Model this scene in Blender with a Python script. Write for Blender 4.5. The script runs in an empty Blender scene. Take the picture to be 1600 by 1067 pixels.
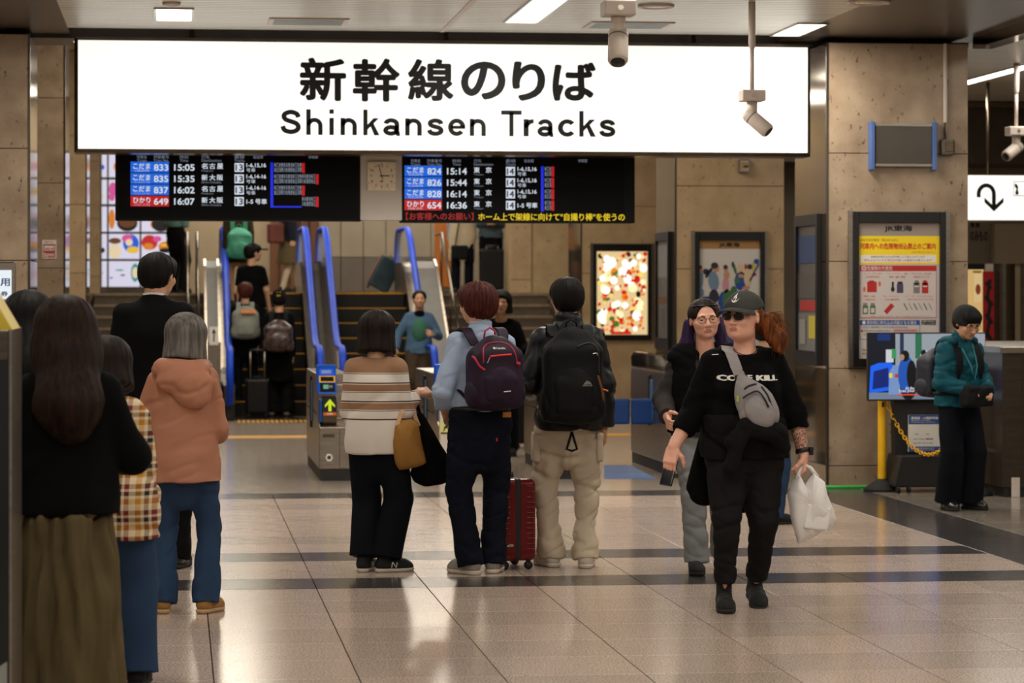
import bpy, math, random
import numpy as np
from mathutils import Vector, Matrix
from mathutils.bvhtree import BVHTree
import openvdb

random.seed(4)
SC = bpy.context.scene
COL = SC.collection

# ------------------------------------------------------------------ camera, world, exposure
FPX, VX, VY, CAMH = 4444.0, 277.0, 458.0, 1.6          # focal length in px of the 1600 px frame, vanishing point, eye height
YAW = math.atan((800 - VX) / FPX)
SA, CA = math.sin(YAW), math.cos(YAW)
cam = bpy.data.cameras.new('camera')
cam.sensor_width = 36.0
cam.lens = FPX / 1600 * 36.0
cam.shift_y = -(533.5 - VY) / 1600
cam.clip_end = 300
cam.dof.use_dof = True
cam.dof.focus_distance = 15.2
cam.dof.aperture_fstop = 4.5
camo = bpy.data.objects.new('camera', cam)
COL.objects.link(camo)
camo.location = (0, 0, CAMH)
camo.rotation_euler = (math.pi / 2, 0, -YAW)
SC.camera = camo

w = bpy.data.worlds.new('world')
SC.world = w
w.use_nodes = True
w.node_tree.nodes['Background'].inputs[0].default_value = (1.0, 0.92, 0.82, 1)
w.node_tree.nodes['Background'].inputs[1].default_value = 0.3

SC.view_settings.view_transform = 'Standard'
SC.view_settings.look = 'None'
SC.view_settings.gamma = 1.0
SC.view_settings.use_curve_mapping = False
SC.view_settings.exposure = -0.04

LAMP_POWER = 1.0            # one factor for all ceiling lamps


# ------------------------------------------------------------------ pixel <-> place
def ray(px):
    return math.tan(YAW + math.atan((px - 800) / FPX))   # X / Y of the vertical plane through that pixel column


def XA(px, Y):
    return ray(px) * Y


def DEP(X, Y):
    return X * SA + Y * CA


def ZA(px, py, Y):
    return CAMH - (py - VY) * DEP(XA(px, Y), Y) / FPX


def P(px, py, Y):
    return Vector((XA(px, Y), Y, ZA(px, py, Y)))


def F(px, py):
    D = FPX * CAMH / (py - VY)
    L = (px - 800) / FPX * D
    return Vector((D * SA + L * CA, D * CA - L * SA, 0))


# ------------------------------------------------------------------ materials
def lin(c):
    c = c / 255.0
    return c / 12.92 if c <= 0.04045 else ((c + 0.055) / 1.055) ** 2.4


def C(r, g, b):
    return (lin(r), lin(g), lin(b), 1.0)


MATS = {}


def mat(name, col, rough=0.6, metal=0.0, emit=0.0, spec=0.5, coat=0.0, alpha=1.0, trans=0.0, sheen=0.0):
    if name in MATS:
        return MATS[name]
    m = bpy.data.materials.new(name)
    m.use_nodes = True
    b = m.node_tree.nodes['Principled BSDF']
    b.inputs['Base Color'].default_value = col
    b.inputs['Roughness'].default_value = rough
    b.inputs['Metallic'].default_value = metal
    b.inputs['Specular IOR Level'].default_value = spec
    b.inputs['Coat Weight'].default_value = coat
    b.inputs['Transmission Weight'].default_value = trans
    b.inputs['Alpha'].default_value = alpha
    b.inputs['Sheen Weight'].default_value = sheen
    if emit:
        b.inputs['Emission Color'].default_value = col
        b.inputs['Emission Strength'].default_value = emit
    MATS[name] = m
    return m


def N(m, typ, **kw):
    n = m.node_tree.nodes.new(typ)
    for k, v in kw.items():
        if k.startswith('i_'):
            key = k[2:].replace('_', ' ')
            n.inputs[key].default_value = v
        else:
            setattr(n, k, v)
    return n


def LK(m, a, b):
    m.node_tree.links.new(a, b)


def BS(m):
    return m.node_tree.nodes['Principled BSDF']


def coords(m, scale=(1, 1, 1), kind='Object', rot=(0, 0, 0)):
    t = N(m, 'ShaderNodeTexCoord')
    mp = N(m, 'ShaderNodeMapping')
    mp.inputs['Scale'].default_value = scale
    mp.inputs['Rotation'].default_value = rot
    LK(m, t.outputs[kind], mp.inputs['Vector'])
    return mp.outputs['Vector']


def ramp(m, fac, stops, interp='LINEAR'):
    r = N(m, 'ShaderNodeValToRGB')
    r.color_ramp.interpolation = interp
    els = r.color_ramp.elements
    els.remove(els[1])
    els[0].position, els[0].color = stops[0]
    for p, c in stops[1:]:
        els.new(p).color = c
    LK(m, fac, r.inputs['Fac'])
    return r.outputs['Color']


def bump(m, fac, strength=0.3, dist=0.01):
    b = N(m, 'ShaderNodeBump')
    b.inputs['Strength'].default_value = strength
    b.inputs['Distance'].default_value = dist
    LK(m, fac, b.inputs['Height'])
    LK(m, b.outputs['Normal'], BS(m).inputs['Normal'])


def noisy(name, c1, c2, scale=8, rough=0.6, metal=0.0, bmp=0.0, detail=4, stretch=(1, 1, 1), lo=0.3, hi=0.7, bdist=0.01, sheen=0.0, spec=0.5, coat=0.0):
    """a plain material whose colour wanders between two tones of the same stuff"""
    if name in MATS:
        return MATS[name]
    m = mat(name, c1, rough, metal, sheen=sheen, spec=spec, coat=coat)
    v = coords(m, stretch)
    n = N(m, 'ShaderNodeTexNoise')
    n.inputs['Scale'].default_value = scale
    n.inputs['Detail'].default_value = detail
    LK(m, v, n.inputs['Vector'])
    LK(m, ramp(m, n.outputs['Fac'], [(lo, c1), (hi, c2)]), BS(m).inputs['Base Color'])
    if bmp:
        bump(m, n.outputs['Fac'], bmp, bdist)
    return m


def cloth(name, col, var=0.25, rough=0.85, bmp=0.25, scale=9.0, sheen=0.0):
    c2 = tuple(min(1, x * (1 + var)) for x in col[:3]) + (1,)
    return noisy(name, col, c2, scale, rough, 0, bmp, 5, (1, 1, 0.7), 0.3, 0.7, 0.012, sheen=sheen, spec=0.10)


def stone(name, base, light, dark, scale=1.0, rough=0.35):
    m = mat(name, base, rough)
    v = coords(m, (1, 1, 1))
    n1 = N(m, 'ShaderNodeTexNoise', i_Scale=2.2 * scale, i_Detail=6.0)
    n2 = N(m, 'ShaderNodeTexNoise', i_Scale=17.0 * scale, i_Detail=3.0, i_Roughness=0.6)
    n3 = N(m, 'ShaderNodeTexNoise', i_Scale=30.0 * scale, i_Detail=2.0)
    v2 = coords(m, (1, 1, 0.6))
    for n in (n1, n3):
        LK(m, v, n.inputs['Vector'])
    LK(m, v2, n2.inputs['Vector'])
    c = ramp(m, n1.outputs['Fac'], [(0.3, base), (0.7, light)])
    mx = N(m, 'ShaderNodeMix', data_type='RGBA')
    LK(m, ramp(m, n2.outputs['Fac'], [(0.0, (1, 1, 1, 1)), (0.30, (1, 1, 1, 1)), (0.36, (0, 0, 0, 1)), (1, (0, 0, 0, 1))]), mx.inputs['Factor'])
    LK(m, c, mx.inputs[6])
    mx.inputs[7].default_value = dark
    mx2 = N(m, 'ShaderNodeMix', data_type='RGBA')
    LK(m, ramp(m, n3.outputs['Fac'], [(0.6, (0, 0, 0, 1)), (0.8, (.5, .5, .5, 1))]), mx2.inputs['Factor'])
    LK(m, mx.outputs[2], mx2.inputs[6])
    mx2.inputs[7].default_value = light
    LK(m, mx2.outputs[2], BS(m).inputs['Base Color'])
    bump(m, n2.outputs['Fac'], 0.12, 0.004)
    return m


def emis(name, col, s):
    """something that gives off light (screen, lamp, backlit sign)"""
    if name in MATS:
        return MATS[name]
    m = mat(name, (0.0, 0.0, 0.0, 1), 0.4)
    b = BS(m)
    b.inputs['Base Color'].default_value = tuple(x * 0.25 for x in col[:3]) + (1,)
    b.inputs['Emission Color'].default_value = col
    b.inputs['Emission Strength'].default_value = s
    return m


# ------------------------------------------------------------------ objects
def tag(o, label=None, cat=None, group=None, kind=None):
    if label:
        o['label'] = label
    if cat:
        o['category'] = cat
    if group:
        o['group'] = group
    if kind:
        o['kind'] = kind
    return o


def empty(name, loc=(0, 0, 0), rz=0.0, label=None, cat=None, group=None, kind=None):
    o = bpy.data.objects.new(name, None)
    COL.objects.link(o)
    o.location = loc
    o.rotation_euler = (0, 0, rz)
    o.empty_display_size = 0.1
    return tag(o, label, cat, group, kind)


def wloc(o):
    v = Vector((0, 0, 0))
    while o is not None:
        v += Vector(o.location)
        o = o.parent
    return v


class MB:
    """collects polygons; build() links them as one mesh object"""

    def __init__(self):
        self.v, self.f, self.m, self.mats = [], [], [], []

    def mi(self, m):
        if m is None:
            return 0
        if m not in self.mats:
            self.mats.append(m)
        return self.mats.index(m)

    def poly(self, pts, m=None):
        i = len(self.v)
        self.v += [tuple(p) for p in pts]
        self.f.append(tuple(range(i, i + len(pts))))
        self.m.append(self.mi(m))

    def mesh(self, vs, fs, m=None):
        i = len(self.v)
        self.v += [tuple(p) for p in vs]
        k = self.mi(m)
        for f in fs:
            self.f.append(tuple(i + j for j in f))
            self.m.append(k)

    def box(self, x0, y0, z0, x1, y1, z1, m=None):
        if x0 > x1: x0, x1 = x1, x0
        if y0 > y1: y0, y1 = y1, y0
        if z0 > z1: z0, z1 = z1, z0
        v = [(x0, y0, z0), (x1, y0, z0), (x1, y1, z0), (x0, y1, z0), (x0, y0, z1), (x1, y0, z1), (x1, y1, z1), (x0, y1, z1)]
        f = [(3, 2, 1, 0), (4, 5, 6, 7), (0, 1, 5, 4), (1, 2, 6, 5), (2, 3, 7, 6), (3, 0, 4, 7)]
        self.mesh(v, f, m)
        return self

    def prism(self, pts, axis, a0, a1, m=None):
        """extrude a 2D polygon along an axis: 'x' -> pts are (y,z); 'y' -> (x,z); 'z' -> (x,y)"""
        n = len(pts)

        def mk(p, a):
            return (a, p[0], p[1]) if axis == 'x' else ((p[0], a, p[1]) if axis == 'y' else (p[0], p[1], a))
        v = [mk(p, a0) for p in pts] + [mk(p, a1) for p in pts]
        f = [tuple(range(n)), tuple(range(2 * n - 1, n - 1, -1))]
        f += [(i, i + n, (i + 1) % n + n, (i + 1) % n) for i in range(n)]
        self.mesh(v, f, m)
        return self

    def tube(self, path, r, n=10, m=None, closed=False):
        path = [Vector(p) for p in path]
        rs = r if isinstance(r, (list, tuple)) else [r] * len(path)
        v, f = [], []
        L = len(path)
        up = None
        for i, p in enumerate(path):
            if closed:
                d = path[(i + 1) % L] - path[i - 1]
            else:
                d = path[min(i + 1, L - 1)] - path[max(i - 1, 0)]
            d.normalize()
            if up is None:
                up = Vector((0, 0, 1)) if abs(d.z) < 0.9 else Vector((0, 1, 0))
            a = up - d * up.dot(d)
            if a.length < 1e-5:
                a = d.orthogonal()
            a.normalize()
            up = a
            b = d.cross(a)
            for j in range(n):
                t = 2 * math.pi * j / n
                v.append(p + (a * math.cos(t) + b * math.sin(t)) * rs[i])
        seg = L if closed else L - 1
        for i in range(seg):
            k = (i + 1) % L
            for j in range(n):
                f.append((i * n + j, k * n + j, k * n + (j + 1) % n, i * n + (j + 1) % n))
        if not closed:
            f.append(tuple(range(n)))
            f.append(tuple((L - 1) * n + j for j in range(n - 1, -1, -1)))
        self.mesh(v, f, m)
        return self

    def lathe(self, prof, cx, cy, n=24, m=None):
        v, f = [], []
        for r, z in prof:
            for j in range(n):
                t = 2 * math.pi * j / n
                v.append((cx + r * math.cos(t), cy + r * math.sin(t), z))
        for i in range(len(prof) - 1):
            for j in range(n):
                f.append((i * n + j, i * n + (j + 1) % n, (i + 1) * n + (j + 1) % n, (i + 1) * n + j))
        f.append(tuple(range(n - 1, -1, -1)))
        f.append(tuple((len(prof) - 1) * n + j for j in range(n)))
        self.mesh(v, f, m)
        return self

    def build(self, name, m=None, parent=None, smooth=False, bevel=0.0, local=False, seg=2, angle=None):
        me = bpy.data.meshes.new(name)
        off = Vector((0, 0, 0)) if (parent is None or local) else wloc(parent)
        vs = [(p[0] - off.x, p[1] - off.y, p[2] - off.z) for p in self.v]
        me.from_pydata(vs, [], self.f)
        mats = self.mats if self.mats else [m]
        for x in mats:
            me.materials.append(x)
        if len(mats) > 1:
            me.polygons.foreach_set('material_index', self.m)
        me.update()
        if smooth:
            me.polygons.foreach_set('use_smooth', [True] * len(me.polygons))
            if angle:
                me.set_sharp_from_angle(angle=angle)
        o = bpy.data.objects.new(name, me)
        COL.objects.link(o)
        o.parent = parent
        if bevel:
            md = o.modifiers.new('bevel', 'BEVEL')
            md.width = bevel
            md.segments = seg
            md.limit_method = 'ANGLE'
        return o


def bx(name, m, parent, x0, y0, z0, x1, y1, z1, bevel=0.0, **k):
    return MB().box(x0, y0, z0, x1, y1, z1).build(name, m, parent, bevel=bevel, **k)


def struct(o):
    o['kind'] = 'structure'
    return o


# ------------------------------------------------------------------ lettering
_TC = {}
_tcurve = bpy.data.curves.new('lettering_source', 'FONT')
_tobj = bpy.data.objects.new('lettering_source', _tcurve)
COL.objects.link(_tobj)


def glyphs(body, bold=0.0, res=2, space=1.0):
    """(verts 2D, faces, width) of a line of text one unit high, lower left at the origin"""
    key = (body, res, space)
    if key not in _TC:
        _tcurve.body = body
        _tcurve.size = 1.0
        _tcurve.offset = 0.0
        _tcurve.resolution_u = res
        _tcurve.space_character = space
        dg = bpy.context.evaluated_depsgraph_get()
        dg.update()
        me = bpy.data.meshes.new_from_object(_tobj.evaluated_get(dg), depsgraph=dg)
        v = np.zeros(len(me.vertices) * 3)
        me.vertices.foreach_get('co', v)
        v = v.reshape(-1, 3)[:, :2]
        fs = [tuple(p.vertices) for p in me.polygons]
        bpy.data.meshes.remove(me)
        if len(v) == 0:
            v = np.zeros((0, 2))
        _TC[key] = (v, fs)
    return _TC[key]


class Print:
    """flat print on a board: rectangles, discs and lettering in board units (u right, v up), in thin layers"""

    def __init__(self, origin, ux, uy, un, step=0.0006):
        self.o, self.ux, self.uy, self.un = Vector(origin), Vector(ux), Vector(uy), Vector(un)
        self.step, self.k, self.mb = step, 1, MB()

    def pt(self, u, v, lay):
        return self.o + self.ux * u + self.uy * v + self.un * (self.step * lay)

    def rect(self, u0, v0, u1, v1, m, lay=1):
        self.mb.poly([self.pt(u0, v0, lay), self.pt(u1, v0, lay), self.pt(u1, v1, lay), self.pt(u0, v1, lay)], m)

    def poly(self, pts, m, lay=1):
        self.mb.poly([self.pt(u, v, lay) for u, v in pts], m)

    def ell(self, u, v, ru, rv, m, lay=1, n=18, rot=0.0):
        c, s = math.cos(rot), math.sin(rot)
        pts = []
        for i in range(n):
            t = 2 * math.pi * i / n
            a, b = ru * math.cos(t), rv * math.sin(t)
            pts.append((u + a * c - b * s, v + a * s + b * c))
        self.poly(pts, m, lay)

    def line(self, u0, v0, u1, v1, wd, m, lay=1):
        d = math.hypot(u1 - u0, v1 - v0) or 1
        nx, ny = -(v1 - v0) / d * wd / 2, (u1 - u0) / d * wd / 2
        self.poly([(u0 + nx, v0 + ny), (u0 - nx, v0 - ny), (u1 - nx, v1 - ny), (u1 + nx, v1 + ny)], m, lay)

    def text(self, body, u, v, h, m, lay=2, bold=0.012, fit=None, align='l', res=2, space=1.0, box=True):
        """text whose ink is h high (box) with its lower left (or centre) at u, v; fit squeezes or stretches it to a width"""
        g, fs = glyphs(body, bold, res, space)
        if len(g) == 0:
            return
        lo, hi = g.min(0), g.max(0)
        sy = h / (hi[1] - lo[1]) if box else h
        sx = sy if fit is None else fit / (hi[0] - lo[0])
        wd = (hi[0] - lo[0]) * sx
        u0 = u - (wd / 2 if align == 'c' else (wd if align == 'r' else 0))
        base = lo[1] if box else 0.0
        offs = [(0, 0)]
        if bold > 0.015:                                 # heavier strokes: the same glyph struck several times, slightly apart
            d = bold
            offs = [(d, d), (-d, d), (d, -d), (-d, -d)] if bold < 0.03 else [(d * math.cos(k * math.pi / 4), d * math.sin(k * math.pi / 4)) for k in range(8)]
            sx *= (hi[0] - lo[0]) / (hi[0] - lo[0] + 2 * d)
            sy *= (hi[1] - lo[1]) / (hi[1] - lo[1] + 2 * d) if box else 1
        else:
            d = 0
        for k, (da, db) in enumerate(offs):
            vs = [self.pt(u0 + (a - lo[0] + da + d) * sx, v + (b - base + db + d) * sy, lay + 0.02 * k) for a, b in g]
            self.mb.mesh(vs, fs, m)

    def build(self, name, parent):
        return self.mb.build(name, None, parent)


# ------------------------------------------------------------------ frequently used materials
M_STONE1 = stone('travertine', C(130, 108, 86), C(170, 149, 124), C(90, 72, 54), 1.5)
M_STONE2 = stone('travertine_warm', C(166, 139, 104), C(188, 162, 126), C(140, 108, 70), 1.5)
M_BRONZE = noisy('bronze_metal', C(92, 80, 66), C(112, 98, 82), 6, 0.28, 0.9)
M_STEEL = noisy('brushed_steel', C(150, 140, 128), C(172, 162, 150), 5, 0.28, 0.95, 0.02, 3, (1, 1, 14))
M_STEEL_D = noisy('dark_steel', C(96, 86, 76), C(120, 110, 98), 5, 0.25, 0.95, 0.02, 3, (1, 1, 14))
M_CHROME = mat('chrome', C(205, 200, 192), 0.1, 1.0)
M_MIRROR = noisy('polished_panel', C(128, 112, 92), C(142, 126, 104), 4, 0.07, 0.85)
M_BLACK = noisy('black_frame', C(14, 13, 13), C(20, 19, 18), 10, 0.35)
M_BLACKP = noisy('black_plastic', C(18, 17, 17), C(26, 25, 24), 12, 0.5, 0, 0.03)
M_RUBBER = noisy('black_rubber', C(16, 16, 16), C(28, 27, 26), 20, 0.8)
M_BLUE = noisy('blue_enamel', C(16, 84, 196), C(22, 96, 214), 8, 0.3)
M_BLUE_D = noisy('blue_panel', C(14, 62, 124), C(20, 72, 140), 8, 0.4)
M_YELLOW = noisy('yellow_plastic', C(236, 176, 16), C(244, 188, 24), 8, 0.4)
M_WHITEP = noisy('white_plastic', C(200, 186, 174), C(212, 198, 186), 8, 0.45)
M_WHITE = mat('white_paper', C(222, 218, 210), 0.7)
M_INK = mat('black_ink', C(18, 16, 16), 0.6)
M_GLASS = mat('clear_glass', C(225, 232, 228), 0.03, 0, trans=0.0, alpha=0.14, spec=0.6)
M_DGLASS = mat('tinted_glass', C(20, 22, 24), 0.05, 0, alpha=0.88, spec=0.6)


# ================================================================== THE SETTING
ZC = 3.70          # ceiling of the hall
Y1 = 22.9          # front faces of the first pillars
PITCH = 7.17
MEZ = 1.60         # level of the upper concourse
YST = 40.5         # top edge of stairs and escalators


# ------------------------------------------------------------------ floor
def granite(name, c1, c2, c3, rough=0.12, var=0.10):
    m = mat(name, c1, rough)
    v = coords(m, (1, 1, 1))
    n = N(m, 'ShaderNodeTexNoise', i_Scale=110.0, i_Detail=2.0)
    LK(m, v, n.inputs['Vector'])
    n2 = N(m, 'ShaderNodeTexNoise', i_Scale=7.0, i_Detail=3.0)
    LK(m, v, n2.inputs['Vector'])
    c = ramp(m, n.outputs['Fac'], [(0.34, c3), (0.47, c1), (0.62, c2)])
    oi = N(m, 'ShaderNodeObjectInfo')
    hs = N(m, 'ShaderNodeHueSaturation')
    mr = N(m, 'ShaderNodeMapRange')
    mr.inputs['To Min'].default_value = 1 - var
    mr.inputs['To Max'].default_value = 1 + var
    LK(m, oi.outputs['Random'], mr.inputs['Value'])
    LK(m, mr.outputs['Result'], hs.inputs['Value'])
    LK(m, c, hs.inputs['Color'])
    LK(m, hs.outputs['Color'], BS(m).inputs['Base Color'])
    r = N(m, 'ShaderNodeMapRange')
    r.inputs['To Min'].default_value = rough * 0.75
    r.inputs['To Max'].default_value = rough * 1.35
    LK(m, n2.outputs['Fac'], r.inputs['Value'])
    LK(m, r.outputs['Result'], BS(m).inputs['Roughness'])
    BS(m).inputs['Specular IOR Level'].default_value = 0.36
    return m


M_TILE = granite('granite_tile', C(176, 156, 141), C(202, 184, 169), C(128, 110, 97), .16)
M_TILE_D = granite('dark_granite_tile', C(62, 58, 55), C(76, 72, 69), C(46, 43, 41), 0.16, 0.06)
M_TILE_G = granite('grey_granite_tile', C(126, 116, 104), C(146, 136, 124), C(92, 84, 76), 0.14)
M_GROUT = mat('grout', C(46, 39, 34), 0.8, spec=.1)

M_FAR = granite('granite_floor', C(150, 136, 122), C(168, 154, 140), C(122, 108, 96), 0.16)
X0 = 0.75
floor = MB()
floor.box(-14, -6, -0.10, 20, 60, -0.012, M_GROUT)
floor.box(-14, 22.8, -0.09, 20, YST + 0.2, 0.0, M_FAR)
floor.box(-14, -6, -0.09, -3.48, 22.8, 0.0, M_FAR)
floor.box(9.12, -6, -0.09, 20, 22.8, 0.0, M_FAR)
floor.box(-3.48, -6, -0.09, 9.12, 10.21, 0.0, M_FAR)
floor = struct(floor.build('floor'))
tag(floor, 'polished speckled granite floor with dark bands across the hall', 'floor')

rows = [(10.21 + 0.6 * i, 10.21 + 0.6 * (i + 1), 0) for i in range(8)]        # up to 15.01
rows = [(y0 + 0.4 - 0.0, y1 + 0.4, d) for y0, y1, d in rows]                     # up to 15.41
rows = [(10.21, 10.61, 0)] + rows
rows += [(15.41, 15.98, 1), (15.98, 16.495, 0), (16.495, 17.01, 0), (17.01, 17.58, 1)]
rows += [(17.58 + 0.578 * i, 17.58 + 0.578 * (i + 1), 0) for i in range(8)] + [(22.204, 22.80, 1)]
cols = [(X0 + 0.6 * i, X0 + 0.6 * (i + 1)) for i in range(-7, 14)]
_tm = {}


def tile_mesh(wd, dp, m):
    key = (round(wd, 3), round(dp, 3), m.name)
    if key not in _tm:
        b = MB()
        g, c = 0.0028, 0.0008
        a0, a1, b0, b1 = -wd / 2 + g, wd / 2 - g, -dp / 2 + g, dp / 2 - g
        lo = [(a0, b0, -0.03), (a1, b0, -0.03), (a1, b1, -0.03), (a0, b1, -0.03)]
        md = [(a0, b0, -c), (a1, b0, -c), (a1, b1, -c), (a0, b1, -c)]
        hi = [(a0 + c, b0 + c, 0), (a1 - c, b0 + c, 0), (a1 - c, b1 - c, 0), (a0 + c, b1 - c, 0)]
        b.mesh(lo + md + hi, [(0, 1, 5, 4), (1, 2, 6, 5), (2, 3, 7, 6), (3, 0, 4, 7), (4, 5, 9, 8), (5, 6, 10, 9), (6, 7, 11, 10), (7, 4, 8, 11), (8, 9, 10, 11)])
        o = b.build('floor_tile', m)
        _tm[key] = o.data
        bpy.data.objects.remove(o)
    return _tm[key]


ntile = 0
rest = MB()
for (y0, y1, dark) in rows:
    for (x0, x1) in cols:
        ym, xm = (y0 + y1) / 2, (x0 + x1) / 2
        if 4.9 < xm < 5.52:
            m = M_TILE_D
        elif xm > 5.5:
            m = M_TILE_G
        else:
            m = M_TILE_D if dark else M_TILE
        vis = ray(-60) * ym < x1 and ray(1660) * ym > x0
        if vis and ntile < 300:
            o = bpy.data.objects.new('floor_tile', tile_mesh(x1 - x0, y1 - y0, m))
            COL.objects.link(o)
            o.location = (xm, ym, 0)
            o.parent = floor
            ntile += 1
        else:
            rest.box(x0 + .002, y0 + .002, -0.03, x1 - .002, y1 - .002, 0, m)
ro = rest.build('floor_tiles_beyond_view', None, floor)
ro['kind'] = 'stuff'

# ------------------------------------------------------------------ ceiling
M_CEIL = mat('slatted_ceiling', C(196, 186, 168), 0.35, 0.1)
_v = coords(M_CEIL, (1, 1, 1))
_w = N(M_CEIL, 'ShaderNodeTexWave', wave_type='BANDS', bands_direction='Y', i_Scale=2.6, i_Distortion=0.0)
LK(M_CEIL, _v, _w.inputs['Vector'])
_n = N(M_CEIL, 'ShaderNodeTexNoise', i_Scale=3.0, i_Detail=3.0)
LK(M_CEIL, coords(M_CEIL, (0.25, 9, 1)), _n.inputs['Vector'])
_mx = N(M_CEIL, 'ShaderNodeMix', data_type='RGBA', blend_type='MULTIPLY')
_mx.inputs['Factor'].default_value = 1.0
LK(M_CEIL, ramp(M_CEIL, _w.outputs['Fac'], [(0.0, C(140, 132, 116)), (0.22, C(170, 162, 146)), (0.34, C(240, 236, 222)), (1.0, C(246, 242, 230))]), _mx.inputs[6])
LK(M_CEIL, ramp(M_CEIL, _n.outputs['Fac'], [(0.35, (0.70, 0.70, 0.70, 1)), (0.65, (1, 1, 1, 1))]), _mx.inputs[7])
LK(M_CEIL, _mx.outputs[2], BS(M_CEIL).inputs['Base Color'])
bump(M_CEIL, _w.outputs['Fac'], 0.25, 0.01)
M_SOFFIT = noisy('dark_soffit', C(58, 50, 42), C(70, 61, 52), 3, 0.3, 0.4)

ceil = struct(bx('ceiling', M_CEIL, None, -0.86, -6, ZC, 4.96, 22.76, ZC + 0.05))
tag(ceil, 'pale slatted metal ceiling above the concourse', 'ceiling')
_s = MB().box(4.96, -6, ZC, 6.62, 24.4, ZC + 0.05).box(-2.6, -6, ZC, -0.86, 24.4, ZC + 0.05)
_s.build('dark_soffit_strip', M_SOFFIT, ceil)
_s = MB().box(6.62, -6, ZC, 20, 33.0, ZC + 0.05).box(-14, -6, ZC, -2.6, 33, ZC + 0.05)
_s.build('side_ceiling', M_CEIL, ceil)
bx('ceiling_edge_trim', M_CHROME, ceil, 6.50, 12, ZC - 0.09, 6.66, 22.8, ZC)
for yy in (14.0, 16.9, 19.8):
    bx('ceiling_joint_strip', M_WHITEP, ceil, -0.86, yy, ZC - 0.004, 4.96, yy + 0.012, ZC)
bx('ceiling_joint_strip', M_WHITEP, ceil, XA(695, 22.5) - 0.02, 12, ZC - 0.006, XA(695, 22.5) + 0.02, 22.74, ZC)
beam = struct(bx('trim_1', M_SOFFIT, None, -2.6, 23.35, 3.67, 6.62, 23.6, 4.7))
tag(beam, 'dark bulkhead above the big station sign', 'bulkhead')
ceil2 = struct(bx('ceiling_inner', mat('inner_ceiling', C(190, 180, 160), 0.6), None, -6, 23.6, 4.75, 12, 50, 4.8))
tag(ceil2, 'pale ceiling over the escalators and stairs', 'ceiling')


# ------------------------------------------------------------------ pillars
COURSES = [0.0, 0.18, 0.98, 1.86, 2.75, 3.66]


def pillar(x0, x1, y0, label, m, mirror, courses, front_vis=True):
    p = empty('stone_pillar', ((x0 + x1) / 2, y0 + 0.6, 0), 0, label, 'pillar', 'pillars along the concourse')
    top = courses[-1]
    y1 = y0 + 1.22
    bx('pillar_core', M_GROUT, p, x0 + 0.02, y0 + 0.02, 0, x1 - 0.02, y1 - 0.02, top)
    side = x0 if mirror == 'l' else x1
    for z0, z1 in zip(courses[:-1], courses[1:]):
        bx('stone_panel', m, p, x0 + 0.012, y0, z0 + 0.003, x1 - 0.012, y0 + 0.03, z1 - 0.003, 0.003)
    s = -1 if mirror == 'l' else 1
    a, b = (x0, x0 + 0.02) if mirror == 'l' else (x1 - 0.02, x1)
    for z0, z1 in ((0.0, 0.18), (0.18, 1.86), (1.86, top)):
        bx('polished_panel', m if z0 == 0 else M_MIRROR, p, a, y0 + 0.035, z0 + 0.003, b, y1, z1 - 0.003, 0.002)
    bx('edge_trim', M_STEEL_D, p, (x0 - 0.004 if mirror == 'l' else x1 - 0.014), y0 - 0.004, 0.0, (x0 + 0.014 if mirror == 'l' else x1 + 0.004), y0 + 0.034, top)
    return p


PR, PL = (5.30, 6.50), (-2.38, -1.165)
def shifted(k):
    return COURSES[:-1] + [3.66] if k == 0 else COURSES[:-1] + [3.64, 4.74]


RL = ['travertine pillar with the yellow prohibited items poster', 'travertine pillar with the framed advertisement behind the women', 'far travertine pillar with the glowing food display']
LL = ['travertine pillar at the left edge of the picture', 'second travertine pillar from the left edge with a red sticker', 'third travertine pillar from the left edge', 'fourth and narrow looking travertine pillar on the left', 'farthest travertine pillar on the left']
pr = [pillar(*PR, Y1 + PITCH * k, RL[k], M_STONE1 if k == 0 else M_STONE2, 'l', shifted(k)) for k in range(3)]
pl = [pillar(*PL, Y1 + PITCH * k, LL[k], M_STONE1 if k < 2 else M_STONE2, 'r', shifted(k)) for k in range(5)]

# ------------------------------------------------------------------ upper concourse, stairs, walls behind
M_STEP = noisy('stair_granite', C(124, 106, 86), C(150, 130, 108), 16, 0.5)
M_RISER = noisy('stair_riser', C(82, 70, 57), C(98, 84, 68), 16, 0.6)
mz = struct(bx('floor_upper', noisy('upper_floor', C(120, 104, 84), C(136, 120, 98), 6, 0.3), None, -3.2, YST + 0.3, 0, 8, 54, MEZ))
tag(mz, 'raised upper concourse floor at the head of the stairs', 'floor')


def stairs(x0, x1, label):
    s = empty('staircase', ((x0 + x1) / 2, 37.5, 0), 0, label, 'stairs', 'stone stairs beside the escalators')
    n = 10
    for i in range(n):
        z0, z1 = i * MEZ / n, (i + 1) * MEZ / n
        y0 = YST - (n - 1 - i) * 0.31
        b = MB()
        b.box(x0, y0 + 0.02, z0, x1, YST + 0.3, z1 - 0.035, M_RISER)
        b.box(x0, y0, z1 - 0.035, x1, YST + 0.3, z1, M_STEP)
        b.build('step', None, s)
    return s


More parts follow.
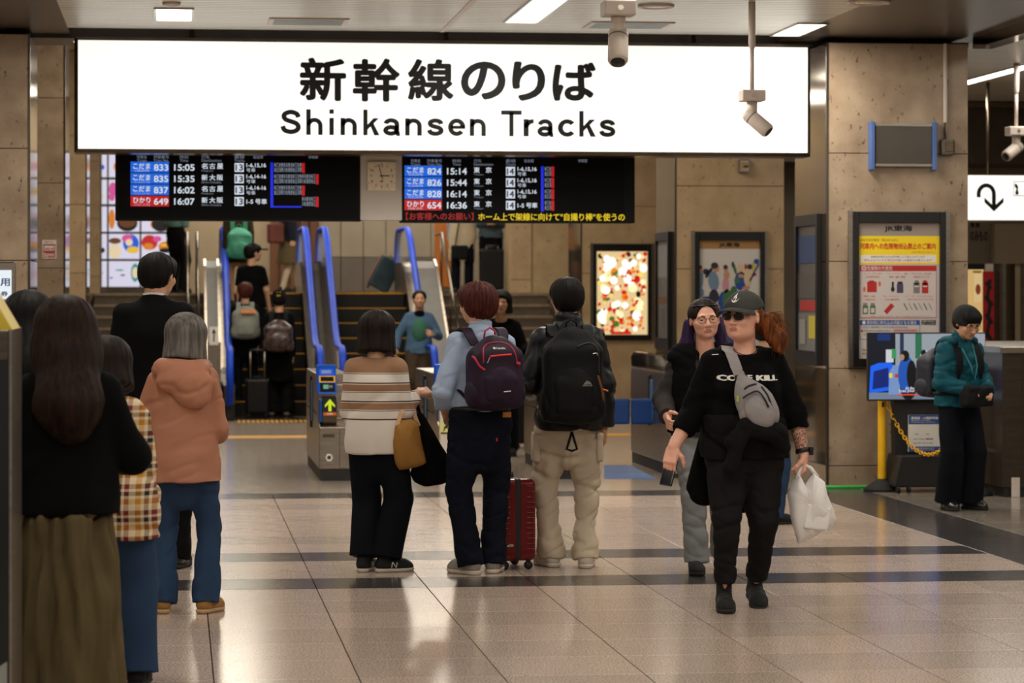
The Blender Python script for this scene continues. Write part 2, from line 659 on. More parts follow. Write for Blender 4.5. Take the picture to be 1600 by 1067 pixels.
stairs(-1.16, 0.36, 'stone stairs left of the escalators, behind the man in black suit')
stairs(3.62, 5.28, 'stone stairs right of the escalators')
yb = 46.0
M_WALLG = noisy('grey_wall_panel', C(136, 124, 107), C(146, 134, 116), 3, 0.4)
M_WALLD = noisy('dark_wall_panel', C(92, 84, 76), C(100, 92, 84), 3, 0.35)
M_WALLB = noisy('beige_wall', C(152, 134, 108), C(162, 144, 117), 3, 0.6)
M_WOOD = noisy('orange_wood', C(150, 84, 26), C(176, 104, 36), 3, 0.4, 0, 0.05, 5, (6, 1, 0.5))
M_WOODD = noisy('brown_wood', C(84, 50, 24), C(104, 64, 32), 3, 0.45, 0, 0.05, 5, (6, 1, 0.5))
wb = struct(bx('wall_back', M_WALLB, None, -3.5, yb + 0.06, MEZ, 8, yb + 0.3, 4.8))
tag(wb, 'back wall of the upper concourse with grey panels', 'wall')
zs = ZA(560, 402, yb)
xx = XA(497, yb)
while xx < XA(676, yb):
    bx('wall_panel', M_WALLG, wb, xx + .006, yb, zs + .006, xx + 0.36, yb + .06, 4.2, 0.004)
    bx('wall_panel', M_WALLD, wb, xx + .006, yb, MEZ + .02, xx + 0.36, yb + .06, zs - .006, 0.004)
    xx += 0.366
for i in range(5):
    x0 = XA(422, yb) + i * 0.16
    bx('wood_slat', M_WOODD, wb, x0, yb - 0.04, MEZ, x0 + 0.13, yb + .06, 3.9, 0.006)
for i in range(2):
    x0 = XA(679, yb) + i * 0.15
    bx('wood_board', M_WOOD, wb, x0, yb - 0.02, MEZ + 0.1, x0 + 0.145, yb + .06, 3.9, 0.004)
_x = XA(708, yb)
for i in range(3):
    bx('wall_panel', M_WALLG, wb, _x + i * .33 + .006, yb, MEZ + .02, _x + (i + 1) * .33, yb + .06, 4.0, 0.004)
sw = struct(bx('wall_upper_right', M_STONE2, None, XA(797, 42.4), 42.4, MEZ, 6.5, 43.0, 4.75, 0.005))
tag(sw, 'beige stone wall at the head of the right hand stairs', 'wall')
for z0, z1 in ((MEZ, MEZ + 0.2), (MEZ + 0.2, 3.0), (3.0, 4.7)):
    bx('stone_panel', M_STONE2, sw, XA(797, 42.4) + .01, 42.37, z0 + .004, 5.28, 42.4, z1 - .004, 0.003)
# right hand corridor
yc = 31.5
wr = struct(bx('wall_right_corridor', noisy('corridor_wall', C(120, 104, 84), C(132, 116, 94), 2, 0.5), None, 6.5, yc, 0, 12, yc + 0.2, 3.9))
tag(wr, 'dim corridor wall behind the turn back arrow sign', 'wall')
bx('dark_bulkhead', M_SOFFIT, wr, 6.5, yc - 1.2, ZA(1560, 262, yc), 12, yc - 0.02, 3.9)
bx('bulkhead_lip', M_BRONZE, wr, 6.5, yc - 1.26, ZA(1560, 160, yc - 1.2) - .06, 12, yc - 1.2, ZA(1560, 160, yc - 1.2))
struct(tag(bx('wall_far_right', M_WALLB, None, 12, -6, 0, 12.2, yc + .2, 3.9), 'plain wall closing the right side of the hall', 'wall'))
struct(tag(bx('wall_far_left', M_WALLB, None, -7.2, -6, 0, -7, 52, 4.8), 'plain wall closing the left side of the hall', 'wall'))


# ------------------------------------------------------------------ lamps
M_LAMP = emis('lamp_diffuser', C(255, 250, 236), 5.0)


def lamp(name, x0, y0, x1, y1, z, power, label, group='ceiling lights', frame=True, col=(1.0, 0.94, 0.85), part_of=None):
    cx, cy = (x0 + x1) / 2, (y0 + y1) / 2
    if part_of is not None:                      # a lamp panel of a ceiling, out of view
        d = bx('unseen_lamp_panel', M_LAMP, part_of, x0, y0, z - 0.006, x1, y1, z - 0.001)
        l = bpy.data.lights.new(name + '_glow', 'AREA')
        l.shape = 'RECTANGLE'
        l.size, l.size_y = x1 - x0, y1 - y0
        l.energy = power * LAMP_POWER
        l.color = col
        lo = bpy.data.objects.new('lamp_glow', l)
        COL.objects.link(lo)
        lo.parent = d
        lo.location = (cx, cy, z - .03)
        return d
    e = empty(name, (cx, cy, z), 0, label, 'ceiling light', group)
    if frame:
        b = MB()
        t = 0.018
        b.box(x0 - t, y0 - t, z - 0.012, x1 + t, y0, z).box(x0 - t, y1, z - 0.012, x1 + t, y1 + t, z)
        b.box(x0 - t, y0, z - 0.012, x0, y1, z).box(x1, y0, z - 0.012, x1 + t, y1, z)
        b.build('frame', M_STEEL, e)
    bx('diffuser', M_LAMP, e, x0, y0, z - 0.006, x1, y1, z + 0.0)
    l = bpy.data.lights.new(name + '_glow', 'AREA')
    l.shape = 'RECTANGLE'
    l.size, l.size_y = x1 - x0, y1 - y0
    l.energy = power * LAMP_POWER
    l.color = col
    lo = bpy.data.objects.new('lamp_glow', l)
    COL.objects.link(lo)
    lo.parent = e
    lo.location = (0, 0, -0.02)
    return e


lamp('strip_light', 2.52, 19.4, 2.76, 21.85, ZC, 100, 'long white ceiling strip light left of the nearer security camera')
lamp('strip_light', 4.80, 21.7, 5.02, 22.72, ZC, 45, 'short white ceiling strip light above the right end of the sign')
for (lx, ly, pw) in [(2.52, y_, 42) for y_ in (14.8, 10.4, 6.0, 1.6)] + [(x_, y_, 36) for x_ in (-0.55, 5.6) for y_ in (15.6, 11.2, 6.8, 2.4)] + [(x_, y_, 34) for x_ in (-3.6, 8.2) for y_ in (18.6, 14.0, 9.4, 4.8)]:  # rows either side of the middle one are added unseen, as fill light
    lamp('strip_light', lx, ly, lx + 0.24, ly + 2.4, ZC, pw * .92, '', part_of=ceil)
xq = XA(272, 22.1)
sq = lamp('square_light', xq - 0.13, 21.1, xq + 0.13, 22.0, ZC, 50, 'square recessed ceiling light above the left part of the sign')
lamp('corridor_light', XA(1522, 27.0), 24.0, XA(1522, 27.0) + 0.16, 28.6, ZC, 60, 'thin white strip light in the right hand corridor')
lamp('corridor_light', 6.78, 16.0, 6.9, 22.2, ZC, 20, 'strip light along the ceiling edge above the stone pillar')  # added lamp, for the bright reflection along the pale edge trim
for (lx, ly, pw) in ((0.2, 27.0, 120), (3.2, 27.0, 120), (0.2, 33, 110), (3.2, 33, 110), (0.6, 38.5, 110), (3.4, 38.5, 110), (0.5, 43.5, 100), (3.8, 43.5, 100), (-4, 30, 100)):
    lamp('inner_light', lx - .4, ly, lx + 0.7, ly + 2.2, 4.75, pw * .56, '', part_of=ceil2, col=(1.0, 0.89, 0.73))

vent_m = noisy('vent_grey', C(150, 160, 160), C(160, 170, 170), 5, 0.5)
for (a, b_, lab) in ((418, 541, 'slim grey ceiling vent above the left half of the sign'), (912, 1040, 'slim grey ceiling vent behind the nearer security camera')):
    xa, xb = XA(a, 22.2), XA(b_, 22.2)
    e = empty('ceiling_vent', ((xa + xb) / 2, 22.0, ZC), 0, lab, 'vent', 'ceiling vents')
    b = MB()
    b.box(xa, 21.75, ZC - .01, xb, 21.79, ZC).box(xa, 22.25, ZC - .01, xb, 22.29, ZC).box(xa, 21.79, ZC - .01, xa + .04, 22.25, ZC).box(xb - .04, 21.79, ZC - .01, xb, 22.25, ZC)
    b.build('frame', M_WHITEP, e)
    for i in range(5):
        bx('louvre', vent_m, e, xa + .04, 21.81 + i * .09, ZC - .012, xb - .04, 21.87 + i * .09, ZC - .004)


def round_fixture(px, py, r, name, lab, cat, m):
    D = (ZC - CAMH) * FPX / (VY - py)
    L = (px - 800) / FPX * D
    x, y = D * SA + L * CA, D * CA - L * SA
    e = empty(name, (x, y, ZC), 0, lab, cat)
    MB().lathe([(r * .8, ZC - 0.006), (r, ZC - 0.02), (r * 1.1, ZC - 0.018), (r * 1.12, ZC)], x, y, 28).build('rim', M_WHITEP, e, smooth=True)
    MB().lathe([(r * .5, ZC - 0.016), (r * .78, ZC - 0.010), (r * .8, ZC)], x, y, 28).build('grille', m, e, smooth=True)


round_fixture(1025, 8, 0.12, 'ceiling_speaker', 'round ceiling speaker right of the nearer security camera', 'speaker', M_BRONZE)
round_fixture(1358, 2, 0.14, 'round_downlight', 'round recessed downlight in the dark soffit', 'ceiling light', M_CHROME)
round_fixture(268, 4, 0.06, 'smoke_detector', 'small round detector on the ceiling near the square light', 'detector', M_BRONZE)


# ================================================================== SIGNS AND BOARDS
EX = Vector((1, 0, 0))
EZ = Vector((0, 0, 1))
EN = Vector((0, -1, 0))

# ------------------------------------------------------------------ the big station sign
ys = 22.9
sx0, sx1, sz0, sz1 = XA(116, ys), XA(1267, ys), 2.72, 3.645
sg = empty('station_sign', ((sx0 + sx1) / 2, ys, sz0), 0, 'huge backlit white sign reading Shinkansen Tracks in Japanese and English', 'sign')
bx('sign_body', M_BRONZE, sg, sx0 + .02, ys + 0.02, sz0 + .01, sx1 - .02, ys + 0.34, sz1 - .01)
t = 0.03
b = MB()
ox = [(sx0, sz0), (sx1, sz0), (sx1, sz1), (sx0, sz1)]
ix = [(sx0 + t, sz0 + t), (sx1 - t, sz0 + t), (sx1 - t, sz1 - t), (sx0 + t, sz1 - t)]
for i in range(4):
    j = (i + 1) % 4
    b.poly([(ox[i][0], ys + .02, ox[i][1]), (ox[j][0], ys + .02, ox[j][1]), (ix[j][0], ys - 0.02, ix[j][1]), (ix[i][0], ys - .02, ix[i][1])])
    b.poly([(ix[i][0], ys - .02, ix[i][1]), (ix[j][0], ys - .02, ix[j][1]), (ix[j][0], ys + .0, ix[j][1]), (ix[i][0], ys, ix[i][1])])
    b.poly([(ox[i][0], ys + .34, ox[i][1]), (ox[j][0], ys + .34, ox[j][1]), (ox[j][0], ys + .02, ox[j][1]), (ox[i][0], ys + .02, ox[i][1])])
b.build('sign_frame', M_BRONZE, sg)
bx('light_panel', emis('sign_white', C(255, 253, 245), 0.99), sg, sx0 + t, ys - 0.002, sz0 + t, sx1 - t, ys + 0.02, sz1 - t)
M_SIGNINK = mat('sign_ink', C(14, 13, 12), 0.5, spec=0.2)
pr_ = Print((0, ys - 0.003, 0), EX, EZ, EN)


def signtext(p, body, px0, px1, py0, py1, Y, m, bold, space=1.0):
    """lettering filling a pixel box of the photograph on the board plane Y"""
    xm = (px0 + px1) / 2
    p.text(body, XA(px0, Y), ZA(xm, py1, Y), ZA(xm, py0, Y) - ZA(xm, py1, Y), m, 1, bold, XA(px1, Y) - XA(px0, Y), res=5, space=space)


for ch, a, c_, d, e in (('新', 468, 541, 90, 158), ('幹', 551, 625, 91, 159), ('線', 637, 709, 92, 158), ('の', 720, 790, 96, 156), ('り', 800, 852, 96, 158), ('ば', 863, 931, 97, 158)):
    signtext(pr_, ch, a, c_, d, e, ys, M_SIGNINK, 0.031 if ch in '新幹線' else 0.034)
def arc(cx, cy, rx, ry, a0, a1, n=16):
    return [(cx + rx * math.cos(math.radians(a)), cy + ry * math.sin(math.radians(a))) for a in np.linspace(a0, a1, n)]


def smooth_line(pts, n=5):
    out = []
    for i in range(len(pts) - 1):
        p0, p1, p2, p3 = pts[max(i - 1, 0)], pts[i], pts[i + 1], pts[min(i + 2, len(pts) - 1)]
        for k in range(n):
            t_ = k / n
            out.append(tuple(0.5 * (2 * p1[c] + (p2[c] - p0[c]) * t_ + (2 * p0[c] - 5 * p1[c] + 4 * p2[c] - p3[c]) * t_ ** 2 + (3 * p1[c] - p0[c] - 3 * p2[c] + p3[c]) * t_ ** 3) for c in (0, 1)))
    return out + [pts[-1]]


_sl = smooth_line([(.75, .68), (.68, .82), (.45, .885), (.23, .82), (.18, .70), (.26, .59), (.46, .52), (.67, .44), (.75, .30), (.67, .17), (.45, .115), (.21, .18), (.13, .34)])
LETTERS = {                                              # centre lines of plain grotesque letters, x-height 1
    'n': [('s', [(.125, 0), (.125, 1)]), ('s', arc(.46, .55, .335, .325, 180, 0) + [(.795, 0)])],
    'h': [('s', [(.125, 0), (.125, 1.5)]), ('s', arc(.46, .55, .335, .325, 180, 0) + [(.795, 0)])],
    'i': [('s', [(.125, 0), (.125, 1)]), ('s', [(.125, 1.24), (.125, 1.5)])],
    'k': [('s', [(.125, 0), (.125, 1.5)]), ('p', [(.25, .33), (.25, .62), (.60, 1.0), (.92, 1.0)]), ('p', [(.40, .58), (.58, .74), (.96, 0), (.65, 0)])],
    'a': [('s', arc(.44, .655, .30, .225, 172, 0) + [(.74, .15), (.78, .09), (.90, .10)]), ('s', arc(.43, .295, .30, .185, 0, 360, 26)), ('p', [(.62, .40), (.86, .40), (.86, .62), (.62, .55)])],
    's': [('s', _sl)],
    'S': [('s', [(x * 1.38, y * 1.5) for x, y in _sl])],
    'e': [('s', arc(.46, .5, .335, .385, 0, 322, 30)), ('p', [(.15, .41), (.90, .41), (.92, .5), (.90, .59), (.15, .59)])],
    'c': [('s', arc(.46, .5, .335, .385, 38, 322, 28))],
    'r': [('s', [(.125, 0), (.125, 1)]), ('s', arc(.46, .50, .335, .375, 180, 84))],
    'T': [('p', [(0, 1.25), (1.2, 1.25), (1.2, 1.5), (0, 1.5)]), ('s', [(.6, 0), (.6, 1.4)])]}


def stroke_letter(p, ch, px0, px1, base, xh):
    """strokes of one letter fitted to its pixel columns on the sign; base = pixel row of the baseline, xh = x-height in px"""
    polys = []
    for kind, pts in LETTERS[ch]:
        if kind == 'p':
            polys.append(pts)
            continue
        hw_ = .125 if ch != 'S' else .135
        ln = []
        for i, q in enumerate(pts):
            a, c_ = pts[max(i - 1, 0)], pts[min(i + 1, len(pts) - 1)]
            d = math.hypot(c_[0] - a[0], c_[1] - a[1])
            nx, ny = -(c_[1] - a[1]) / d * hw_, (c_[0] - a[0]) / d * hw_
            ln.append(((q[0] + nx, q[1] + ny), (q[0] - nx, q[1] - ny)))
        for (a, b_), (c_, d) in zip(ln[:-1], ln[1:]):
            polys.append([a, b_, d, c_])
    xs_ = [q[0] for pl_ in polys for q in pl_]
    lo, hi = min(xs_), max(xs_)
    for pl_ in polys:
        p.poly([(XA(px0 + (x - lo) / (hi - lo) * (px1 - px0), ys), ZA(px0, base - y * xh, ys)) for x, y in pl_], M_SIGNINK, 1)


for ch, a, c_ in (('S', 438, 470), ('h', 478.5, 504), ('i', 514.6, 521.5), ('n', 532, 557.5), ('k', 567.6, 593), ('a', 598.7, 625), ('n', 633, 659), ('s', 667, 693), ('e', 700, 727), ('n', 734, 759)):
    stroke_letter(pr_, ch, a, c_, 210.5 + (a - 438) * .0065, 26.8)
for ch, a, c_ in (('T', 783, 815), ('r', 818, 834), ('a', 839.7, 864.6), ('c', 871.6, 897.5), ('k', 905, 931), ('s', 936, 961.5)):
    stroke_letter(pr_, ch, a, c_, 210.5 + (a - 438) * .0065, 26.8)
pr_.build('lettering', sg)
for px in (300, 700, 1090):
    MB().tube([(XA(px, ys), ys + .17, sz1 - .01), (XA(px, ys), ys + .17, ZC + .6)], 0.02, 10).build('hanger_rod', M_BRONZE, sg, smooth=True)

# ------------------------------------------------------------------ departure boards
yd = 23.75
M_LEDW = emis('led_white', C(214, 224, 236), 0.85)
M_LEDDIM = emis('led_dim', C(150, 160, 176), 0.55)
M_LEDB = emis('led_blue', C(24, 104, 226), 0.85)
M_LEDBD = emis('led_deep_blue', C(20, 40, 220), 0.9)
M_LEDR = emis('led_red', C(196, 14, 24), 0.8)
M_LEDRT = emis('led_red_text', C(150, 8, 10), 0.8)
M_LEDY = emis('led_yellow', C(226, 196, 20), 0.9)
M_SCREEN = mat('screen_black', C(6, 5, 5), 0.5, spec=.12)


def dep_board(px0, px1, py0, py1, label, rows_, track, dest, stops, ticker=None, rim=0):
    x0, x1 = XA(px0, yd), XA(px1, yd)
    xm = (px0 + px1) / 2
    z0, z1 = ZA(xm, py1, yd), ZA(xm, py0, yd)
    e = empty('departure_board', ((x0 + x1) / 2, yd + .1, z0), 0, label, 'display board', 'departure boards under the big sign')
    bx('case', mat('board_case', C(8, 8, 8), .6, spec=.2), e, x0, yd, z0, x1, yd + 0.22, z1 + 0.12, 0.006)
    bx('screen', M_SCREEN, e, x0 + 0.03, yd - 0.004, z0 + .02, x1 - 0.03 - rim, yd, z1 + 0.1)
    p = Print((0, yd - 0.005, 0), EX, EZ, EN)
    S = lambda body, a, c_, d, f, m, bold=0.02: signtext(p, body, a, c_, d, f, yd, m, bold)
    R = lambda a, d, c_, f, m, lay=1: p.rect(XA(a, yd), ZA(xm, f, yd), XA(c_, yd), ZA(xm, d, yd), m, lay)
    o = px0
    k = 0
    heads = (('列車名', 'Train', 34, 50), ('列車番号', 'Train No.', 60, 84), ('時刻', 'Time', 101, 114), ('行先', 'Destination', 135, 167), ('番線', 'Tracks', 187, 203), ('自由席', '', 216, 231), ('停車駅', '', 303, 319))
    return e, p, S, R


def fill_board(p, S, R, ox, sc, rws, track, yoff):
    """columns are offsets in px from the left of the board's text block"""
    q = lambda a: ox + a * sc
    for jp, en, a, c_ in (('列車名', 'Train', 10, 25), ('列車番号', 'Train No.', 36, 60), ('時刻', 'Time', 77, 90), ('行先', '', 111, 123), ('番線', 'Tracks', 162, 178), ('自由席', '', 192, 207), ('停車駅', '', 278, 293)):
        S(jp, q(a), q(c_), yoff + 1.8, yoff + 7, M_LEDDIM, 0.012)
        if en:
            S(en, q(a), q(c_), yoff + 7.8, yoff + 11.8, M_LEDDIM, 0.012)
    S('Destination', q(111), q(142), yoff + 7.8, yoff + 11.8, M_LEDDIM, 0.012)
    for i, (nm, rom, no, tm, d, dr, cars, st) in enumerate(rws):
        y = yoff + 12.5 + i * 17.7
        red = nm == 'ひかり'
        R(q(0), y, q(60), y + 16.4, M_LEDR if red else M_LEDB)
        S(nm, q(4), q(31), y + 1.5, y + 10.5, M_LEDW, 0.02)
        S(rom, q(6), q(30), y + 11.2, y + 15, M_LEDW, 0.014)
        S(no, q(36.5), q(59), y + 3, y + 13.4, M_LEDW, 0.022)
        S(tm, q(68), q(100), y + 3, y + 13.4, M_LEDW, 0.02)
        n = len(d)
        for j, ch in enumerate(d):
            a = q(111) + (12 if n == 3 else 19) * j * sc
            S(ch, a, a + 9.5 * sc, y + 1.6, y + 10.6, M_LEDW, 0.02)
        S(dr, q(111), q(111 + 3.1 * len(dr)), y + 12, y + 15.2, M_LEDDIM, 0.012)
        R(q(162.5), y + 1.2, q(177), y + 15.2, M_LEDW)
        g = track
        p.k = 3
        S(g, q(164), q(175.5), y + 3.2, y + 13.2, M_INKB, 0.02)
        if '|' in cars:
            c1, c2 = cars.split('|')
            S(c1, q(181), q(181 + 3.4 * len(c1)), y + 1.6, y + 8.6, M_LEDW, 0.02)
            S(c2, q(181), q(195), y + 9.4, y + 15.4, M_LEDW, 0.014)
        else:
            S(cars, q(181), q(213), y + 4.0, y + 12.5, M_LEDW, 0.02)
        R(q(218.5), y, q(223), y + 17.6, M_LEDBD)
        a = 0
        cols_ = st
        for j in range(cols_):
            if st < 6 or i < 3 or j >= 12:
                ch = '岐三安静掛浜豊名'[j % 8] + ''
                S(ch, q(224.5 + 3.6 * j), q(227.6 + 3.6 * j), y + 1, y + 7.4, M_LEDDIM, 0.02)
                S('島丘羽岡川松橋原'[j % 8], q(224.5 + 3.6 * j), q(227.6 + 3.6 * j), y + 8.4, y + 15.4, M_LEDDIM, 0.02)
            elif j == 0:
                R(q(223), y + 15, q(267), y + 17.4, M_LEDBD)
        R(q(224.5 + 3.6 * cols_), y + 0.5, q(229 + 3.6 * cols_), y + 16.4, M_LEDR)


M_INKB = mat('screen_ink', C(6, 6, 8), 0.4)
e, p, S, R = dep_board(180, 565, 240, 345, 'black departure board left of the clock with four trains on track 13', None, '13', None, None)
fill_board(p, S, R, 204, 1.0, [('こだま', 'KODAMA', '833', '15:05', '名古屋', 'Nagoya', '1-6,15,16|号車', 12), ('こだま', 'KODAMA', '835', '15:35', '新大阪', 'Shin-Osaka', '1-6,14-16|号車', 18), ('こだま', 'KODAMA', '837', '16:02', '名古屋', 'Nagoya', '1-6,14-16|号車', 12), ('ひかり', 'HIKARI', '649', '16:07', '新大阪', 'Shin-Osaka', '1-5 号車', 18)], '13', 241)
p.build('lettering', e)
e, p, S, R = dep_board(627, 992, 244, 348, 'black departure board right of the clock with red and yellow running text', None, '14', None, None, rim=0.06)
fill_board(p, S, R, 632, 0.975, [('こだま', 'KODAMA', '824', '15:14', '東京', 'Tokyo', '1-6,15,16|号車', 3), ('こだま', 'KODAMA', '826', '15:44', '東京', 'Tokyo', '1-6,15,16|号車', 3), ('こだま', 'KODAMA', '828', '16:14', '東京', 'Tokyo', '1-6,15,16|号車', 3), ('ひかり', 'HIKARI', '654', '16:36', '東京', 'Tokyo', '1-5 号車', 3)], '14', 247)
S('【お客様へのお願い】', 634, 740, 332, 344, M_LEDRT, 0.016)
S('ホーム上で架線に向けて"自撮り棒"を使うの', 747, 976, 333, 345, M_LEDY, 0.016)
p.build('lettering', e)

# the clock between them
x0, x1, z0, z1 = XA(563, yd), XA(628, yd), ZA(596, 344, yd), ZA(596, 243, yd)
e = empty('wall_clock', ((x0 + x1) / 2, yd + .1, z0), 0, 'beige square clock showing three o\'clock between the two departure boards', 'clock')
bx('backing_panel', noisy('clock_panel', C(200, 192, 182), C(208, 200, 190), 4, 0.5), e, x0, yd - .006, z0, x1, yd + .2, z1 + .12, 0.004)
cx, cz, hw = XA(596, yd), ZA(596, 275, yd), 0.122
bx('clock_face', noisy('clock_cream', C(244, 228, 200), C(248, 234, 208), 4, 0.5), e, cx - hw, yd - .03, cz - hw, cx + hw, yd - .006, cz + hw, 0.02)
p = Print((cx, yd - .031, cz), EX, EZ, EN)
for h in range(1, 13):
    a = math.pi / 2 - h * math.pi / 6
    r = 0.088 if h % 3 == 0 else 0.094
    p.text(str(h), r * math.cos(a), r * math.sin(a) - 0.011, 0.022, M_INK, 1, 0.012, align='c')
for h in range(12):
    a = h * math.pi / 6
    q = 0.112 / max(abs(math.cos(a)), abs(math.sin(a)))
    p.line(math.cos(a) * (q - 0.008), math.sin(a) * (q - 0.008), math.cos(a) * q, math.sin(a) * q, 0.003, M_INK, 1)
p.ell(0, -0.045, 0.012, 0.010, mat('clock_red', C(206, 84, 50), 0.5), 1)
p.build('dial', e)
b = MB()
b.box(cx - 0.016, yd - .036, cz - 0.004, cx + 0.066, yd - .034, cz + 0.004)
b.build('hour_hand', M_INK, e)
b = MB()
d = Vector((-0.28, 0, 0.96)).normalized()
s_ = d.cross(Vector((0, 1, 0)))
pt = lambda l, w_, y: (cx + d.x * l + s_.x * w_, y, cz + d.z * l + s_.z * w_)
b.prism([(pt(-0.03, 0.003, 0)[0], pt(-0.03, 0.003, 0)[2]), (pt(-0.03, -0.003, 0)[0], pt(-0.03, -0.003, 0)[2]), (pt(0.1, -0.002, 0)[0], pt(0.1, -0.002, 0)[2]), (pt(0.1, 0.002, 0)[0], pt(0.1, 0.002, 0)[2])], 'y', yd - .039, yd - .037)
b.build('minute_hand', M_INK, e)


# ------------------------------------------------------------------ framed posters
def poster_case(px0, px1, py0, py1, Y, label, cat='poster', lit=None, paper=None, th=0.05, top=0.09):
    x0, x1 = XA(px0, Y), XA(px1, Y)
    xm = (px0 + px1) / 2
    z0, z1 = ZA(xm, py1, Y), ZA(xm, py0, Y)
    e = empty('poster_case', ((x0 + x1) / 2, Y, z0), 0, label, cat, 'framed posters on the pillars')
    b = MB()
    b.box(x0, Y - th, z0, x0 + .05, Y - .001, z1).box(x1 - .05, Y - th, z0, x1, Y - .001, z1)
    b.box(x0 + .05, Y - th, z1 - top, x1 - .05, Y - .001, z1).box(x0 + .05, Y - th, z0, x1 - .05, Y - .001, z0 + 0.07)
    b.build('frame', M_BLACK, e, bevel=0.004)
    for xa in (x0 - .035, x1):
        bx('side_trim', M_STEEL, e, xa, Y - th * .7, z0 - .01, xa + .035, Y - .001, z1 + .01)
    bx('paper', paper or M_WHITE, e, x0 + .05, Y - .02, z0 + .07, x1 - .05, Y - .002, z1 - top)
    p = Print((x0 + .05, Y - .021, z0 + .07), EX, EZ, EN)
    return e, p, x1 - x0 - .1, z1 - z0 - .07 - top, (x0, x1, z0, z1)


M_RED = mat('print_red', C(176, 30, 28), 0.6)
M_REDT = mat('print_red_text', C(190, 40, 20), 0.6)
M_YEL = mat('print_yellow', C(238, 204, 20), 0.6)
M_NAVY = mat('print_blue', C(40, 74, 140), 0.6)
M_GREYP = mat('print_grey', C(120, 116, 112), 0.6)
M_GREENP = mat('print_green', C(70, 100, 70), 0.6)
M_PAPERG = mat('poster_grey', C(196, 186, 180), 0.6)
M_BANDB = mat('poster_band', C(150, 136, 124), 0.6)

e, p, pw, ph, bb = poster_case(1331, 1476, 331, 573, Y1, 'framed yellow and white notice on items banned from trains, on the pillar', paper=M_PAPERG)
U = lambda a: (a - 142) / (648 - 142) * pw
V = lambda y: (912 - y) / (912 - 103) * ph
T = lambda body, a, c_, y0, y1, m, lay=2, bold=0.014: p.text(body, U(a), V(y1), V(y0) - V(y1), m, lay, bold, U(c_) - U(a))
p.rect(0, V(182), pw, ph, M_BANDB)
T('JR東海', 303, 478, 118, 160, M_INK, 3, .03)
p.rect(0, V(350), pw, V(182), M_YEL)
T('みなさまの安全・安心のために', 152, 390, 198, 214, M_INK)
T('列車内への危険物持込禁止のご案内', 152, 625, 224, 262, M_REDT, 2, 0.025)
T('(2023年4月1日より)', 475, 622, 272, 286, M_REDT)
p.rect(U(155), V(340), U(628), V(296), M_WHITE, 2)
T('危険物の持ち込みは法令等により禁止されています', 220, 558, 300, 313, M_INK, 3)
T('持ち込もうとする場合は列車への乗車をお断りします', 178, 600, 319, 335, M_REDT, 3)
p.rect(U(150), V(672), U(630), V(358), M_RED, 1)
p.rect(U(153), V(669), U(627), V(392), M_PAPERG, 2)
p.rect(U(162), V(387), U(190), V(363), M_WHITE, 2)
p.line(U(166), V(384), U(186), V(366), 0.006, M_RED, 3)
p.line(U(166), V(366), U(186), V(384), 0.006, M_RED, 3)
T('危険物の代表例', 196, 352, 362, 388, M_WHITE, 3)
for a, c_, tx, t2 in ((176, 285, 'ガソリン、灯油、軽油', '【可燃性液体】'), (318, 448, 'アセトアルデヒド、塩酸', '【毒物・劇物・酸類】'), (472, 596, 'プロパンガス、液化酸素', '【高圧ガス】')):
    T(tx, a, c_, 402, 412, M_REDT, 3)
    T(t2, a + 15, c_ - 15, 420, 433, M_REDT, 3)
for a, c_, tx, t2 in ((175, 245, '農薬、火薬', '【薬品】'), (298, 395, '花火、ダイナマイト', '【火薬類】'), (434, 610, 'ナイフ、包丁、はさみ、のこぎりなど', '(適切に梱包されていない刃物)')):
    T(tx, a, c_, 536, 547, M_REDT, 3)
    T(t2, a + 12, c_, 556, 567, M_REDT, 3)
p.rect(U(196), V(517), U(256), V(455), M_RED, 3)
p.rect(U(208), V(458), U(240), V(448), M_RED, 3)
p.ell(U(179), V(500), 0.011, 0.022, mat('flame', C(206, 96, 30), .6), 3)
p.ell(U(274), V(468), 0.011, 0.022, MATS['flame'], 3)
p.ell(U(356), V(500), 0.016, 0.022, M_INK, 3)
p.rect(U(350), V(485), U(363), V(455), M_INK, 3)
p.rect(U(381), V(522), U(422), V(468), mat('violet', C(70, 60, 90), .6), 3)
p.rect(U(386), V(468), U(417), V(454), M_INK, 3)
for a, mm in ((485, M_GREYP), (538, M_RED)):
    p.rect(U(a), V(524), U(a + 40), V(462), mm, 3)
    p.ell(U(a + 20), V(460), 0.022, 0.02, mm, 3)
    p.rect(U(a + 6), V(486), U(a + 34), V(480), M_WHITE, 4)
for a in (168, 214):
    p.rect(U(a), V(648), U(a + 34), V(598), M_GREENP, 3)
    p.rect(U(a + 4), V(598), U(a + 30), V(582), M_GREYP, 3)
    p.rect(U(a + 6), V(640), U(a + 28), V(612), M_PAPERG, 4)
p.poly([(U(300), V(630)), (U(320), V(650)), (U(366), V(600)), (U(345), V(582))], M_RED, 3)
for i in range(6):
    a = 425 + i * 31
    p.line(U(a), V(584), U(a + 22), V(624), 0.004 if i % 2 else 0.007, M_INK, 3)
T('ここに掲載した物は一例です。詳しくは係員におたずねください', 176, 592, 658, 666, M_REDT, 3)
p.rect(U(150), V(800), U(526), V(684), M_NAVY, 1)
p.rect(U(153), V(797), U(523), V(714), M_PAPERG, 2)
p.ell(U(176), V(699), 0.014, 0.014, M_WHITE, 3)
T('例外的に持ち込み可能となる場合', 194, 505, 688, 711, M_WHITE, 3)
T('小売店で通常購入できる日用的用途の製品', 158, 452, 720, 734, M_NAVY, 3)
T('可燃性液体を含む家庭用の製品など', 175, 348, 742, 753, M_INK, 3)
p.rect(U(358), V(756), U(515), V(738), mat('print_pink', C(196, 150, 150), .6), 3)
T('可燃性ガスを含む製品', 365, 500, 741, 752, M_REDT, 4)
p.ell(U(164), V(748), 0.010, 0.010, M_RED, 3)
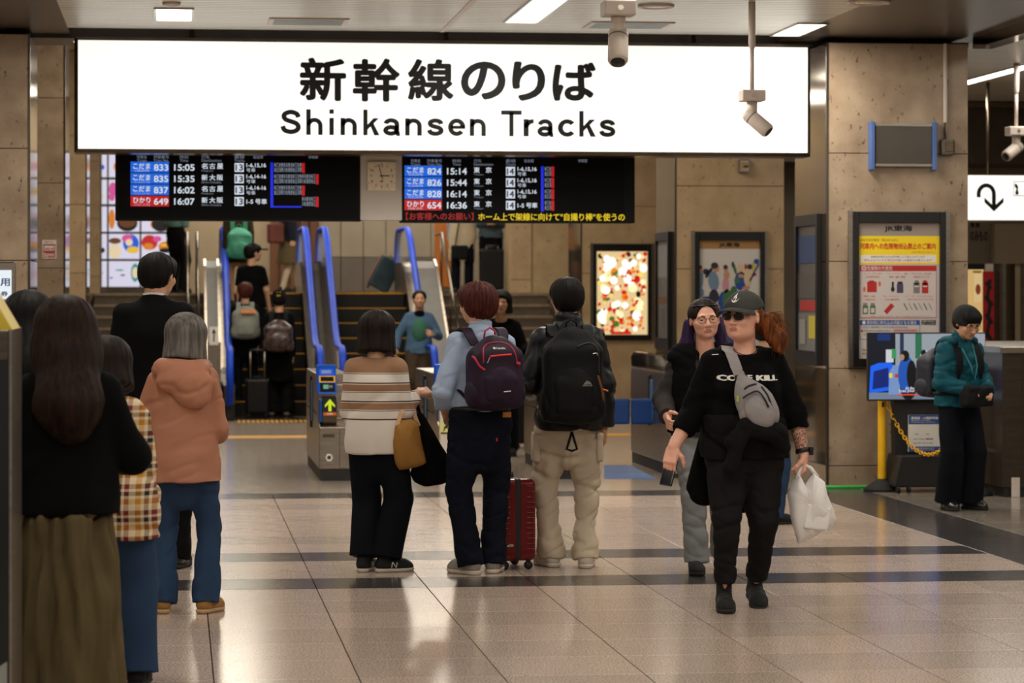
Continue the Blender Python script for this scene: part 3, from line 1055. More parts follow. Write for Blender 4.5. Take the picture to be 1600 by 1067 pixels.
T('電池・スプレー缶は個数に制限があります', 172, 350, 764, 774, M_INK, 3)
p.rect(U(535), V(712), U(625), V(684), M_INK, 2)
T('危険物のお持ち込み', 541, 618, 687, 697, M_WHITE, 3)
T('詳しくはこちら', 541, 618, 700, 710, M_WHITE, 3)
T('係員までお問い合わせください', 165, 330, 855, 868, M_INK)
T('東海旅客鉄道株式会社', 165, 300, 878, 890, M_INK)
p.build('print', e)

# second pillar: advertisement with people against white
Y2 = Y1 + PITCH
e, p, pw, ph, bb = poster_case(1085, 1194, 362, 578, Y2, 'framed advertisement of colourful figures, behind the woman in a cap', paper=mat('poster_white', C(206, 200, 194), .6))
U = lambda a: (a - 72) / (985 - 72) * pw
V = lambda y: ph - (y - 110) / 1620 * ph
p.rect(0, V(225), pw, ph, mat('poster_tan', C(164, 122, 74), .6))
p.text('JR東海', U(365), V(212), V(142) - V(212), M_INK, 3, 0.03, U(680) - U(365))
skin_p = mat('print_skin', C(196, 140, 110), .6)
den_p = mat('print_denim', C(110, 134, 160), .6)
blu_p = mat('print_cobalt', C(34, 70, 150), .6)
grn_p = mat('print_leaf', C(60, 110, 70), .6)
pnk_p = mat('print_rose', C(206, 140, 160), .6)
dk_p = mat('print_dark', C(44, 40, 56), .6)
yel_p = mat('print_lemon', C(196, 180, 50), .6)
tan_p = mat('print_beige', C(214, 190, 150), .6)
E_ = lambda a, y, ra, rb, m, lay=2, rot=0.0: p.ell(U(a), V(y), ra / 913 * pw, rb / 1620 * ph, m, lay, 16, rot)
for a, y, ra, rb, m, lay, rot in ((90, 620, 42, 130, den_p, 2, 0), (95, 500, 30, 40, skin_p, 3, 0), (85, 465, 28, 26, dk_p, 4, 0), (170, 525, 45, 40, dk_p, 2, 0), (100, 800, 40, 60, den_p, 3, 0), (100, 900, 30, 60, pnk_p, 2, 0),
                                  (285, 650, 80, 130, den_p, 3, .1), (320, 475, 48, 58, skin_p, 4, 0), (300, 445, 55, 42, dk_p, 5, 0), (215, 540, 30, 80, dk_p, 2, -.6), (290, 850, 75, 90, dk_p, 3, 0), (310, 1010, 70, 80, skin_p, 2, 0), (150, 900, 130, 50, blu_p, 1, .2),
                                  (468, 700, 50, 110, pnk_p, 2, 0), (480, 570, 45, 60, skin_p, 3, 0), (468, 490, 32, 40, skin_p, 4, 0), (465, 465, 34, 30, dk_p, 5, 0),
                                  (440, 950, 90, 170, blu_p, 1, 0), (490, 900, 70, 150, grn_p, 2, 0), (590, 820, 60, 110, grn_p, 1, 0), (600, 480, 22, 90, grn_p, 2, .3), (575, 430, 20, 40, dk_p, 3, 0), (690, 480, 45, 70, tan_p, 2, 0), (690, 650, 90, 120, blu_p, 2, 0), (640, 640, 45, 40, grn_p, 3, 0), (700, 580, 45, 25, skin_p, 3, 0),
                                  (800, 600, 60, 120, tan_p, 3, 0), (830, 460, 40, 36, dk_p, 4, 0), (770, 460, 20, 40, M_RED, 2, 0), (890, 480, 28, 80, yel_p, 2, .1), (930, 390, 40, 35, blu_p, 2, 0), (900, 560, 30, 22, M_RED, 3, 0), (770, 740, 60, 26, skin_p, 3, .2), (720, 800, 22, 60, tan_p, 2, -.3), (770, 790, 30, 60, blu_p, 2, -.3), (560, 1300, 330, 220, blu_p, 1, 0), (400, 1250, 140, 160, pnk_p, 2, 0)):
    E_(a, y, ra, rb, m, lay, rot)
p.line(U(830), V(650), U(965), V(420), 0.018, blu_p, 3)
p.line(U(745), V(560), U(690), V(530), 0.02, dk_p, 4)
p.build('print', e)

# third pillar: glowing food display
Y3 = Y1 + 2 * PITCH
e, p, pw, ph, bb = poster_case(926, 1017, 381, 531, Y3, 'brightly lit display of white, red and yellow food on the far pillar', 'display', paper=emis('food_backlight', C(236, 206, 150), .9), top=0.10)
rnd = random.Random(11)
fw = emis('food_white', C(255, 252, 240), 1.15)
fy = emis('food_yellow', C(246, 206, 100), 1.1)
fr = emis('food_red', C(214, 26, 20), 0.9)
fo = emis('food_orange', C(240, 130, 30), 1.0)
fg = emis('food_green', C(90, 130, 50), 0.7)
fc = emis('food_cream', C(244, 232, 180), 1.2)
fd = emis('food_dark', C(60, 40, 30), 0.3)
for i in range(150):
    u, v = rnd.uniform(0.03, pw - 0.03), rnd.uniform(0.03, ph - 0.03)
    mm = rnd.choice([fr, fr, fy, fo, fg, fc, fd, fr])
    r = rnd.uniform(0.012, 0.045)
    p.ell(u, v, min(r, u, pw - u), min(r * rnd.uniform(.6, 1.2), v, ph - v), mm, 1 + i % 5, 10, rnd.uniform(0, 3))
for i in range(34):
    u, v = rnd.uniform(0.05, pw - 0.05), rnd.uniform(0.06, ph - 0.06)
    r = rnd.uniform(0.025, 0.062)
    p.ell(u, v, min(r, u, pw - u), min(r * rnd.uniform(.9, 1.3), v, ph - v), fw if rnd.random() < .7 else fc, 7 + i % 4, 14)
for i in range(30):
    u, v = rnd.uniform(0.05, pw - 0.05), rnd.uniform(0.05, ph - 0.05)
    r = rnd.uniform(0.010, 0.022)
    p.ell(u, v, r, r, rnd.choice([fr, fo, fr]), 12, 10)
    p.ell(u, v, r * .5, r * .5, fo, 13, 8)
p.rect(pw * .28, 0.005, pw * .68, 0.04, fr, 14)
p.build('print', e)


# narrow posters on the polished sides of the pillars
def side_poster(x, ya, yb_, z0, z1, label, blocks):
    e = empty('side_poster', (x, (ya + yb_) / 2, z0), 0, label, 'poster', 'posters on the polished pillar sides')
    b = MB()
    b.box(x - .045, ya, z0, x - .001, ya + .06, z1).box(x - .045, yb_ - .06, z0, x - .001, yb_, z1)
    b.box(x - .045, ya + .06, z1 - .09, x - .001, yb_ - .06, z1).box(x - .045, ya + .06, z0, x - .001, yb_ - .06, z0 + .12)
    b.build('frame', M_BLACK, e)
    bx('paper', mat('side_paper', C(96, 92, 88), .4), e, x - .02, ya + .06, z0 + .12, x - .002, yb_ - .06, z1 - .09)
    p = Print((x - .021, yb_ - .06, z0 + .12), Vector((0, -1, 0)), EZ, Vector((-1, 0, 0)))
    W_, H_ = yb_ - ya - .12, z1 - z0 - .21
    for k_, (u0, v0, u1, v1, m) in enumerate(blocks):
        p.rect(u0 * W_, v0 * H_, u1 * W_, v1 * H_, m, 1 + 2 * k_)
    p.build('print', e)


side_poster(5.30, Y1 + .18, Y1 + 1.05, ZA(1268, 570, Y1 + .6), ZA(1268, 336, Y1 + .6), 'dark framed poster on the polished side of the nearest right pillar', [(0, 0, 1, .3, mat('sp_grey', C(120, 118, 116), .5)), (.1, .32, .95, .40, M_RED), (.55, .1, .95, .28, yel_p), (0, .42, 1, .62, mat('sp_mid', C(86, 80, 76), .5)), (0, .70, 1, .92, mat('sp_blue', C(30, 60, 110), .5)), (0.1, .05, .4, .25, mat('sp_pale', C(150, 146, 140), .5))])
side_poster(5.30, Y2 + .2, Y2 + 1.05, ZA(1038, 545, Y2 + .6), ZA(1038, 363, Y2 + .6), 'dark framed poster on the polished side of the second right pillar', [(0, .62, 1, .95, mat('sp_grey', C(120, 118, 116), .5)), (0, .35, 1, .42, mat('sp_brown', C(96, 66, 34), .5)), (.3, .1, .6, .3, mat('sp_mid', C(86, 80, 76), .5))])

# red wireless sticker on the second left pillar
x0, x1 = XA(66, Y2), XA(88, Y2)
z0, z1 = ZA(78, 404, Y2), ZA(78, 375, Y2)
e = empty('wireless_sticker', ((x0 + x1) / 2, Y2, z0), 0, 'red and white free wireless sticker on the second left pillar', 'sticker')
bx('backing', M_WHITE, e, x0, Y2 - .006, z0, x1, Y2 - .0005, z1)
p = Print((x0, Y2 - .0065, z0), EX, EZ, EN)
w_, h_ = x1 - x0, z1 - z0
p.rect(.01, .01, w_ - .01, h_ * .78, M_RED)
p.rect(.02, h_ * .42, w_ - .02, h_ * .70, M_WHITE, 2)
p.text('Wi-Fi', .025, h_ * .44, h_ * .15, M_RED, 3, 0.03, w_ - .05)
p.text('FREE', w_ * .42, h_ * .12, h_ * .16, M_WHITE, 3, 0.03, w_ * .46)
for r in (.012, .022, .032):
    p.ell(w_ * .2 - .0, h_ * .14, r, r, M_WHITE if r != .022 else M_RED, 6 - int(r * 100), 14)
p.text('FREE Wi-Fi', .02, h_ * .86, h_ * .07, M_RED, 3, 0.02, w_ - .05)
p.build('print', e)

# blue barred blank display on the nearest right pillar
x0, x1 = XA(1356, Y1), XA(1463, Y1)
z0, z1 = ZA(1410, 266, Y1), ZA(1410, 191, Y1)
e = empty('wall_display', ((x0 + x1) / 2, Y1, z0), 0, 'switched off display between two blue bars, high on the stone pillar', 'display')
for a in (x0 + .002, x1 - .052):
    MB().prism([(a, Y1 - .03), (a + .01, Y1 - .07), (a + .04, Y1 - .07), (a + .05, Y1 - .03), (a + .05, Y1 - .001), (a, Y1 - .001)], 'z', z0, z1).build('blue_bar', noisy('bar_blue', C(70, 96, 150), C(80, 106, 160), 5, .4), e, bevel=0.004)
bx('panel', noisy('panel_grey', C(70, 63, 55), C(78, 71, 62), 2, .25, 0.2), e, x0 + .052, Y1 - .05, z0 + .04, x1 - .052, Y1 - .001, z1 - .03)
bx('trim', M_STEEL, e, x0 + .052, Y1 - .056, z0 + .03, x1 - .052, Y1 - .05, z0 + .05)
bx('trim', M_STEEL, e, x0 + .052, Y1 - .056, z1 - .035, x1 - .052, Y1 - .05, z1 - .015)
xcnd = XA(1476, Y1)
e = empty('conduit', (xcnd, Y1, ZA(1476, 242, Y1)), 0, 'pale vertical conduit ending in a small box on the stone pillar', 'conduit')
bx('pipe', M_WHITEP, e, xcnd - .013, Y1 - .03, ZA(1476, 192, Y1), xcnd + .013, Y1 - .001, 3.66, 0.005)
MB().tube([(xcnd, Y1 - .02, ZA(1476, 192, Y1)), (xcnd - .004, Y1 - .02, ZA(1476, 205, Y1)), (xcnd + .004, Y1 - .02, ZA(1476, 219, Y1))], 0.006, 8).build('cable', M_BLACKP, e, smooth=True)
za, zb = ZA(1478, 243, Y1), ZA(1478, 218, Y1)
bx('box', M_STEEL_D, e, XA(1468, Y1), Y1 - .06, za, XA(1489, Y1), Y1 - .001, zb, 0.01)
bx('box_cover', M_BRONZE, e, XA(1474, Y1), Y1 - .068, za + .03, XA(1487, Y1), Y1 - .06, zb - .02, 0.004)

# small sensor box on the second pillar
e = empty('sensor_box', (XA(1160, Y2), Y2, ZA(1160, 270, Y2)), 0, 'small clear sensor box on the wall just under the big sign', 'sensor')
bx('cover', M_STEEL, e, XA(1153, Y2), Y2 - .07, ZA(1160, 270, Y2), XA(1170, Y2), Y2 - .001, ZA(1160, 249, Y2), 0.012)
bx('lens', mat('amber', C(176, 130, 50), .3), e, XA(1157, Y2), Y2 - .078, ZA(1160, 264, Y2), XA(1166, Y2), Y2 - .07, ZA(1160, 255, Y2), 0.004)
bx('slot', M_BLACK, e, XA(1160, Y2), Y2 - .082, ZA(1160, 262, Y2), XA(1167, Y2), Y2 - .078, ZA(1160, 259, Y2))

# lit sign seen edge on between the first two right pillars
yl = 33.0
e = empty('far_lit_sign', (XA(1231, yl), yl, ZA(1231, 342, yl)), 0, 'narrow white lit sign glimpsed right of the second pillar', 'sign')
bx('housing', M_STEEL_D, e, XA(1224, yl), yl + .005, ZA(1231, 344, yl), 7.4, yl + .15, ZA(1231, 270, yl))
bx('hanger', M_STEEL_D, e, 7.0, yl + .04, ZA(1231, 270, yl), 7.08, yl + .12, 4.75)
bx('light_panel', MATS['sign_white'], e, XA(1225, yl), yl, ZA(1231, 342, yl), 7.35, yl + .005, ZA(1231, 272, yl))

# right corridor: turn back arrow sign
yt = 27.5
e = empty('arrow_sign', (XA(1570, yt), yt, ZA(1550, 344, yt)), 0, 'white lit sign with a black U turn arrow at the right edge', 'sign')
x0, x1, z0, z1 = 6.6, XA(1680, yt), ZA(1557, 344, yt), ZA(1557, 274, yt)
bx('housing', M_STEEL_D, e, x0, yt + .004, z0 - .01, x1, yt + .2, z1 + .01)
bx('light_panel', MATS['sign_white'], e, x0 + .01, yt, z0, x1 - .01, yt + .004, z1)
p = Print((0, yt - .001, 0), EX, EZ, EN)
q = lambda px, py: (XA(px, yt), ZA(1557, py, yt))
arc = [q(1541 - 15 * math.cos(t_), 303 - 16.5 * math.sin(t_)) for t_ in np.linspace(0, math.pi, 15)]
arc2 = [q(1541 - 8.8 * math.cos(t_), 303 - 10.2 * math.sin(t_)) for t_ in np.linspace(0, math.pi, 15)]
for i in range(14):
    p.poly([arc[i], arc2[i], arc2[i + 1], arc[i + 1]], M_SIGNINK)
p.poly([q(1526, 303), q(1526, 308.5), q(1532.2, 308.5), q(1532.2, 303)], M_SIGNINK)
p.poly([q(1549.8, 303), q(1549.8, 323), q(1556, 323), q(1556, 303)], M_SIGNINK)
p.poly([q(1538, 308.5), q(1538, 316), q(1553, 330.5), q(1553, 322.5)], M_SIGNINK)
p.poly([q(1568, 308.5), q(1568, 316), q(1553, 330.5), q(1553, 322.5)], M_SIGNINK)
for a in (1583.5,):
    p.rect(*q(a, 306), *q(1640, 283), M_GREYP, 1)
    p.rect(*q(a + .8, 305), *q(1640, 284), MATS['sign_white'], 2)
p.ell(*q(1589, 297), 0.012, 0.012, M_SIGNINK, 3)
p.rect(*q(1586.5, 304), *q(1591.5, 298.5), M_SIGNINK, 3)
p.ell(*q(1588, 291), .016, .03, M_SIGNINK, 3, 10, .5)
p.build('arrow_print', e)
for px in (1548, 1640):
    MB().tube([(XA(px, yt), yt + .1, z1), (XA(px, yt), yt + .1, ZC)], 0.018, 8).build('hanger_rod', M_BRONZE, e, smooth=True)


# ================================================================== ESCALATORS
def step_line(y):
    return min(MEZ, max(0.0, (y - 37.0) * MEZ / 2.77))


M_STEPB = noisy('escalator_step', C(16, 15, 14), C(26, 24, 22), 30, 0.5, 0.3)
M_YLINE = noisy('yellow_line', C(190, 136, 16), C(204, 148, 22), 10, 0.6)
M_RAIL = noisy('blue_handrail', C(6, 58, 182), C(9, 66, 196), 6, 0.5, spec=.25)


def rail_path(x):
    pts = []
    zc = 0.52
    for t_ in np.linspace(-0.9, math.pi / 2, 9):
        pts.append((x, 35.95 - 0.40 * math.cos(t_), zc + 0.40 * math.sin(t_)))
    for y in np.linspace(36.3, 41.4, 26):
        k = sum(step_line(y + d) for d in (-.35, -.2, 0, .2, .35)) / 5
        pts.append((x, y, k + 0.92))
    for t_ in np.linspace(math.pi / 2, -0.9, 9):
        pts.append((x, 41.45 + 0.36 * math.cos(t_), MEZ + 0.56 + 0.36 * math.sin(t_)))
    return pts


def escalator(xl, xr, label):
    e = empty('escalator', ((xl + xr) / 2, 36, 0), 0, label, 'escalator', 'escalators with blue handrails')
    n = 8
    for i in range(n):
        z1 = MEZ * (i + 1) / n
        y0 = 37.0 + 2.77 * i / n
        s = bx('step', M_STEPB, e, xl + .09, y0, max(0, z1 - 0.34), xr - .09, y0 + 0.75, z1 - .004)
        bx('step_edge', M_YLINE, s, xl + .09, y0 - .004, z1 - .014, xr - .09, y0 + .02, z1)
    bx('landing_plate', M_STEEL_D, e, xl + .09, 35.9, 0.0, xr - .09, 37.0, 0.012)
    bx('upper_landing_plate', M_STEEL_D, e, xl + .09, 40.0, MEZ - 0.05, xr - .09, 41.6, MEZ + .006)
    bx('landing_edge', M_YLINE, e, xl + .09, 39.95, MEZ - 0.06, xr - .09, 40.0, MEZ + .012)
    for x in (xl, xr):
        path = rail_path(x)
        v, f = [], []
        m_ = len(path)
        for i, p0 in enumerate(path):
            p0 = Vector(p0)
            d = Vector(path[min(i + 1, m_ - 1)]) - Vector(path[max(i - 1, 0)])
            d.normalize()
            nrm = Vector((1, 0, 0)).cross(d)
            for a, c_ in ((-.042, -.02), (-.046, 0), (-.034, .022), (.034, .022), (.046, 0), (.042, -.02)):
                v.append(p0 + Vector((a, 0, 0)) - nrm * (-c_))
        for i in range(m_ - 1):
            for j in range(6):
                f.append((i * 6 + j, i * 6 + (j + 1) % 6, (i + 1) * 6 + (j + 1) % 6, (i + 1) * 6 + j))
        b = MB()
        b.mesh(v, f)
        b.build('handrail', M_RAIL, e, smooth=True)
        inner = [(p[1], p[2] - .03) for p in path[8:-8]]
        ys_ = [p[0] for p in inner]
        low = [(y, (sum(step_line(y + d) for d in (-.35, 0, .35)) / 3) + 0.42) for y in ys_]
        MB().prism(inner + low[::-1], 'x', x - .008, x + .008).build('glass_balustrade', M_GLASS, e)
        bot = [(y, max(0.0, step_line(y) - 0.35)) for y in ys_]
        MB().prism(low + bot[::-1], 'x', x - .07, x + .07).build('skirt_panel', M_STEEL_D, e)
        cap = MB()
        for i in range(len(low) - 1):
            a, c_ = low[i], low[i + 1]
            cap.prism([(a[0], a[1]), (c_[0], c_[1]), (c_[0], c_[1] + .02), (a[0], a[1] + .02)], 'x', x - .075, x + .075)
        cap.build('deck_trim', M_STEEL_D, e)
        # newel at the foot
        q = [(35.95 - 0.36 * math.cos(t_), 0.52 + 0.36 * math.sin(t_)) for t_ in np.linspace(-1.2, math.pi / 2, 10)] + [(36.32, .88), (36.32, 0.06)]
        MB().prism(q, 'x', x - .035, x + .035).build('newel', M_STEEL_D, e)
        bx('newel_foot', M_BLACKP, e, x - .07, 35.82, 0.0, x + .07, 36.4, 0.22, 0.02)
        q = [(41.44 + 0.33 * math.cos(t_), MEZ + .56 + 0.33 * math.sin(t_)) for t_ in np.linspace(math.pi / 2, -1.2, 10)] + [(41.3, MEZ), (41.3, MEZ + .88)]
        MB().prism(q, 'x', x - .03, x + .03).build('upper_newel', M_GLASS, e)
    return e


es1 = escalator(0.65, 1.78, 'left escalator with blue handrails, people riding up with backpacks')
es2 = escalator(2.06, 3.22, 'right escalator with blue handrails, woman in denim jacket riding down')
# steel cladding beside them
M_CLAD = noisy('cladding_steel', C(52, 46, 40), C(64, 57, 50), 5, 0.5, 0.2)
def cladding(x0, x1, zoff, label):
    ys_ = list(np.linspace(36.2, 41.3, 16))
    up = [(y, step_line(y) + zoff) for y in ys_]
    e = empty('escalator_cladding', ((x0 + x1) / 2, 36.2, 0), 0, label, 'cladding', 'steel cladding beside the escalators')
    MB().prism(up + [(41.3, 0), (36.2, 0)], 'x', x0, x1).build('panel', M_CLAD, e)
    for x in (x0, x1):
        b = MB()
        for a, c_ in zip(up[:-1], up[1:]):
            b.prism([a, c_, (c_[0], c_[1] + .03), (a[0], a[1] + .03)], 'x', x - .015, x + .015)
        b.build('top_trim', M_STEEL_D, e)
    return e


cl = cladding(0.38, 0.56, 0.45, 'brushed steel cladding left of the left escalator')
bx('arrow_post', M_STEEL, cl, XA(324, 36.1), 36.0, 0, XA(345, 36.1), 36.19, 0.98)
p = Print((XA(327, 36), 35.998, ZA(334, 539, 36)), EX, EZ, EN)
p.rect(0, 0, 0.115, 0.23, M_WHITE)
p.line(.0575, .04, .0575, .17, 0.016, M_INK, 2)
p.poly([(.0575, .205), (.03, .15), (.085, .15)], M_INK, 2)
p.build('arrow_plate', cl)
cladding(1.86, 1.98, 0.42, 'steel decking between the two escalators')
cl3 = cladding(3.31, 3.60, 0.45, 'brushed steel balustrade between the right escalator and the stairs')
e = empty('stair_handrail', (3.75, 37.6, 0), 0, 'thin steel handrail of the stairs right of the escalators', 'handrail', 'stair handrails')
MB().tube([(3.74, 37.35, 0.85), (3.74, 40.3, MEZ + .85), (3.74, 41.2, MEZ + .85)], 0.022, 10).build('rail', M_STEEL_D, e, smooth=True)
for y in (37.6, 39.0, 40.4):
    z = max(0, (y - 37.55) * MEZ / 3.05 + .1)
    MB().tube([(3.74, y, min(z, MEZ)), (3.74, y, min(MEZ + .85, .85 + (y - 37.35) * MEZ / 2.95))], 0.014, 8).build('post', M_STEEL_D, e, smooth=True)
e = empty('stair_handrail', (0.2, 37.6, 0), 0, 'steel double handrail on the stairs beside the suited man', 'handrail', 'stair handrails')
for x in (0.14, 0.28):
    MB().tube([(x, 37.35, 0.85), (x, 40.3, MEZ + .85), (x, 41.2, MEZ + .85), (x, 41.2, MEZ)], 0.022, 10).build('rail', M_STEEL_D, e, smooth=True)
    MB().tube([(x, 37.35, 0.85), (x, 37.35, 0)], 0.02, 10).build('post', M_STEEL_D, e, smooth=True)
    MB().tube([(x, 40.5, MEZ - .2), (x, 40.5, MEZ + .85)], 0.02, 10).build('post', M_STEEL_D, e, smooth=True)

# floor markings
fy_ = empty('tactile_line', (2, 31.6, 0), 0, 'thin yellow guide line across the floor behind the ticket gates', 'floor marking')
bx('strip', M_YLINE, fy_, -1.1, F(410, 685).y, 0.0, 5.2, F(410, 681).y, 0.004)
e = empty('warning_strip', (1.2, 35.6, 0), 0, 'yellow and black striped strip at the foot of the left escalator', 'floor marking')
xa, xb, ya, yb2 = XA(370, 35.6), XA(481, 35.6), F(420, 661).y, F(420, 654).y
bx('base', M_BLACKP, e, xa, ya, 0, xb, yb2, 0.004)
k = 15
st = (xb - xa) / k
for i in range(k):
    MB().prism([(xa + i * st, ya), (xa + (i + .6) * st, ya), (xa + (i + 1.0) * st, yb2), (xa + (i + .4) * st, yb2)], 'z', 0.004, 0.006).build('yellow_stripe', M_YLINE, e)
e = empty('blue_floor_sign', (3.9, 25.0, 0), 0, 'blue floor sticker between the two right ticket gates', 'floor marking')
MB().prism([tuple(F(944, 748)[:2]), tuple(F(1025, 748)[:2]), tuple(F(985, 727)[:2]), tuple(F(944, 727)[:2])], 'z', 0.0005, 0.003).build('sticker', noisy('sticker_blue', C(40, 100, 170), C(54, 116, 186), 3, .4), e)


# ================================================================== TICKET GATES
M_ARROW = emis('arrow_led', C(196, 214, 30), 0.9)
M_ORANGE = emis('orange_strip', C(214, 96, 24), 0.5)
M_BLUELCD = emis('blue_lcd', C(40, 90, 220), 0.8)
M_FLAP = noisy('flap_blue', C(16, 70, 140), C(22, 80, 156), 4, .35)
M_FLAPG = noisy('flap_grey_blue', C(84, 116, 160), C(94, 126, 170), 4, .35)


def gate(x0, label, tall=False, head=True):
    wd, ya, yb_, h = 0.28, 24.25, 26.65, 0.90
    g = empty('ticket_gate', (x0 + wd / 2, ya, 0), 0, label, 'ticket gate', 'row of ticket gates')
    bx('kick_base', M_BLACKP, g, x0 + .01, ya + .01, 0, x0 + wd - .01, yb_ - .01, 0.10)
    b = MB()
    b.prism([(ya, .10), (yb_, .10), (yb_, h - .06), (yb_ - .06, h), (ya + .34, h), (ya + .16, h - .08), (ya + .16, .52), (ya, .46)], 'x', x0, x0 + wd)
    body = b.build('body', M_STEEL, g, bevel=0.008)
    bx('front_seam', M_STEEL_D, g, x0 + .172, ya - .002, .12, x0 + .176, ya + .004, .44)
    bx('slot_plate', M_STEEL_D, g, x0 + .03, ya - .003, .37, x0 + .13, ya + .004, .40)
    p = Print((x0 + .085, ya - .003, .20), EX, EZ, EN)
    p.ell(0, 0, .032, .036, M_WHITE, 1, 6)
    p.ell(0, 0, .018, .018, M_STEEL_D, 2, 14)
    p.build('round_emblem', g)
    # rounded arrow housing
    prof = [(ya + .16, .46), (ya + .06, .46), (ya + .0, .50), (ya - .03, .58), (ya - .02, .68), (ya + .04, .72), (ya + .16, .72)]
    ho = MB().prism(prof, 'x', x0 + .03, x0 + .15).build('arrow_housing', M_STEEL_D, g, bevel=0.004)
    bx('housing_cheek', M_BLUE_D, ho, x0 - .002, ya - .02, .50, x0 + .03, ya + .16, .70, 0.012)
    pp = Print((x0 + .035, ya - .034, .56), EX, Vector((0, 0.0, 1)), EN)
    pp.rect(0, 0, .11, .15, M_BLACK)
    if head:
        pp.poly([(.055, .14), (.012, .088), (.012, .068), (.042, .094), (.042, .035), (.068, .035), (.068, .094), (.098, .068), (.098, .088)], M_ARROW, 2)
        pp.rect(0, 0, .11, .026, M_ORANGE, 2)
        pp.text('IC専用', .03, .005, .016, M_WHITE, 3, 0.02)
    pp.build('arrow_display', ho)
    # blue head with reader
    hd = MB().prism([(ya + .05, .74), (ya + .24, .985), (ya + .30, .985), (ya + .36, .9), (ya + .36, .74)], 'x', x0 - .012, x0 + .155).build('reader_head', M_BLUE, g, bevel=0.012)
    sl = Vector((0, .19, .245)).normalized()
    nn = Vector((0, -.245, .19)).normalized()
    pp = Print((x0 + .0, ya + .05, .74), EX, sl, nn, 0.0012)
    pp.rect(.012, .20, .13, .262, M_BLUELCD, 2)
    pp.rect(.03, .215, .11, .248, M_LEDDIM, 3)
    pp.rect(.006, .12, .145, .19, M_YELLOW, 2)
    pp.rect(.02, .132, .13, .178, M_BLACK, 3)
    pp.rect(.012, .02, .14, .112, M_BLACK, 2)
    pp.rect(.04, .05, .085, .095, emis('lcd_green', C(120, 190, 160), .5), 3)
    pp.rect(.09, .06, .12, .09, M_GREYP, 3)
    pp.build('reader_panel', hd)
    # doors into the passage
    for sgn, nm in ((1, 'flap_door'),):
        bx(nm, M_FLAPG, g, x0 - 0.012, ya + 1.1, .46, x0 - .002, ya + 1.24, .82, 0.006)
        bx('flap_hinge', M_BLACKP, g, x0 - .02, ya + 1.25, .40, x0 - .001, ya + 1.30, .86, 0.006)
    if tall:
        sc = MB().prism([(ya + .3, .90), (yb_ - .1, .90), (yb_ - .05, 1.0), (yb_ - .2, 1.05), (ya + .6, 1.05), (ya + .35, 1.0)], 'x', x0 - .01, x0 + .06).build('dark_screen', M_DGLASS, g, bevel=0.01)
    bx('side_shadow_gap', M_BLACKP, g, x0 - .002, ya + .4, .55, x0 + .0, yb_ - .1, .57)
    return g


gate(1.20, 'ticket gate with blue reader and glowing green arrow beside the striped sweater')
g2 = gate(2.22, 'ticket gate with yellow sticker mostly hidden by the man in blue shirt')
gate(3.25, 'ticket gate mostly hidden by the man in black jacket', True)
g4 = gate(4.27, 'rightmost ticket gate with tall dark screen and blue barrier flap', True)
# blue barrier flaps of the closed passage
for nm, pa, pb, gg in (('barrier_flap', 986, 1046, g4), ('barrier_flap', 940, 984, None)):
    Yf = 25.4
    par = g4 if gg else [o for o in bpy.data.objects if o.name.startswith('ticket_gate')][2]
    fl = bx('barrier_flap', M_FLAP, par, XA(pa, Yf), Yf - .02, ZA(pa, 663, Yf), XA(pb, Yf), Yf + .02, ZA(pa, 623, Yf), 0.02, seg=3)
pst = bx('sticker_post', M_WHITEP, g2, XA(686, 24.2), 24.12, .0, XA(708, 24.2), 24.24, .78, 0.006)
p = Print((XA(687, 24.12), 24.118, ZA(698, 679, 24.12)), EX, EZ, EN)
p.rect(0, 0, .115, .115, mat('sticker_yellow', C(214, 206, 130), .6))
p.ell(.06, .07, .03, .012, M_INK, 2, 12, .6)
p.ell(.075, .095, .011, .011, M_INK, 2)
p.line(.05, .06, .03, .03, .010, M_INK, 2)
p.line(.06, .06, .085, .035, .010, M_INK, 2)
p.line(.04, .09, .09, .08, .009, M_INK, 2)
p.rect(.008, .006, .108, .020, M_INK, 2)
p.build('yellow_sticker', pst)


# ================================================================== SECURITY CAMERAS
def cctv(px, py_box, D, w_, label, tgt, pole_from):
    L = (px - 800) / FPX * D
    x, y = D * SA + L * CA, D * CA - L * SA
    z = CAMH + (VY - py_box) * D / FPX
    e = empty('security_camera', (x, y, z), 0, label, 'security camera', 'security cameras')
    bx('mount_box', M_WHITEP, e, x - w_ / 2, y - w_ / 2, z - .04, x + w_ / 2, y + w_ / 2, z + .04, 0.008)
    MB().prism([(x + .016 * math.cos(t_), z + .016 * math.sin(t_)) for t_ in np.linspace(0, 2 * math.pi, 16)[:-1]], 'y', y - w_ / 2 - .004, y - w_ / 2).build('box_port', M_STEEL, e)
    if pole_from == 'pole':
        MB().tube([(x, y, z + .04), (x, y, z + .36)], .016, 12).build('pole', M_WHITEP, e, smooth=True)
        MB().tube([(x, y, z + .34), (x, y, z + .36), (x, y, z + .37), (x, y, ZC)], [.018, .022, .026, .026], 12).build('upper_pole', M_WHITEP, e, smooth=True)
    else:
        for dx in (-.03, .035):
            MB().tube([(x + dx, y, z + .04), (x + dx, y, ZC)], .014, 10).build('conduit_pipe', M_STEEL, e, smooth=True)
    t = Vector(tgt).normalized()
    MB().tube([(x, y, z - .04), (x, y, z - .10), (x, y, z - .15), (x, y - .005, z - .165)], [.04, .038, .038, .03], 16).build('neck', M_WHITEP, e, smooth=True)
    j = Vector((x, y, z - .155))
    a = j - t * .05
    MB().tube([a - t * .012, a, a + t * .02, a + t * .2, a + t * .215], [.03, .048, .054, .054, .046], 20).build('barrel', M_WHITEP, e, smooth=True)
    MB().tube([a + t * .045, a + t * .055], [.0552, .0552], 20).build('barrel_ring', M_GREYP, e, smooth=True)
    MB().tube([a + t * .212, a + t * .219], [.04, .038], 18).build('lens_glass', M_BLACK, e, smooth=True)
    return e


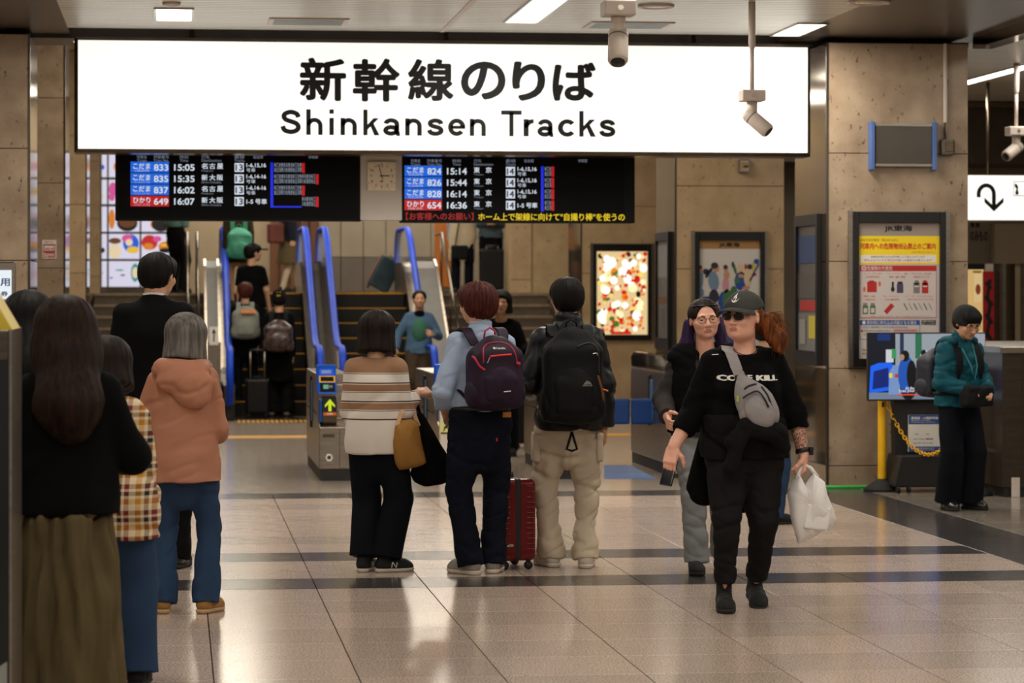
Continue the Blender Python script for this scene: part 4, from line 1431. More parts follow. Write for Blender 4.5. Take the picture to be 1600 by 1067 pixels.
cctv(966, 14, 15.2, .17, 'white security camera hanging in front of the sign, pointing down', (-.10, -.55, -.82), 'pipes')
cctv(1175, 150, 20.5, .17, 'white security camera on a long pole at the right end of the sign', (.62, -.35, -.60), 'pole')
cctv(1588, 205, 26.0, .17, 'small security camera in the dark right hand corridor', (-.75, -.45, -.5), 'pole')

# ================================================================== LEFT EDGE
ym = 9.4
x1 = XA(18.5, ym)
e = empty('ticket_machine', (x1 - .4, ym + .3, 0), 0, 'edge of a ticket machine with a yellow slanted top at far left', 'ticket machine')
zt = ZA(16, 515, ym)
bx('body', M_BLACKP, e, x1 - .8, ym + .01, 0, x1 - .008, ym + .6, zt - .10)
bx('front_glass', mat('machine_glass', C(24, 26, 26), .12), e, x1 - .78, ym, .05, x1 - .008, ym + .01, zt - .10)
bx('edge_trim', M_STEEL, e, x1 - .008, ym - .006, 0, x1, ym + .6, zt)
bx('header', M_STEEL_D, e, x1 - .8, ym + .002, zt - .10, x1 - .008, ym + .6, zt, 0.004)
MB().prism([(x1 - .6, zt), (x1, zt), (x1 - .10, zt + .17), (x1 - .6, zt + .17)], 'y', ym + .03, ym + .5).build('yellow_hood', noisy('hood_yellow', C(196, 168, 40), C(206, 178, 50), 4, .5), e)
p = Print((x1 - .10, ym - .001, .0), EX, EZ, EN)
p.poly([(-.1, .05), (.085, .14), (.085, .40), (-.1, .28)], mat('machine_sticker', C(150, 150, 142), .6))
p.poly([(.02, .14), (.06, .2), (.075, .33), (.04, .30)], MATS['print_blue'], 2)
p.build('sticker', e)
yk = 21.6
e = empty('info_display', (XA(-60, yk), yk, 0), 0, 'lit white display with Japanese ticket text at the left edge', 'display')
x0, x1 = XA(-130, yk), XA(24, yk)
z0, z1 = ZA(10, 520, yk), ZA(10, 409, yk)
bx('housing', M_STEEL, e, x0, yk, z0, x1, yk + .1, z1, 0.01)
bx('screen', emis('screen_pale', C(226, 236, 244), .95), e, x0 + .04, yk - .004, z0 + .06, XA(18, yk), yk, ZA(10, 422, yk))
p = Print((0, yk - .005, 0), EX, EZ, EN)
signtext(p, '専用', -16, 15.5, 434, 447, yk, MATS['print_blue'], .02)
signtext(p, '乗車券', -22, 12.5, 455, 463, yk, M_INK, .02)
signtext(p, '指定券', -22, 12.5, 467, 475, yk, M_INK, .02)
p.rect(XA(2, yk), ZA(8, 485, yk), XA(12, yk), ZA(8, 478, yk), emis('screen_green', C(150, 196, 70), .8), 1)
p.rect(XA(-20, yk), ZA(8, 498, yk), XA(18, yk), ZA(8, 487, yk), emis('screen_sky', C(70, 150, 220), .8), 1)
p.build('screen_text', e)
bx('stand', M_STEEL_D, e, x0 + .3, yk + .02, 0, x0 + .5, yk + .08, z0)
bx('stand_foot', M_STEEL_D, e, x0 + .1, yk - .15, 0, x0 + .7, yk + .25, .03)

# ================================================================== VIDEO WALL ON THE UPPER LEVEL
yv = 45.2
rnd = random.Random(5)
e = empty('video_wall', (XA(200, yv), yv, MEZ), 0, 'wall of bright screens showing food, behind the man in black suit', 'video wall')
M_VS = emis('screen_lilac', C(214, 212, 232), 0.9)
vc = [emis('vs_' + n_, c_, s_) for n_, c_, s_ in (('brown', C(110, 64, 36), .7), ('red', C(196, 40, 40), .8), ('orange', C(220, 130, 40), .8), ('blue', C(30, 90, 210), .9), ('cream', C(226, 206, 170), .9), ('teal', C(40, 150, 140), .8), ('pink', C(206, 80, 150), .9), ('yellow', C(226, 186, 60), .9), ('dark', C(40, 34, 40), .3))]
bx('support_frame', M_STEEL_D, e, XA(60, yv), yv + .01, MEZ, XA(283, yv), yv + .15, ZA(200, 236, yv))
rowp = [(240, 277), (281, 319), (323, 362), (365.5, 404.5), (408, 448)]
colp = [(68, 116), (119, 167), (170, 218), (221, 270)]
for r_, (ya_, yb_) in enumerate(rowp):
    for c0, c1 in colp:
        X0_, X1_ = XA(c0, yv), XA(c1, yv)
        Z0_, Z1_ = ZA(220, yb_, yv), ZA(220, ya_, yv)
        s = bx('screen', M_VS, e, X0_, yv - .01, Z0_, X1_, yv + .01, Z1_)
        p = Print((X0_, yv - .011, Z0_), EX, EZ, EN)
        W_, H_ = X1_ - X0_, Z1_ - Z0_
        key = (r_, c0)
        fixed = {(3, 170): [(.2, .3, .24, .34, 4), (.2, .72, .22, .12, 0), (.72, .62, .26, .36, 3), (.6, .82, .18, .16, 6), (.78, .36, .2, .14, 7), (.66, .66, .12, .14, 4)],
                 (3, 221): [(.26, .66, .26, .3, 1), (.22, .5, .16, .14, 2), (.5, .8, .14, .12, 6), (.76, .5, .22, .2, 2), (.76, .34, .2, .1, 8), (.76, .56, .16, .05, 7)],
                 (4, 170): [(.86, .55, .16, .36, 5), (.86, .55, .10, .22, 4), (.45, .45, .08, .03, 8), (.35, .65, .14, .03, 5), (.08, .35, .06, .03, 3)],
                 (2, 170): [(.6, .35, .34, .34, 8), (.6, .38, .28, .22, 0), (.1, .5, .14, .4, 2)],
                 (2, 221): [(.6, .45, .24, .3, 1), (.5, .3, .22, .22, 2), (.62, .3, .3, .3, 8)],
                 (1, 170): [(.14, .6, .16, .3, 6), (.1, .3, .14, .18, 6)]}.get(key)
        if fixed is None:
            fixed = [(rnd.uniform(.25, .75), rnd.uniform(.3, .7), rnd.uniform(.08, .25), rnd.uniform(.08, .25), rnd.randrange(9)) for _ in range(4)]
        for i, (u, v, a, c_, mi_) in enumerate(fixed):
            p.ell(u * W_, v * H_, min(a, u, 1 - u) * W_, min(c_, v, 1 - v) * H_, vc[mi_], 1 + i, 16)
        p.build('picture', s)

# ================================================================== RIGHT HAND SIDE
# television on a black stand with notice
yv2 = 22.35
e = empty('television_stand', (XA(1445, yv2), yv2, 0), 0, 'television on a black wheeled stand in front of the stone pillar', 'television')
x0, x1, z0, z1 = XA(1356.5, yv2), XA(1540, yv2), ZA(1420, 626, yv2), ZA(1420, 519.5, yv2)
bx('bezel', M_BLACK, e, x0, yv2, z0, x1, yv2 + .06, z1, 0.004)
p = Print((x0 + .006, yv2 - .001, z0 + .012), EX, EZ, EN, 0.0008)
W_, H_ = x1 - x0 - .012, z1 - z0 - .022
tv = lambda n_, c_, s_=.8: emis('tv_' + n_, c_, s_)
u = lambda px: (XA(px, yv2) - x0 - .006)
v = lambda py: ZA(1420, py, yv2) - z0 - .012
p.rect(0, 0, W_, H_, tv('dark', C(16, 24, 40), .5), 1)
p.rect(u(1399), v(575), W_, H_, tv('pale', C(150, 160, 170)), 2)
p.rect(u(1406), v(560), u(1412), H_, tv('blind', C(30, 50, 80)), 3)
p.rect(u(1430), v(560), u(1440), H_, tv('green', C(40, 110, 80)), 3)
p.rect(u(1371), v(532), u(1391), H_, tv('deepblue', C(16, 50, 120), .7), 2)
p.rect(u(1384), v(566), u(1396), v(546), tv('white', C(206, 210, 214)), 3)
p.rect(u(1393), v(560), u(1400), v(545), tv('sgn', C(60, 150, 90)), 4)
p.rect(0, 0, W_, v(613), tv('floor', C(120, 136, 160), .7), 2)
p.poly([(u(1358), v(614)), (u(1360), v(572)), (u(1372), v(567)), (u(1392), v(566)), (u(1400), v(575)), (u(1390), v(610))], tv('gateblue', C(20, 96, 236), .9), 3)
p.poly([(u(1363), v(608)), (u(1365), v(580)), (u(1388), v(574)), (u(1388), v(604))], tv('gatedark', C(10, 40, 130), .6), 4)
p.poly([(u(1388), v(616)), (u(1390), v(580)), (u(1396), v(570)), (u(1406), v(572)), (u(1410), v(616))], tv('gatelight', C(120, 150, 200), .8), 4)
p.rect(u(1389), v(590), u(1394), v(583), tv('yel', C(226, 206, 40), .9), 5)
p.rect(u(1398), v(590), u(1403), v(584), tv('redmark', C(200, 50, 50), .8), 5)
p.ell(u(1416), v(585), .07, .15, tv('shirt', C(30, 90, 190), .7), 6)
p.ell(u(1419), v(602), .07, .12, tv('trouser', C(12, 16, 28), .4), 5)
p.ell(u(1424), v(586), .04, .12, tv('hairt', C(14, 14, 20), .3), 7)
p.ell(u(1414), v(556), .034, .045, MATS['tv_hairt'], 7)
p.ell(u(1409), v(558), .02, .025, tv('skin', C(180, 140, 120), .7), 8)
p.ell(u(1445), v(570), .05, .12, MATS['tv_white'], 5)
p.ell(u(1443), v(552), .022, .03, MATS['tv_hairt'], 6)
p.rect(u(1432), v(616), u(1440), v(580), MATS['tv_gateblue'], 4)
p.rect(u(1450), v(616), u(1475), v(572), MATS['tv_gateblue'], 3)
p.text('At the but', u(1414), v(609), .028, MATS['tv_white'], 9, .03, u(1437) - u(1414))
p.text('Scan your QR', u(1404), v(614), .030, MATS['tv_white'], 9, .03, u(1440) - u(1404))
p.rect(u(1402), v(617.5), u(1440), v(615.5), tv('redline', C(226, 70, 30), .9), 9)
p.build('screen_picture', e)
MB().prism([(XA(1402, yv2), .12), (XA(1400, yv2), z0 + .05), (XA(1480, yv2), z0 + .05), (XA(1480, yv2), .12)], 'y', yv2 + .06, yv2 + .18).build('pedestal', M_BLACKP, e)
MB().prism([(XA(1391, yv2), .05), (XA(1402, yv2), .30), (XA(1485, yv2), .30), (XA(1490, yv2), .05)], 'y', yv2 - .12, yv2 + .3).build('base', M_BLACKP, e, bevel=0.01)
for px in (1398, 1415, 1478):
    xw = XA(px, yv2)
    MB().prism([(yv2 - .1 + .03 * math.cos(t_), .03 + .03 * math.sin(t_)) for t_ in np.linspace(0, 2 * math.pi, 15)[:-1]], 'x', xw - .012, xw + .012).build('castor', M_RUBBER, e)
x0, x1, z0, z1 = XA(1421.5, yv2), XA(1482, yv2), ZA(1440, 706, yv2), ZA(1440, 648.5, yv2)
nb = bx('notice_board', M_WHITE, e, x0, yv2 + .035, z0, x1, yv2 + .058, z1)
p = Print((x0, yv2 + .034, z0), EX, EZ, EN)
W_, H_ = x1 - x0, z1 - z0
p.rect(0, H_ * .75, W_, H_, MATS['print_blue'])
p.rect(0, 0, W_, H_ * .14, MATS['print_blue'])
p.text('東海道・山陽新幹線', .02, H_ * .88, .022, M_WHITE, 2, .02, W_ * .7)
p.text('Application information', .02, H_ * .83, .012, M_WHITE, 2, .01, W_ * .5)
p.text('of Tokaido Sanyo Shinkansen', .02, H_ * .78, .012, M_WHITE, 2, .01, W_ * .62)
p.text('日本語', .05, H_ * .46, .010, M_INK, 2)
p.text('English', W_ * .45, H_ * .46, .010, M_INK, 2)
p.text('スマートフォンで簡単予約', .04, H_ * .32, .014, M_INK, 2, .02, W_ * .5)
p.text('Scan the code to start', .04, H_ * .22, .012, M_INK, 2, .01, W_ * .5)
p.text('東海旅客鉄道株式会社', .02, H_ * .07, .012, M_WHITE, 2, .01, W_ * .6)
p.text('Central Japan Railway', .02, H_ * .025, .010, M_WHITE, 2, .01, W_ * .6)
p.build('notice_print', nb)


def yellow_post(px, py, label):
    f = F(px, py)
    e = empty('yellow_post', f, 0, label, 'barrier post', 'yellow barrier posts')
    MB().lathe([(.15, 0), (.15, .02), (.08, .07), (.045, .09), (.04, .10)], f.x, f.y, 28).build('base', M_RUBBER, e, smooth=True)
    MB().lathe([(.034, .08), (.034, .82), (.037, .82), (.037, .86), (.032, .868)], f.x, f.y, 22).build('post', M_YELLOW, e, smooth=True, angle=.6)
    bx('slot', M_BLACKP, e, f.x - .009, f.y - .039, .68, f.x + .009, f.y - .03, .72)
    return f


f1 = yellow_post(1378, 767, 'yellow barrier post left of the television')
f2 = yellow_post(1521, 774, 'yellow barrier post right of the woman in teal jacket')
# chain of separate links
e = empty('barrier_chain', (f1 + f2) / 2, 0, 'sagging yellow plastic chain between the two yellow posts', 'chain')
a, c_ = f1 + Vector((.03, -.02, .73)), f2 + Vector((-.03, -.02, .73))
nl = 42
pts = []
for i in range(nl + 1):
    t_ = i / nl
    pts.append(a.lerp(c_, t_) + Vector((0, 0, -.42 * 4 * t_ * (1 - t_) * (1 - .0 * t_))))
for i in range(nl):
    c0 = (pts[i] + pts[i + 1]) / 2
    d = (pts[i + 1] - pts[i])
    ln = d.length * .72
    d.normalize()
    n_ = Vector((0, -1, .2)) if i % 2 else d.cross(Vector((0, -1, .2)))
    n_ = (n_ - d * n_.dot(d)).normalized()
    s_ = d.cross(n_)
    loop = [c0 + d * (ln * math.cos(t_)) + s_ * (.014 * math.sin(t_)) for t_ in np.linspace(0, 2 * math.pi, 13)[:-1]]
    MB().tube(loop, .0042, 5, closed=True).build('link', M_YELLOW, e, smooth=True)
e = empty('green_cable', F(1330, 764), 0, 'bright green cable cover along the foot of the stone pillar', 'cable')
xs = [XA(1284, 22.82), XA(1310, 22.84), XA(1340, 22.82), XA(1375, 22.80), XA(1400, 22.8)]
MB().tube([(x, 22.83, .012) for x in xs], .014, 8).build('cable', noisy('cable_green', C(40, 150, 60), C(50, 170, 70), 8, .5), e, smooth=True)

# steel counter at the right edge
fc_ = F(1566, 777)
e = empty('steel_counter', fc_ + Vector((.5, 1, 0)), 0, 'dark steel service counter at the right edge', 'counter')
hc = ZA(1566, 552, fc_.y)
bx('body', noisy('counter_brown', C(70, 60, 52), C(82, 72, 62), 4, .3, .7, 0, 3, (1, 1, 9)), e, fc_.x, fc_.y, .08, fc_.x + 1.6, fc_.y + 2.7, hc)
bx('plinth', M_BLACKP, e, fc_.x + .02, fc_.y + .02, 0, fc_.x + 1.58, fc_.y + 2.68, .08)
bx('top', M_STEEL, e, fc_.x - .02, fc_.y - .02, hc, fc_.x + 1.62, fc_.y + 2.72, hc + .05, 0.006)
bx('side_rail', M_STEEL, e, fc_.x - .014, fc_.y + .2, .34, fc_.x, fc_.y + 2.5, .37)
for i in range(1, 4):
    bx('front_seam', M_BLACKP, e, fc_.x + .16 * i, fc_.y - .002, .1, fc_.x + .16 * i + .004, fc_.y + .004, hc - .02)
bx('white_plate', M_WHITEP, e, XA(1580, fc_.y), fc_.y - .012, 0.0, XA(1593, fc_.y), fc_.y, ZA(1586, 746, fc_.y), 0.003)

# shop front far right
yz = 31.2
e = empty('menu_poster', (XA(1522, yz), yz, ZA(1522, 545, yz)), 0, 'warm lit cream menu poster beside the red banner, far right', 'poster')
bx('housing', M_BLACK, e, XA(1500, yz), yz, ZA(1522, 640, yz), XA(1541, yz), yz + .1, ZA(1522, 412, yz))
bx('paper', emis('warm_paper', C(226, 186, 120), .75), e, XA(1502, yz), yz - .004, ZA(1522, 600, yz), XA(1537, yz), yz, ZA(1522, 421, yz))
p = Print((0, yz - .005, 0), EX, EZ, EN)
p.rect(XA(1522, yz), ZA(1522, 472, yz), XA(1534, yz), ZA(1522, 428, yz), emis('warm_card', C(236, 206, 150), .7), 1)
p.ell(XA(1528, yz), ZA(1522, 452, yz), .03, .06, emis('warm_food', C(150, 70, 40), .5), 2)
p.rect(XA(1520, yz), ZA(1522, 426, yz), XA(1533, yz), ZA(1522, 423.5, yz), emis('warm_ink', C(90, 50, 30), .3), 3)
p.build('print', e)
e = empty('red_banner', (XA(1545, yz - .3), yz - .3, ZA(1545, 560, yz)), 0, 'red vertical cloth banner with dark brush writing, far right', 'banner')
Yb = yz - .3
bx('cloth', noisy('banner_red', C(176, 20, 24), C(190, 28, 30), 4, .7), e, XA(1536, Yb), Yb, ZA(1545, 600, Yb), XA(1553, Yb), Yb + .012, ZA(1545, 424, Yb))
p = Print((0, Yb - .001, 0), EX, EZ, EN)
for i, (a0, b0, a1, b1, wd_) in enumerate(((1541, 440, 1548, 452, .05), (1547, 436, 1542, 470, .04), (1540, 462, 1550, 478, .05), (1548, 470, 1543, 500, .045), (1541, 490, 1550, 506, .05), (1546, 500, 1541, 528, .04), (1542, 520, 1550, 534, .05))):
    p.line(XA(a0, Yb), ZA(1545, b0, Yb), XA(a1, Yb), ZA(1545, b1, Yb), wd_, M_INK, 1 + i % 2)
p.build('writing', e)
MB().tube([(XA(1545, Yb), Yb + .03, 0), (XA(1545, Yb), Yb + .03, ZA(1545, 410, Yb))], .014, 8).build('pole', M_STEEL, e, smooth=True)
bx('clip', M_WHITEP, e, XA(1540, Yb), Yb + .0, ZA(1545, 424, Yb), XA(1552, Yb), Yb + .03, ZA(1545, 412, Yb))
e = empty('wall_lettering', (XA(1530, yc), yc, ZA(1530, 378, yc)), 0, 'dark raised Japanese letters on the corridor wall under the arrow sign', 'lettering')
p = Print((0, yc - .012, 0), EX, EZ, EN)
p.text('のみもの', XA(1515, yc), ZA(1530, 377, yc), ZA(1530, 360, yc) - ZA(1530, 377, yc), M_INK, 1, .03, XA(1543, yc) - XA(1515, yc))
for k_ in range(2):
    p.rect(XA(1516 + 8 * k_, yc), ZA(1530, 355, yc), XA(1522 + 8 * k_, yc), ZA(1530, 348, yc), M_INK, 1)
p.build('letters', e)
e = empty('steel_shutter', (XA(1575, yc - .4), yc - .4, 0), 0, 'curved steel shutter panel in the right hand corridor', 'shutter')
ysr = yc - .4
for i, (a, c_) in enumerate(((1553, 1586), (1594, 1640))):
    xa, xb = XA(a, ysr), XA(c_, ysr)
    q = [(xa + (xb - xa) * k / 8, ysr - .05 * math.sin(math.pi * k / 8)) for k in range(9)] + [(xb, ysr + .05), (xa, ysr + .05)]
    MB().prism(q, 'z', 0, ZA(1570, 412, ysr)).build('panel', M_STEEL_D, e)
bx('post', M_WALLB, e, XA(1586, ysr), ysr, 0, XA(1594, ysr), ysr + .1, ZA(1570, 412, ysr))
bx('lintel', noisy('lintel', C(120, 104, 84), C(130, 114, 92), 2, .5), e, XA(1552, ysr), ysr - .05, ZA(1570, 412, ysr), XA(1660, ysr), ysr + .1, ZA(1570, 350, ysr))


# ================================================================== SCULPTING (signed distance fields -> one continuous skin)
def nv(v):
    v = np.asarray(v, float)
    return v / (np.linalg.norm(v) or 1)


def rotm(yaw=0.0, pitch=0.0, roll=0.0):
    """yaw about z (left positive), pitch about x (looking up positive), roll about y"""
    cz, sz = math.cos(yaw), math.sin(yaw)
    cx, sx = math.cos(pitch), math.sin(pitch)
    cy, sy = math.cos(roll), math.sin(roll)
    Rz = np.array([[cz, -sz, 0], [sz, cz, 0], [0, 0, 1]])
    Rx = np.array([[1, 0, 0], [0, cx, -sx], [0, sx, cx]])
    Ry = np.array([[cy, 0, sy], [0, 1, 0], [-sy, 0, cy]])
    return Rz @ Rx @ Ry


class Clay:
    """primitives added or carved with soft joints; mesh() polygonises them"""

    def __init__(self):
        self.p = []

    def cone(self, a, b, ra, rb=None, k=0.02, sq=None, sub=False):
        """tapering limb; sq = (axis, factor): section squashed along that axis"""
        self.p.append(('c', np.array(a, float), np.array(b, float), ra, ra if rb is None else rb, k, sq, sub))
        return self

    def chain(self, pts, rs, k=0.02, sq=None):
        for i in range(len(pts) - 1):
            self.cone(pts[i], pts[i + 1], rs[i], rs[i + 1], k, sq)
        return self

    def ell(self, c, r, R=None, k=0.02, sub=False):
        self.p.append(('e', np.array(c, float), np.array(r, float), R, None, k, None, sub))
        return self

    def box(self, c, h, R=None, rd=0.01, k=0.01, sub=False):
        self.p.append(('b', np.array(c, float), np.array(h, float), R, rd, k, None, sub))
        return self

    def cut(self, pt, n, k=0.006):
        """remove everything on the side the normal points to"""
        self.p.append(('h', np.array(pt, float), nv(n), None, None, k, None, True))
        return self

    def push(self):
        self.p.append(('push', None, None, None, None, 0, None, True))
        return self

    def pop(self, k=.012):
        """join what was built since push() to the rest"""
        self.p.append(('pop', None, None, None, None, k, None, True))
        return self

    def bounds(self):
        lo, hi = np.full(3, 9e9), np.full(3, -9e9)
        for q in self.p:
            if q[7]:
                continue
            a, b = self.pb(q)
            lo, hi = np.minimum(lo, a), np.maximum(hi, b)
        return lo, hi

    @staticmethod
    def pb(q):
        if q[0] == 'c':
            r = max(q[3], q[4]) * (max(1, q[6][1]) if q[6] else 1)
            return np.minimum(q[1], q[2]) - r, np.maximum(q[1], q[2]) + r
        r = np.linalg.norm(q[2]) if q[3] is not None else q[2]
        if q[0] == 'b':
            r = r + q[4]
        return q[1] - r, q[1] + r

    def mesh(self, vox, extra=None):
        lo, hi = self.bounds()
        lo -= 4 * vox
        hi += 4 * vox
        n = np.ceil((hi - lo) / vox).astype(int) + 1
        BIG = 0.2
        A = np.full(n, BIG, np.float32)
        ax = [(lo[i] + vox * np.arange(n[i])).astype(np.float32) for i in range(3)]
        stack = []
        for q in self.p:
            k = q[5]
            if q[0] == 'push':
                stack.append(A)
                A = np.full(n, BIG, np.float32)
                continue
            if q[0] == 'pop':
                o = stack.pop()
                h = np.clip(0.5 + 0.5 * (o - A) / k, 0, 1)
                A = (o * (1 - h) + A * h - k * h * (1 - h)).astype(np.float32)
                continue
            if q[0] == 'h':
                d = ((ax[0] - q[1][0]) * q[2][0])[:, None, None] + ((ax[1] - q[1][1]) * q[2][1])[None, :, None] + ((ax[2] - q[1][2]) * q[2][2])[None, None, :]
                h = np.clip(0.5 - 0.5 * (A - d) / k, 0, 1) if k else None
                A = (A * (1 - h) + d * h + k * h * (1 - h)).astype(np.float32)
                A = np.minimum(A, BIG)
                continue
            a, b = self.pb(q)
            m = k + 4 * vox
            i0 = np.maximum(((a - m - lo) / vox).astype(int), 0)
            i1 = np.minimum(((b + m - lo) / vox).astype(int) + 2, n)
            if np.any(i1 <= i0):
                continue
            s = tuple(slice(i0[i], i1[i]) for i in range(3))
            X = ax[0][s[0]][:, None, None] - q[1][0]
            Y = ax[1][s[1]][None, :, None] - q[1][1]
            Z = ax[2][s[2]][None, None, :] - q[1][2]
            if q[0] == 'c':
                ba = q[2] - q[1]
                L2 = float(ba @ ba) or 1e-9
                t = np.clip((X * ba[0] + Y * ba[1] + Z * ba[2]) / L2, 0, 1)
                X, Y, Z = X - t * ba[0], Y - t * ba[1], Z - t * ba[2]
                if q[6]:
                    u, f = nv(q[6][0]), q[6][1]
                    dt = (X * u[0] + Y * u[1] + Z * u[2]) * (1 / f - 1)
                    X, Y, Z = X + dt * u[0], Y + dt * u[1], Z + dt * u[2]
                d = np.sqrt(X * X + Y * Y + Z * Z) - (q[3] + t * (q[4] - q[3]))
                if q[6]:
                    d = d * min(1, q[6][1])
            else:
                if q[3] is not None:
                    R = q[3]
                    X, Y, Z = (X * R[0, 0] + Y * R[1, 0] + Z * R[2, 0], X * R[0, 1] + Y * R[1, 1] + Z * R[2, 1], X * R[0, 2] + Y * R[1, 2] + Z * R[2, 2])
                r = q[2]
                if q[0] == 'e':
                    k0 = np.sqrt((X / r[0]) ** 2 + (Y / r[1]) ** 2 + (Z / r[2]) ** 2)
                    k1 = np.sqrt((X / r[0] ** 2) ** 2 + (Y / r[1] ** 2) ** 2 + (Z / r[2] ** 2) ** 2) + 1e-6
                    d = k0 * (k0 - 1) / k1
                else:
                    qx, qy, qz = abs(X) - r[0], abs(Y) - r[1], abs(Z) - r[2]
                    d = np.sqrt(np.maximum(qx, 0) ** 2 + np.maximum(qy, 0) ** 2 + np.maximum(qz, 0) ** 2) + np.minimum(np.maximum(np.maximum(qx, qy), qz), 0) - q[4]
            o = A[s]
            if q[7]:
                d = -d
                h = np.clip(0.5 - 0.5 * (o - d) / k, 0, 1)
                A[s] = o * (1 - h) + d * h + k * h * (1 - h)
            else:
                h = np.clip(0.5 + 0.5 * (o - d) / k, 0, 1)
                A[s] = o * (1 - h) + d * h - k * h * (1 - h)
        g = openvdb.FloatGrid(BIG)
        np.clip(A, -BIG, BIG, out=A)
        g.copyFromArray(np.ascontiguousarray(A))
        pts, tri, quad = g.convertToPolygons(isovalue=0.0, adaptivity=0.0)
        return pts * vox + lo, tri, quad


def vnoise(Pn, seed=0):
    Pn = np.asarray(Pn, float) + seed * 17.37
    i = np.floor(Pn).astype(np.int64)
    f = Pn - i
    f = f * f * (3 - 2 * f)

    def h(x, y, z):
        n = (x * 374761393 + y * 668265263 + z * 2147483647 + seed * 974711) & 0xffffffff
        n = ((n ^ (n >> 13)) * 1274126177) & 0xffffffff
        return ((n ^ (n >> 16)) & 0xffff) / 65535.0
    r = 0
    for dx in (0, 1):
        for dy in (0, 1):
            for dz in (0, 1):
                w_ = (f[:, 0] if dx else 1 - f[:, 0]) * (f[:, 1] if dy else 1 - f[:, 1]) * (f[:, 2] if dz else 1 - f[:, 2])
                r = r + w_ * h(i[:, 0] + dx, i[:, 1] + dy, i[:, 2] + dz)
    return r


def sculpt(name, clay, vox, m, parent, wrinkle=None, streak=None, mats=None, region=None):
    """polygonise and link as one object (in the parent's own coordinates)
    wrinkle = list of (amplitude, (fx,fy,fz), seed): ridged folds; streak = (amplitude, centre, frequency, seed): hair strands round an axis
    region = function(points) -> material index per point"""
    pts, tri, quad = clay.mesh(vox)
    me = bpy.data.meshes.new(name)
    faces = quad.tolist() + tri.tolist()
    me.from_pydata([tuple(p) for p in pts.tolist()], [], faces)
    me.update()
    n = len(me.vertices)
    if wrinkle or streak:
        nr = np.zeros(n * 3)
        me.vertex_normals.foreach_get('vector', nr)
        nr = nr.reshape(-1, 3)
        d = np.zeros(n)
        for amp, fr, seed in (wrinkle or []):
            an = math.radians((-28, 24, -16, 33, 12, -22, 20, -30)[seed % 8])
            q = pts @ np.array([[math.cos(an), 0, math.sin(an)], [0, 1, 0], [-math.sin(an), 0, math.cos(an)]]).T
            q = q * np.array(fr) * np.array([.6, .6, 1.0])
            q = q + 0.9 * vnoise(q * .45, seed + 3)[:, None]
            v = vnoise(q, seed)
            d += 1.55 * amp * (-.75 * np.exp(-((v - .5) / .11) ** 2) + .9 * (vnoise(q * .7, seed + 11) - .3))
        if streak:
            amp, c, fr, seed = streak
            q = pts - np.array(c)
            az = np.arctan2(q[:, 0], -q[:, 1])
            e = np.stack([az * fr, np.hypot(q[:, 0], q[:, 1]) * fr * 1.5, q[:, 2] * 5 + 0.4 * np.sin(az * 5)], 1)
            d += amp * (vnoise(e, seed) - .5) + .6 * amp * (vnoise(e * np.array([2.3, 2, 1.4]), seed + 1) - .5)
        pts = pts + nr * d[:, None]
        me.vertices.foreach_set('co', pts.ravel())
    for x in (mats or [m]):
        me.materials.append(x)
    me.polygons.foreach_set('use_smooth', [True] * len(me.polygons))
    if region is not None:
        c = np.zeros(len(me.polygons) * 3)
        me.polygons.foreach_get('center', c)
        me.polygons.foreach_set('material_index', region(c.reshape(-1, 3)).astype(np.int32))
    me.update()
    o = bpy.data.objects.new(name, me)
    COL.objects.link(o)
    o.parent = parent
    return o


# ================================================================== PEOPLE
def skin_mat(name, col):
    m = noisy(name, col, tuple(min(1, x * 1.12) for x in col[:3]) + (1,), 25, .5, 0, .04, 3, (1, 1, 1), .35, .65, .003)
    b = BS(m)
    b.inputs['Subsurface Weight'].default_value = 0.12
    b.inputs['Subsurface Radius'].default_value = (.012, .005, .003)
    return m


SKIN_A = skin_mat('skin_warm', C(196, 148, 116))
SKIN_B = skin_mat('skin_fair', C(222, 166, 142))
LIPS = mat('lips', C(170, 112, 98), .45)
LIPS2 = mat('lips_rose', C(184, 112, 104), .45)
EYE_W = mat('eye_white', C(220, 214, 206), .2)
EYE_I = mat('eye_iris', C(58, 44, 34), .15)


def hair_mat(name, c1, c2, rough=.62):
    if name in MATS:
        return MATS[name]
    m = mat(name, c1, rough, spec=.15)
    v = coords(m, (60, 60, 4))
    n = N(m, 'ShaderNodeTexNoise', i_Scale=1.0, i_Detail=3.0)
    LK(m, v, n.inputs['Vector'])
    LK(m, ramp(m, n.outputs['Fac'], [(.35, c1), (.7, c2)]), BS(m).inputs['Base Color'])
    bump(m, n.outputs['Fac'], .5, .004)
    return m


def frame_of(d):
    a = nv(np.cross(d, (0, 1, 0) if abs(d[1]) < .9 else (1, 0, 0)))
    return np.stack([a, np.cross(d, a), d], 1)


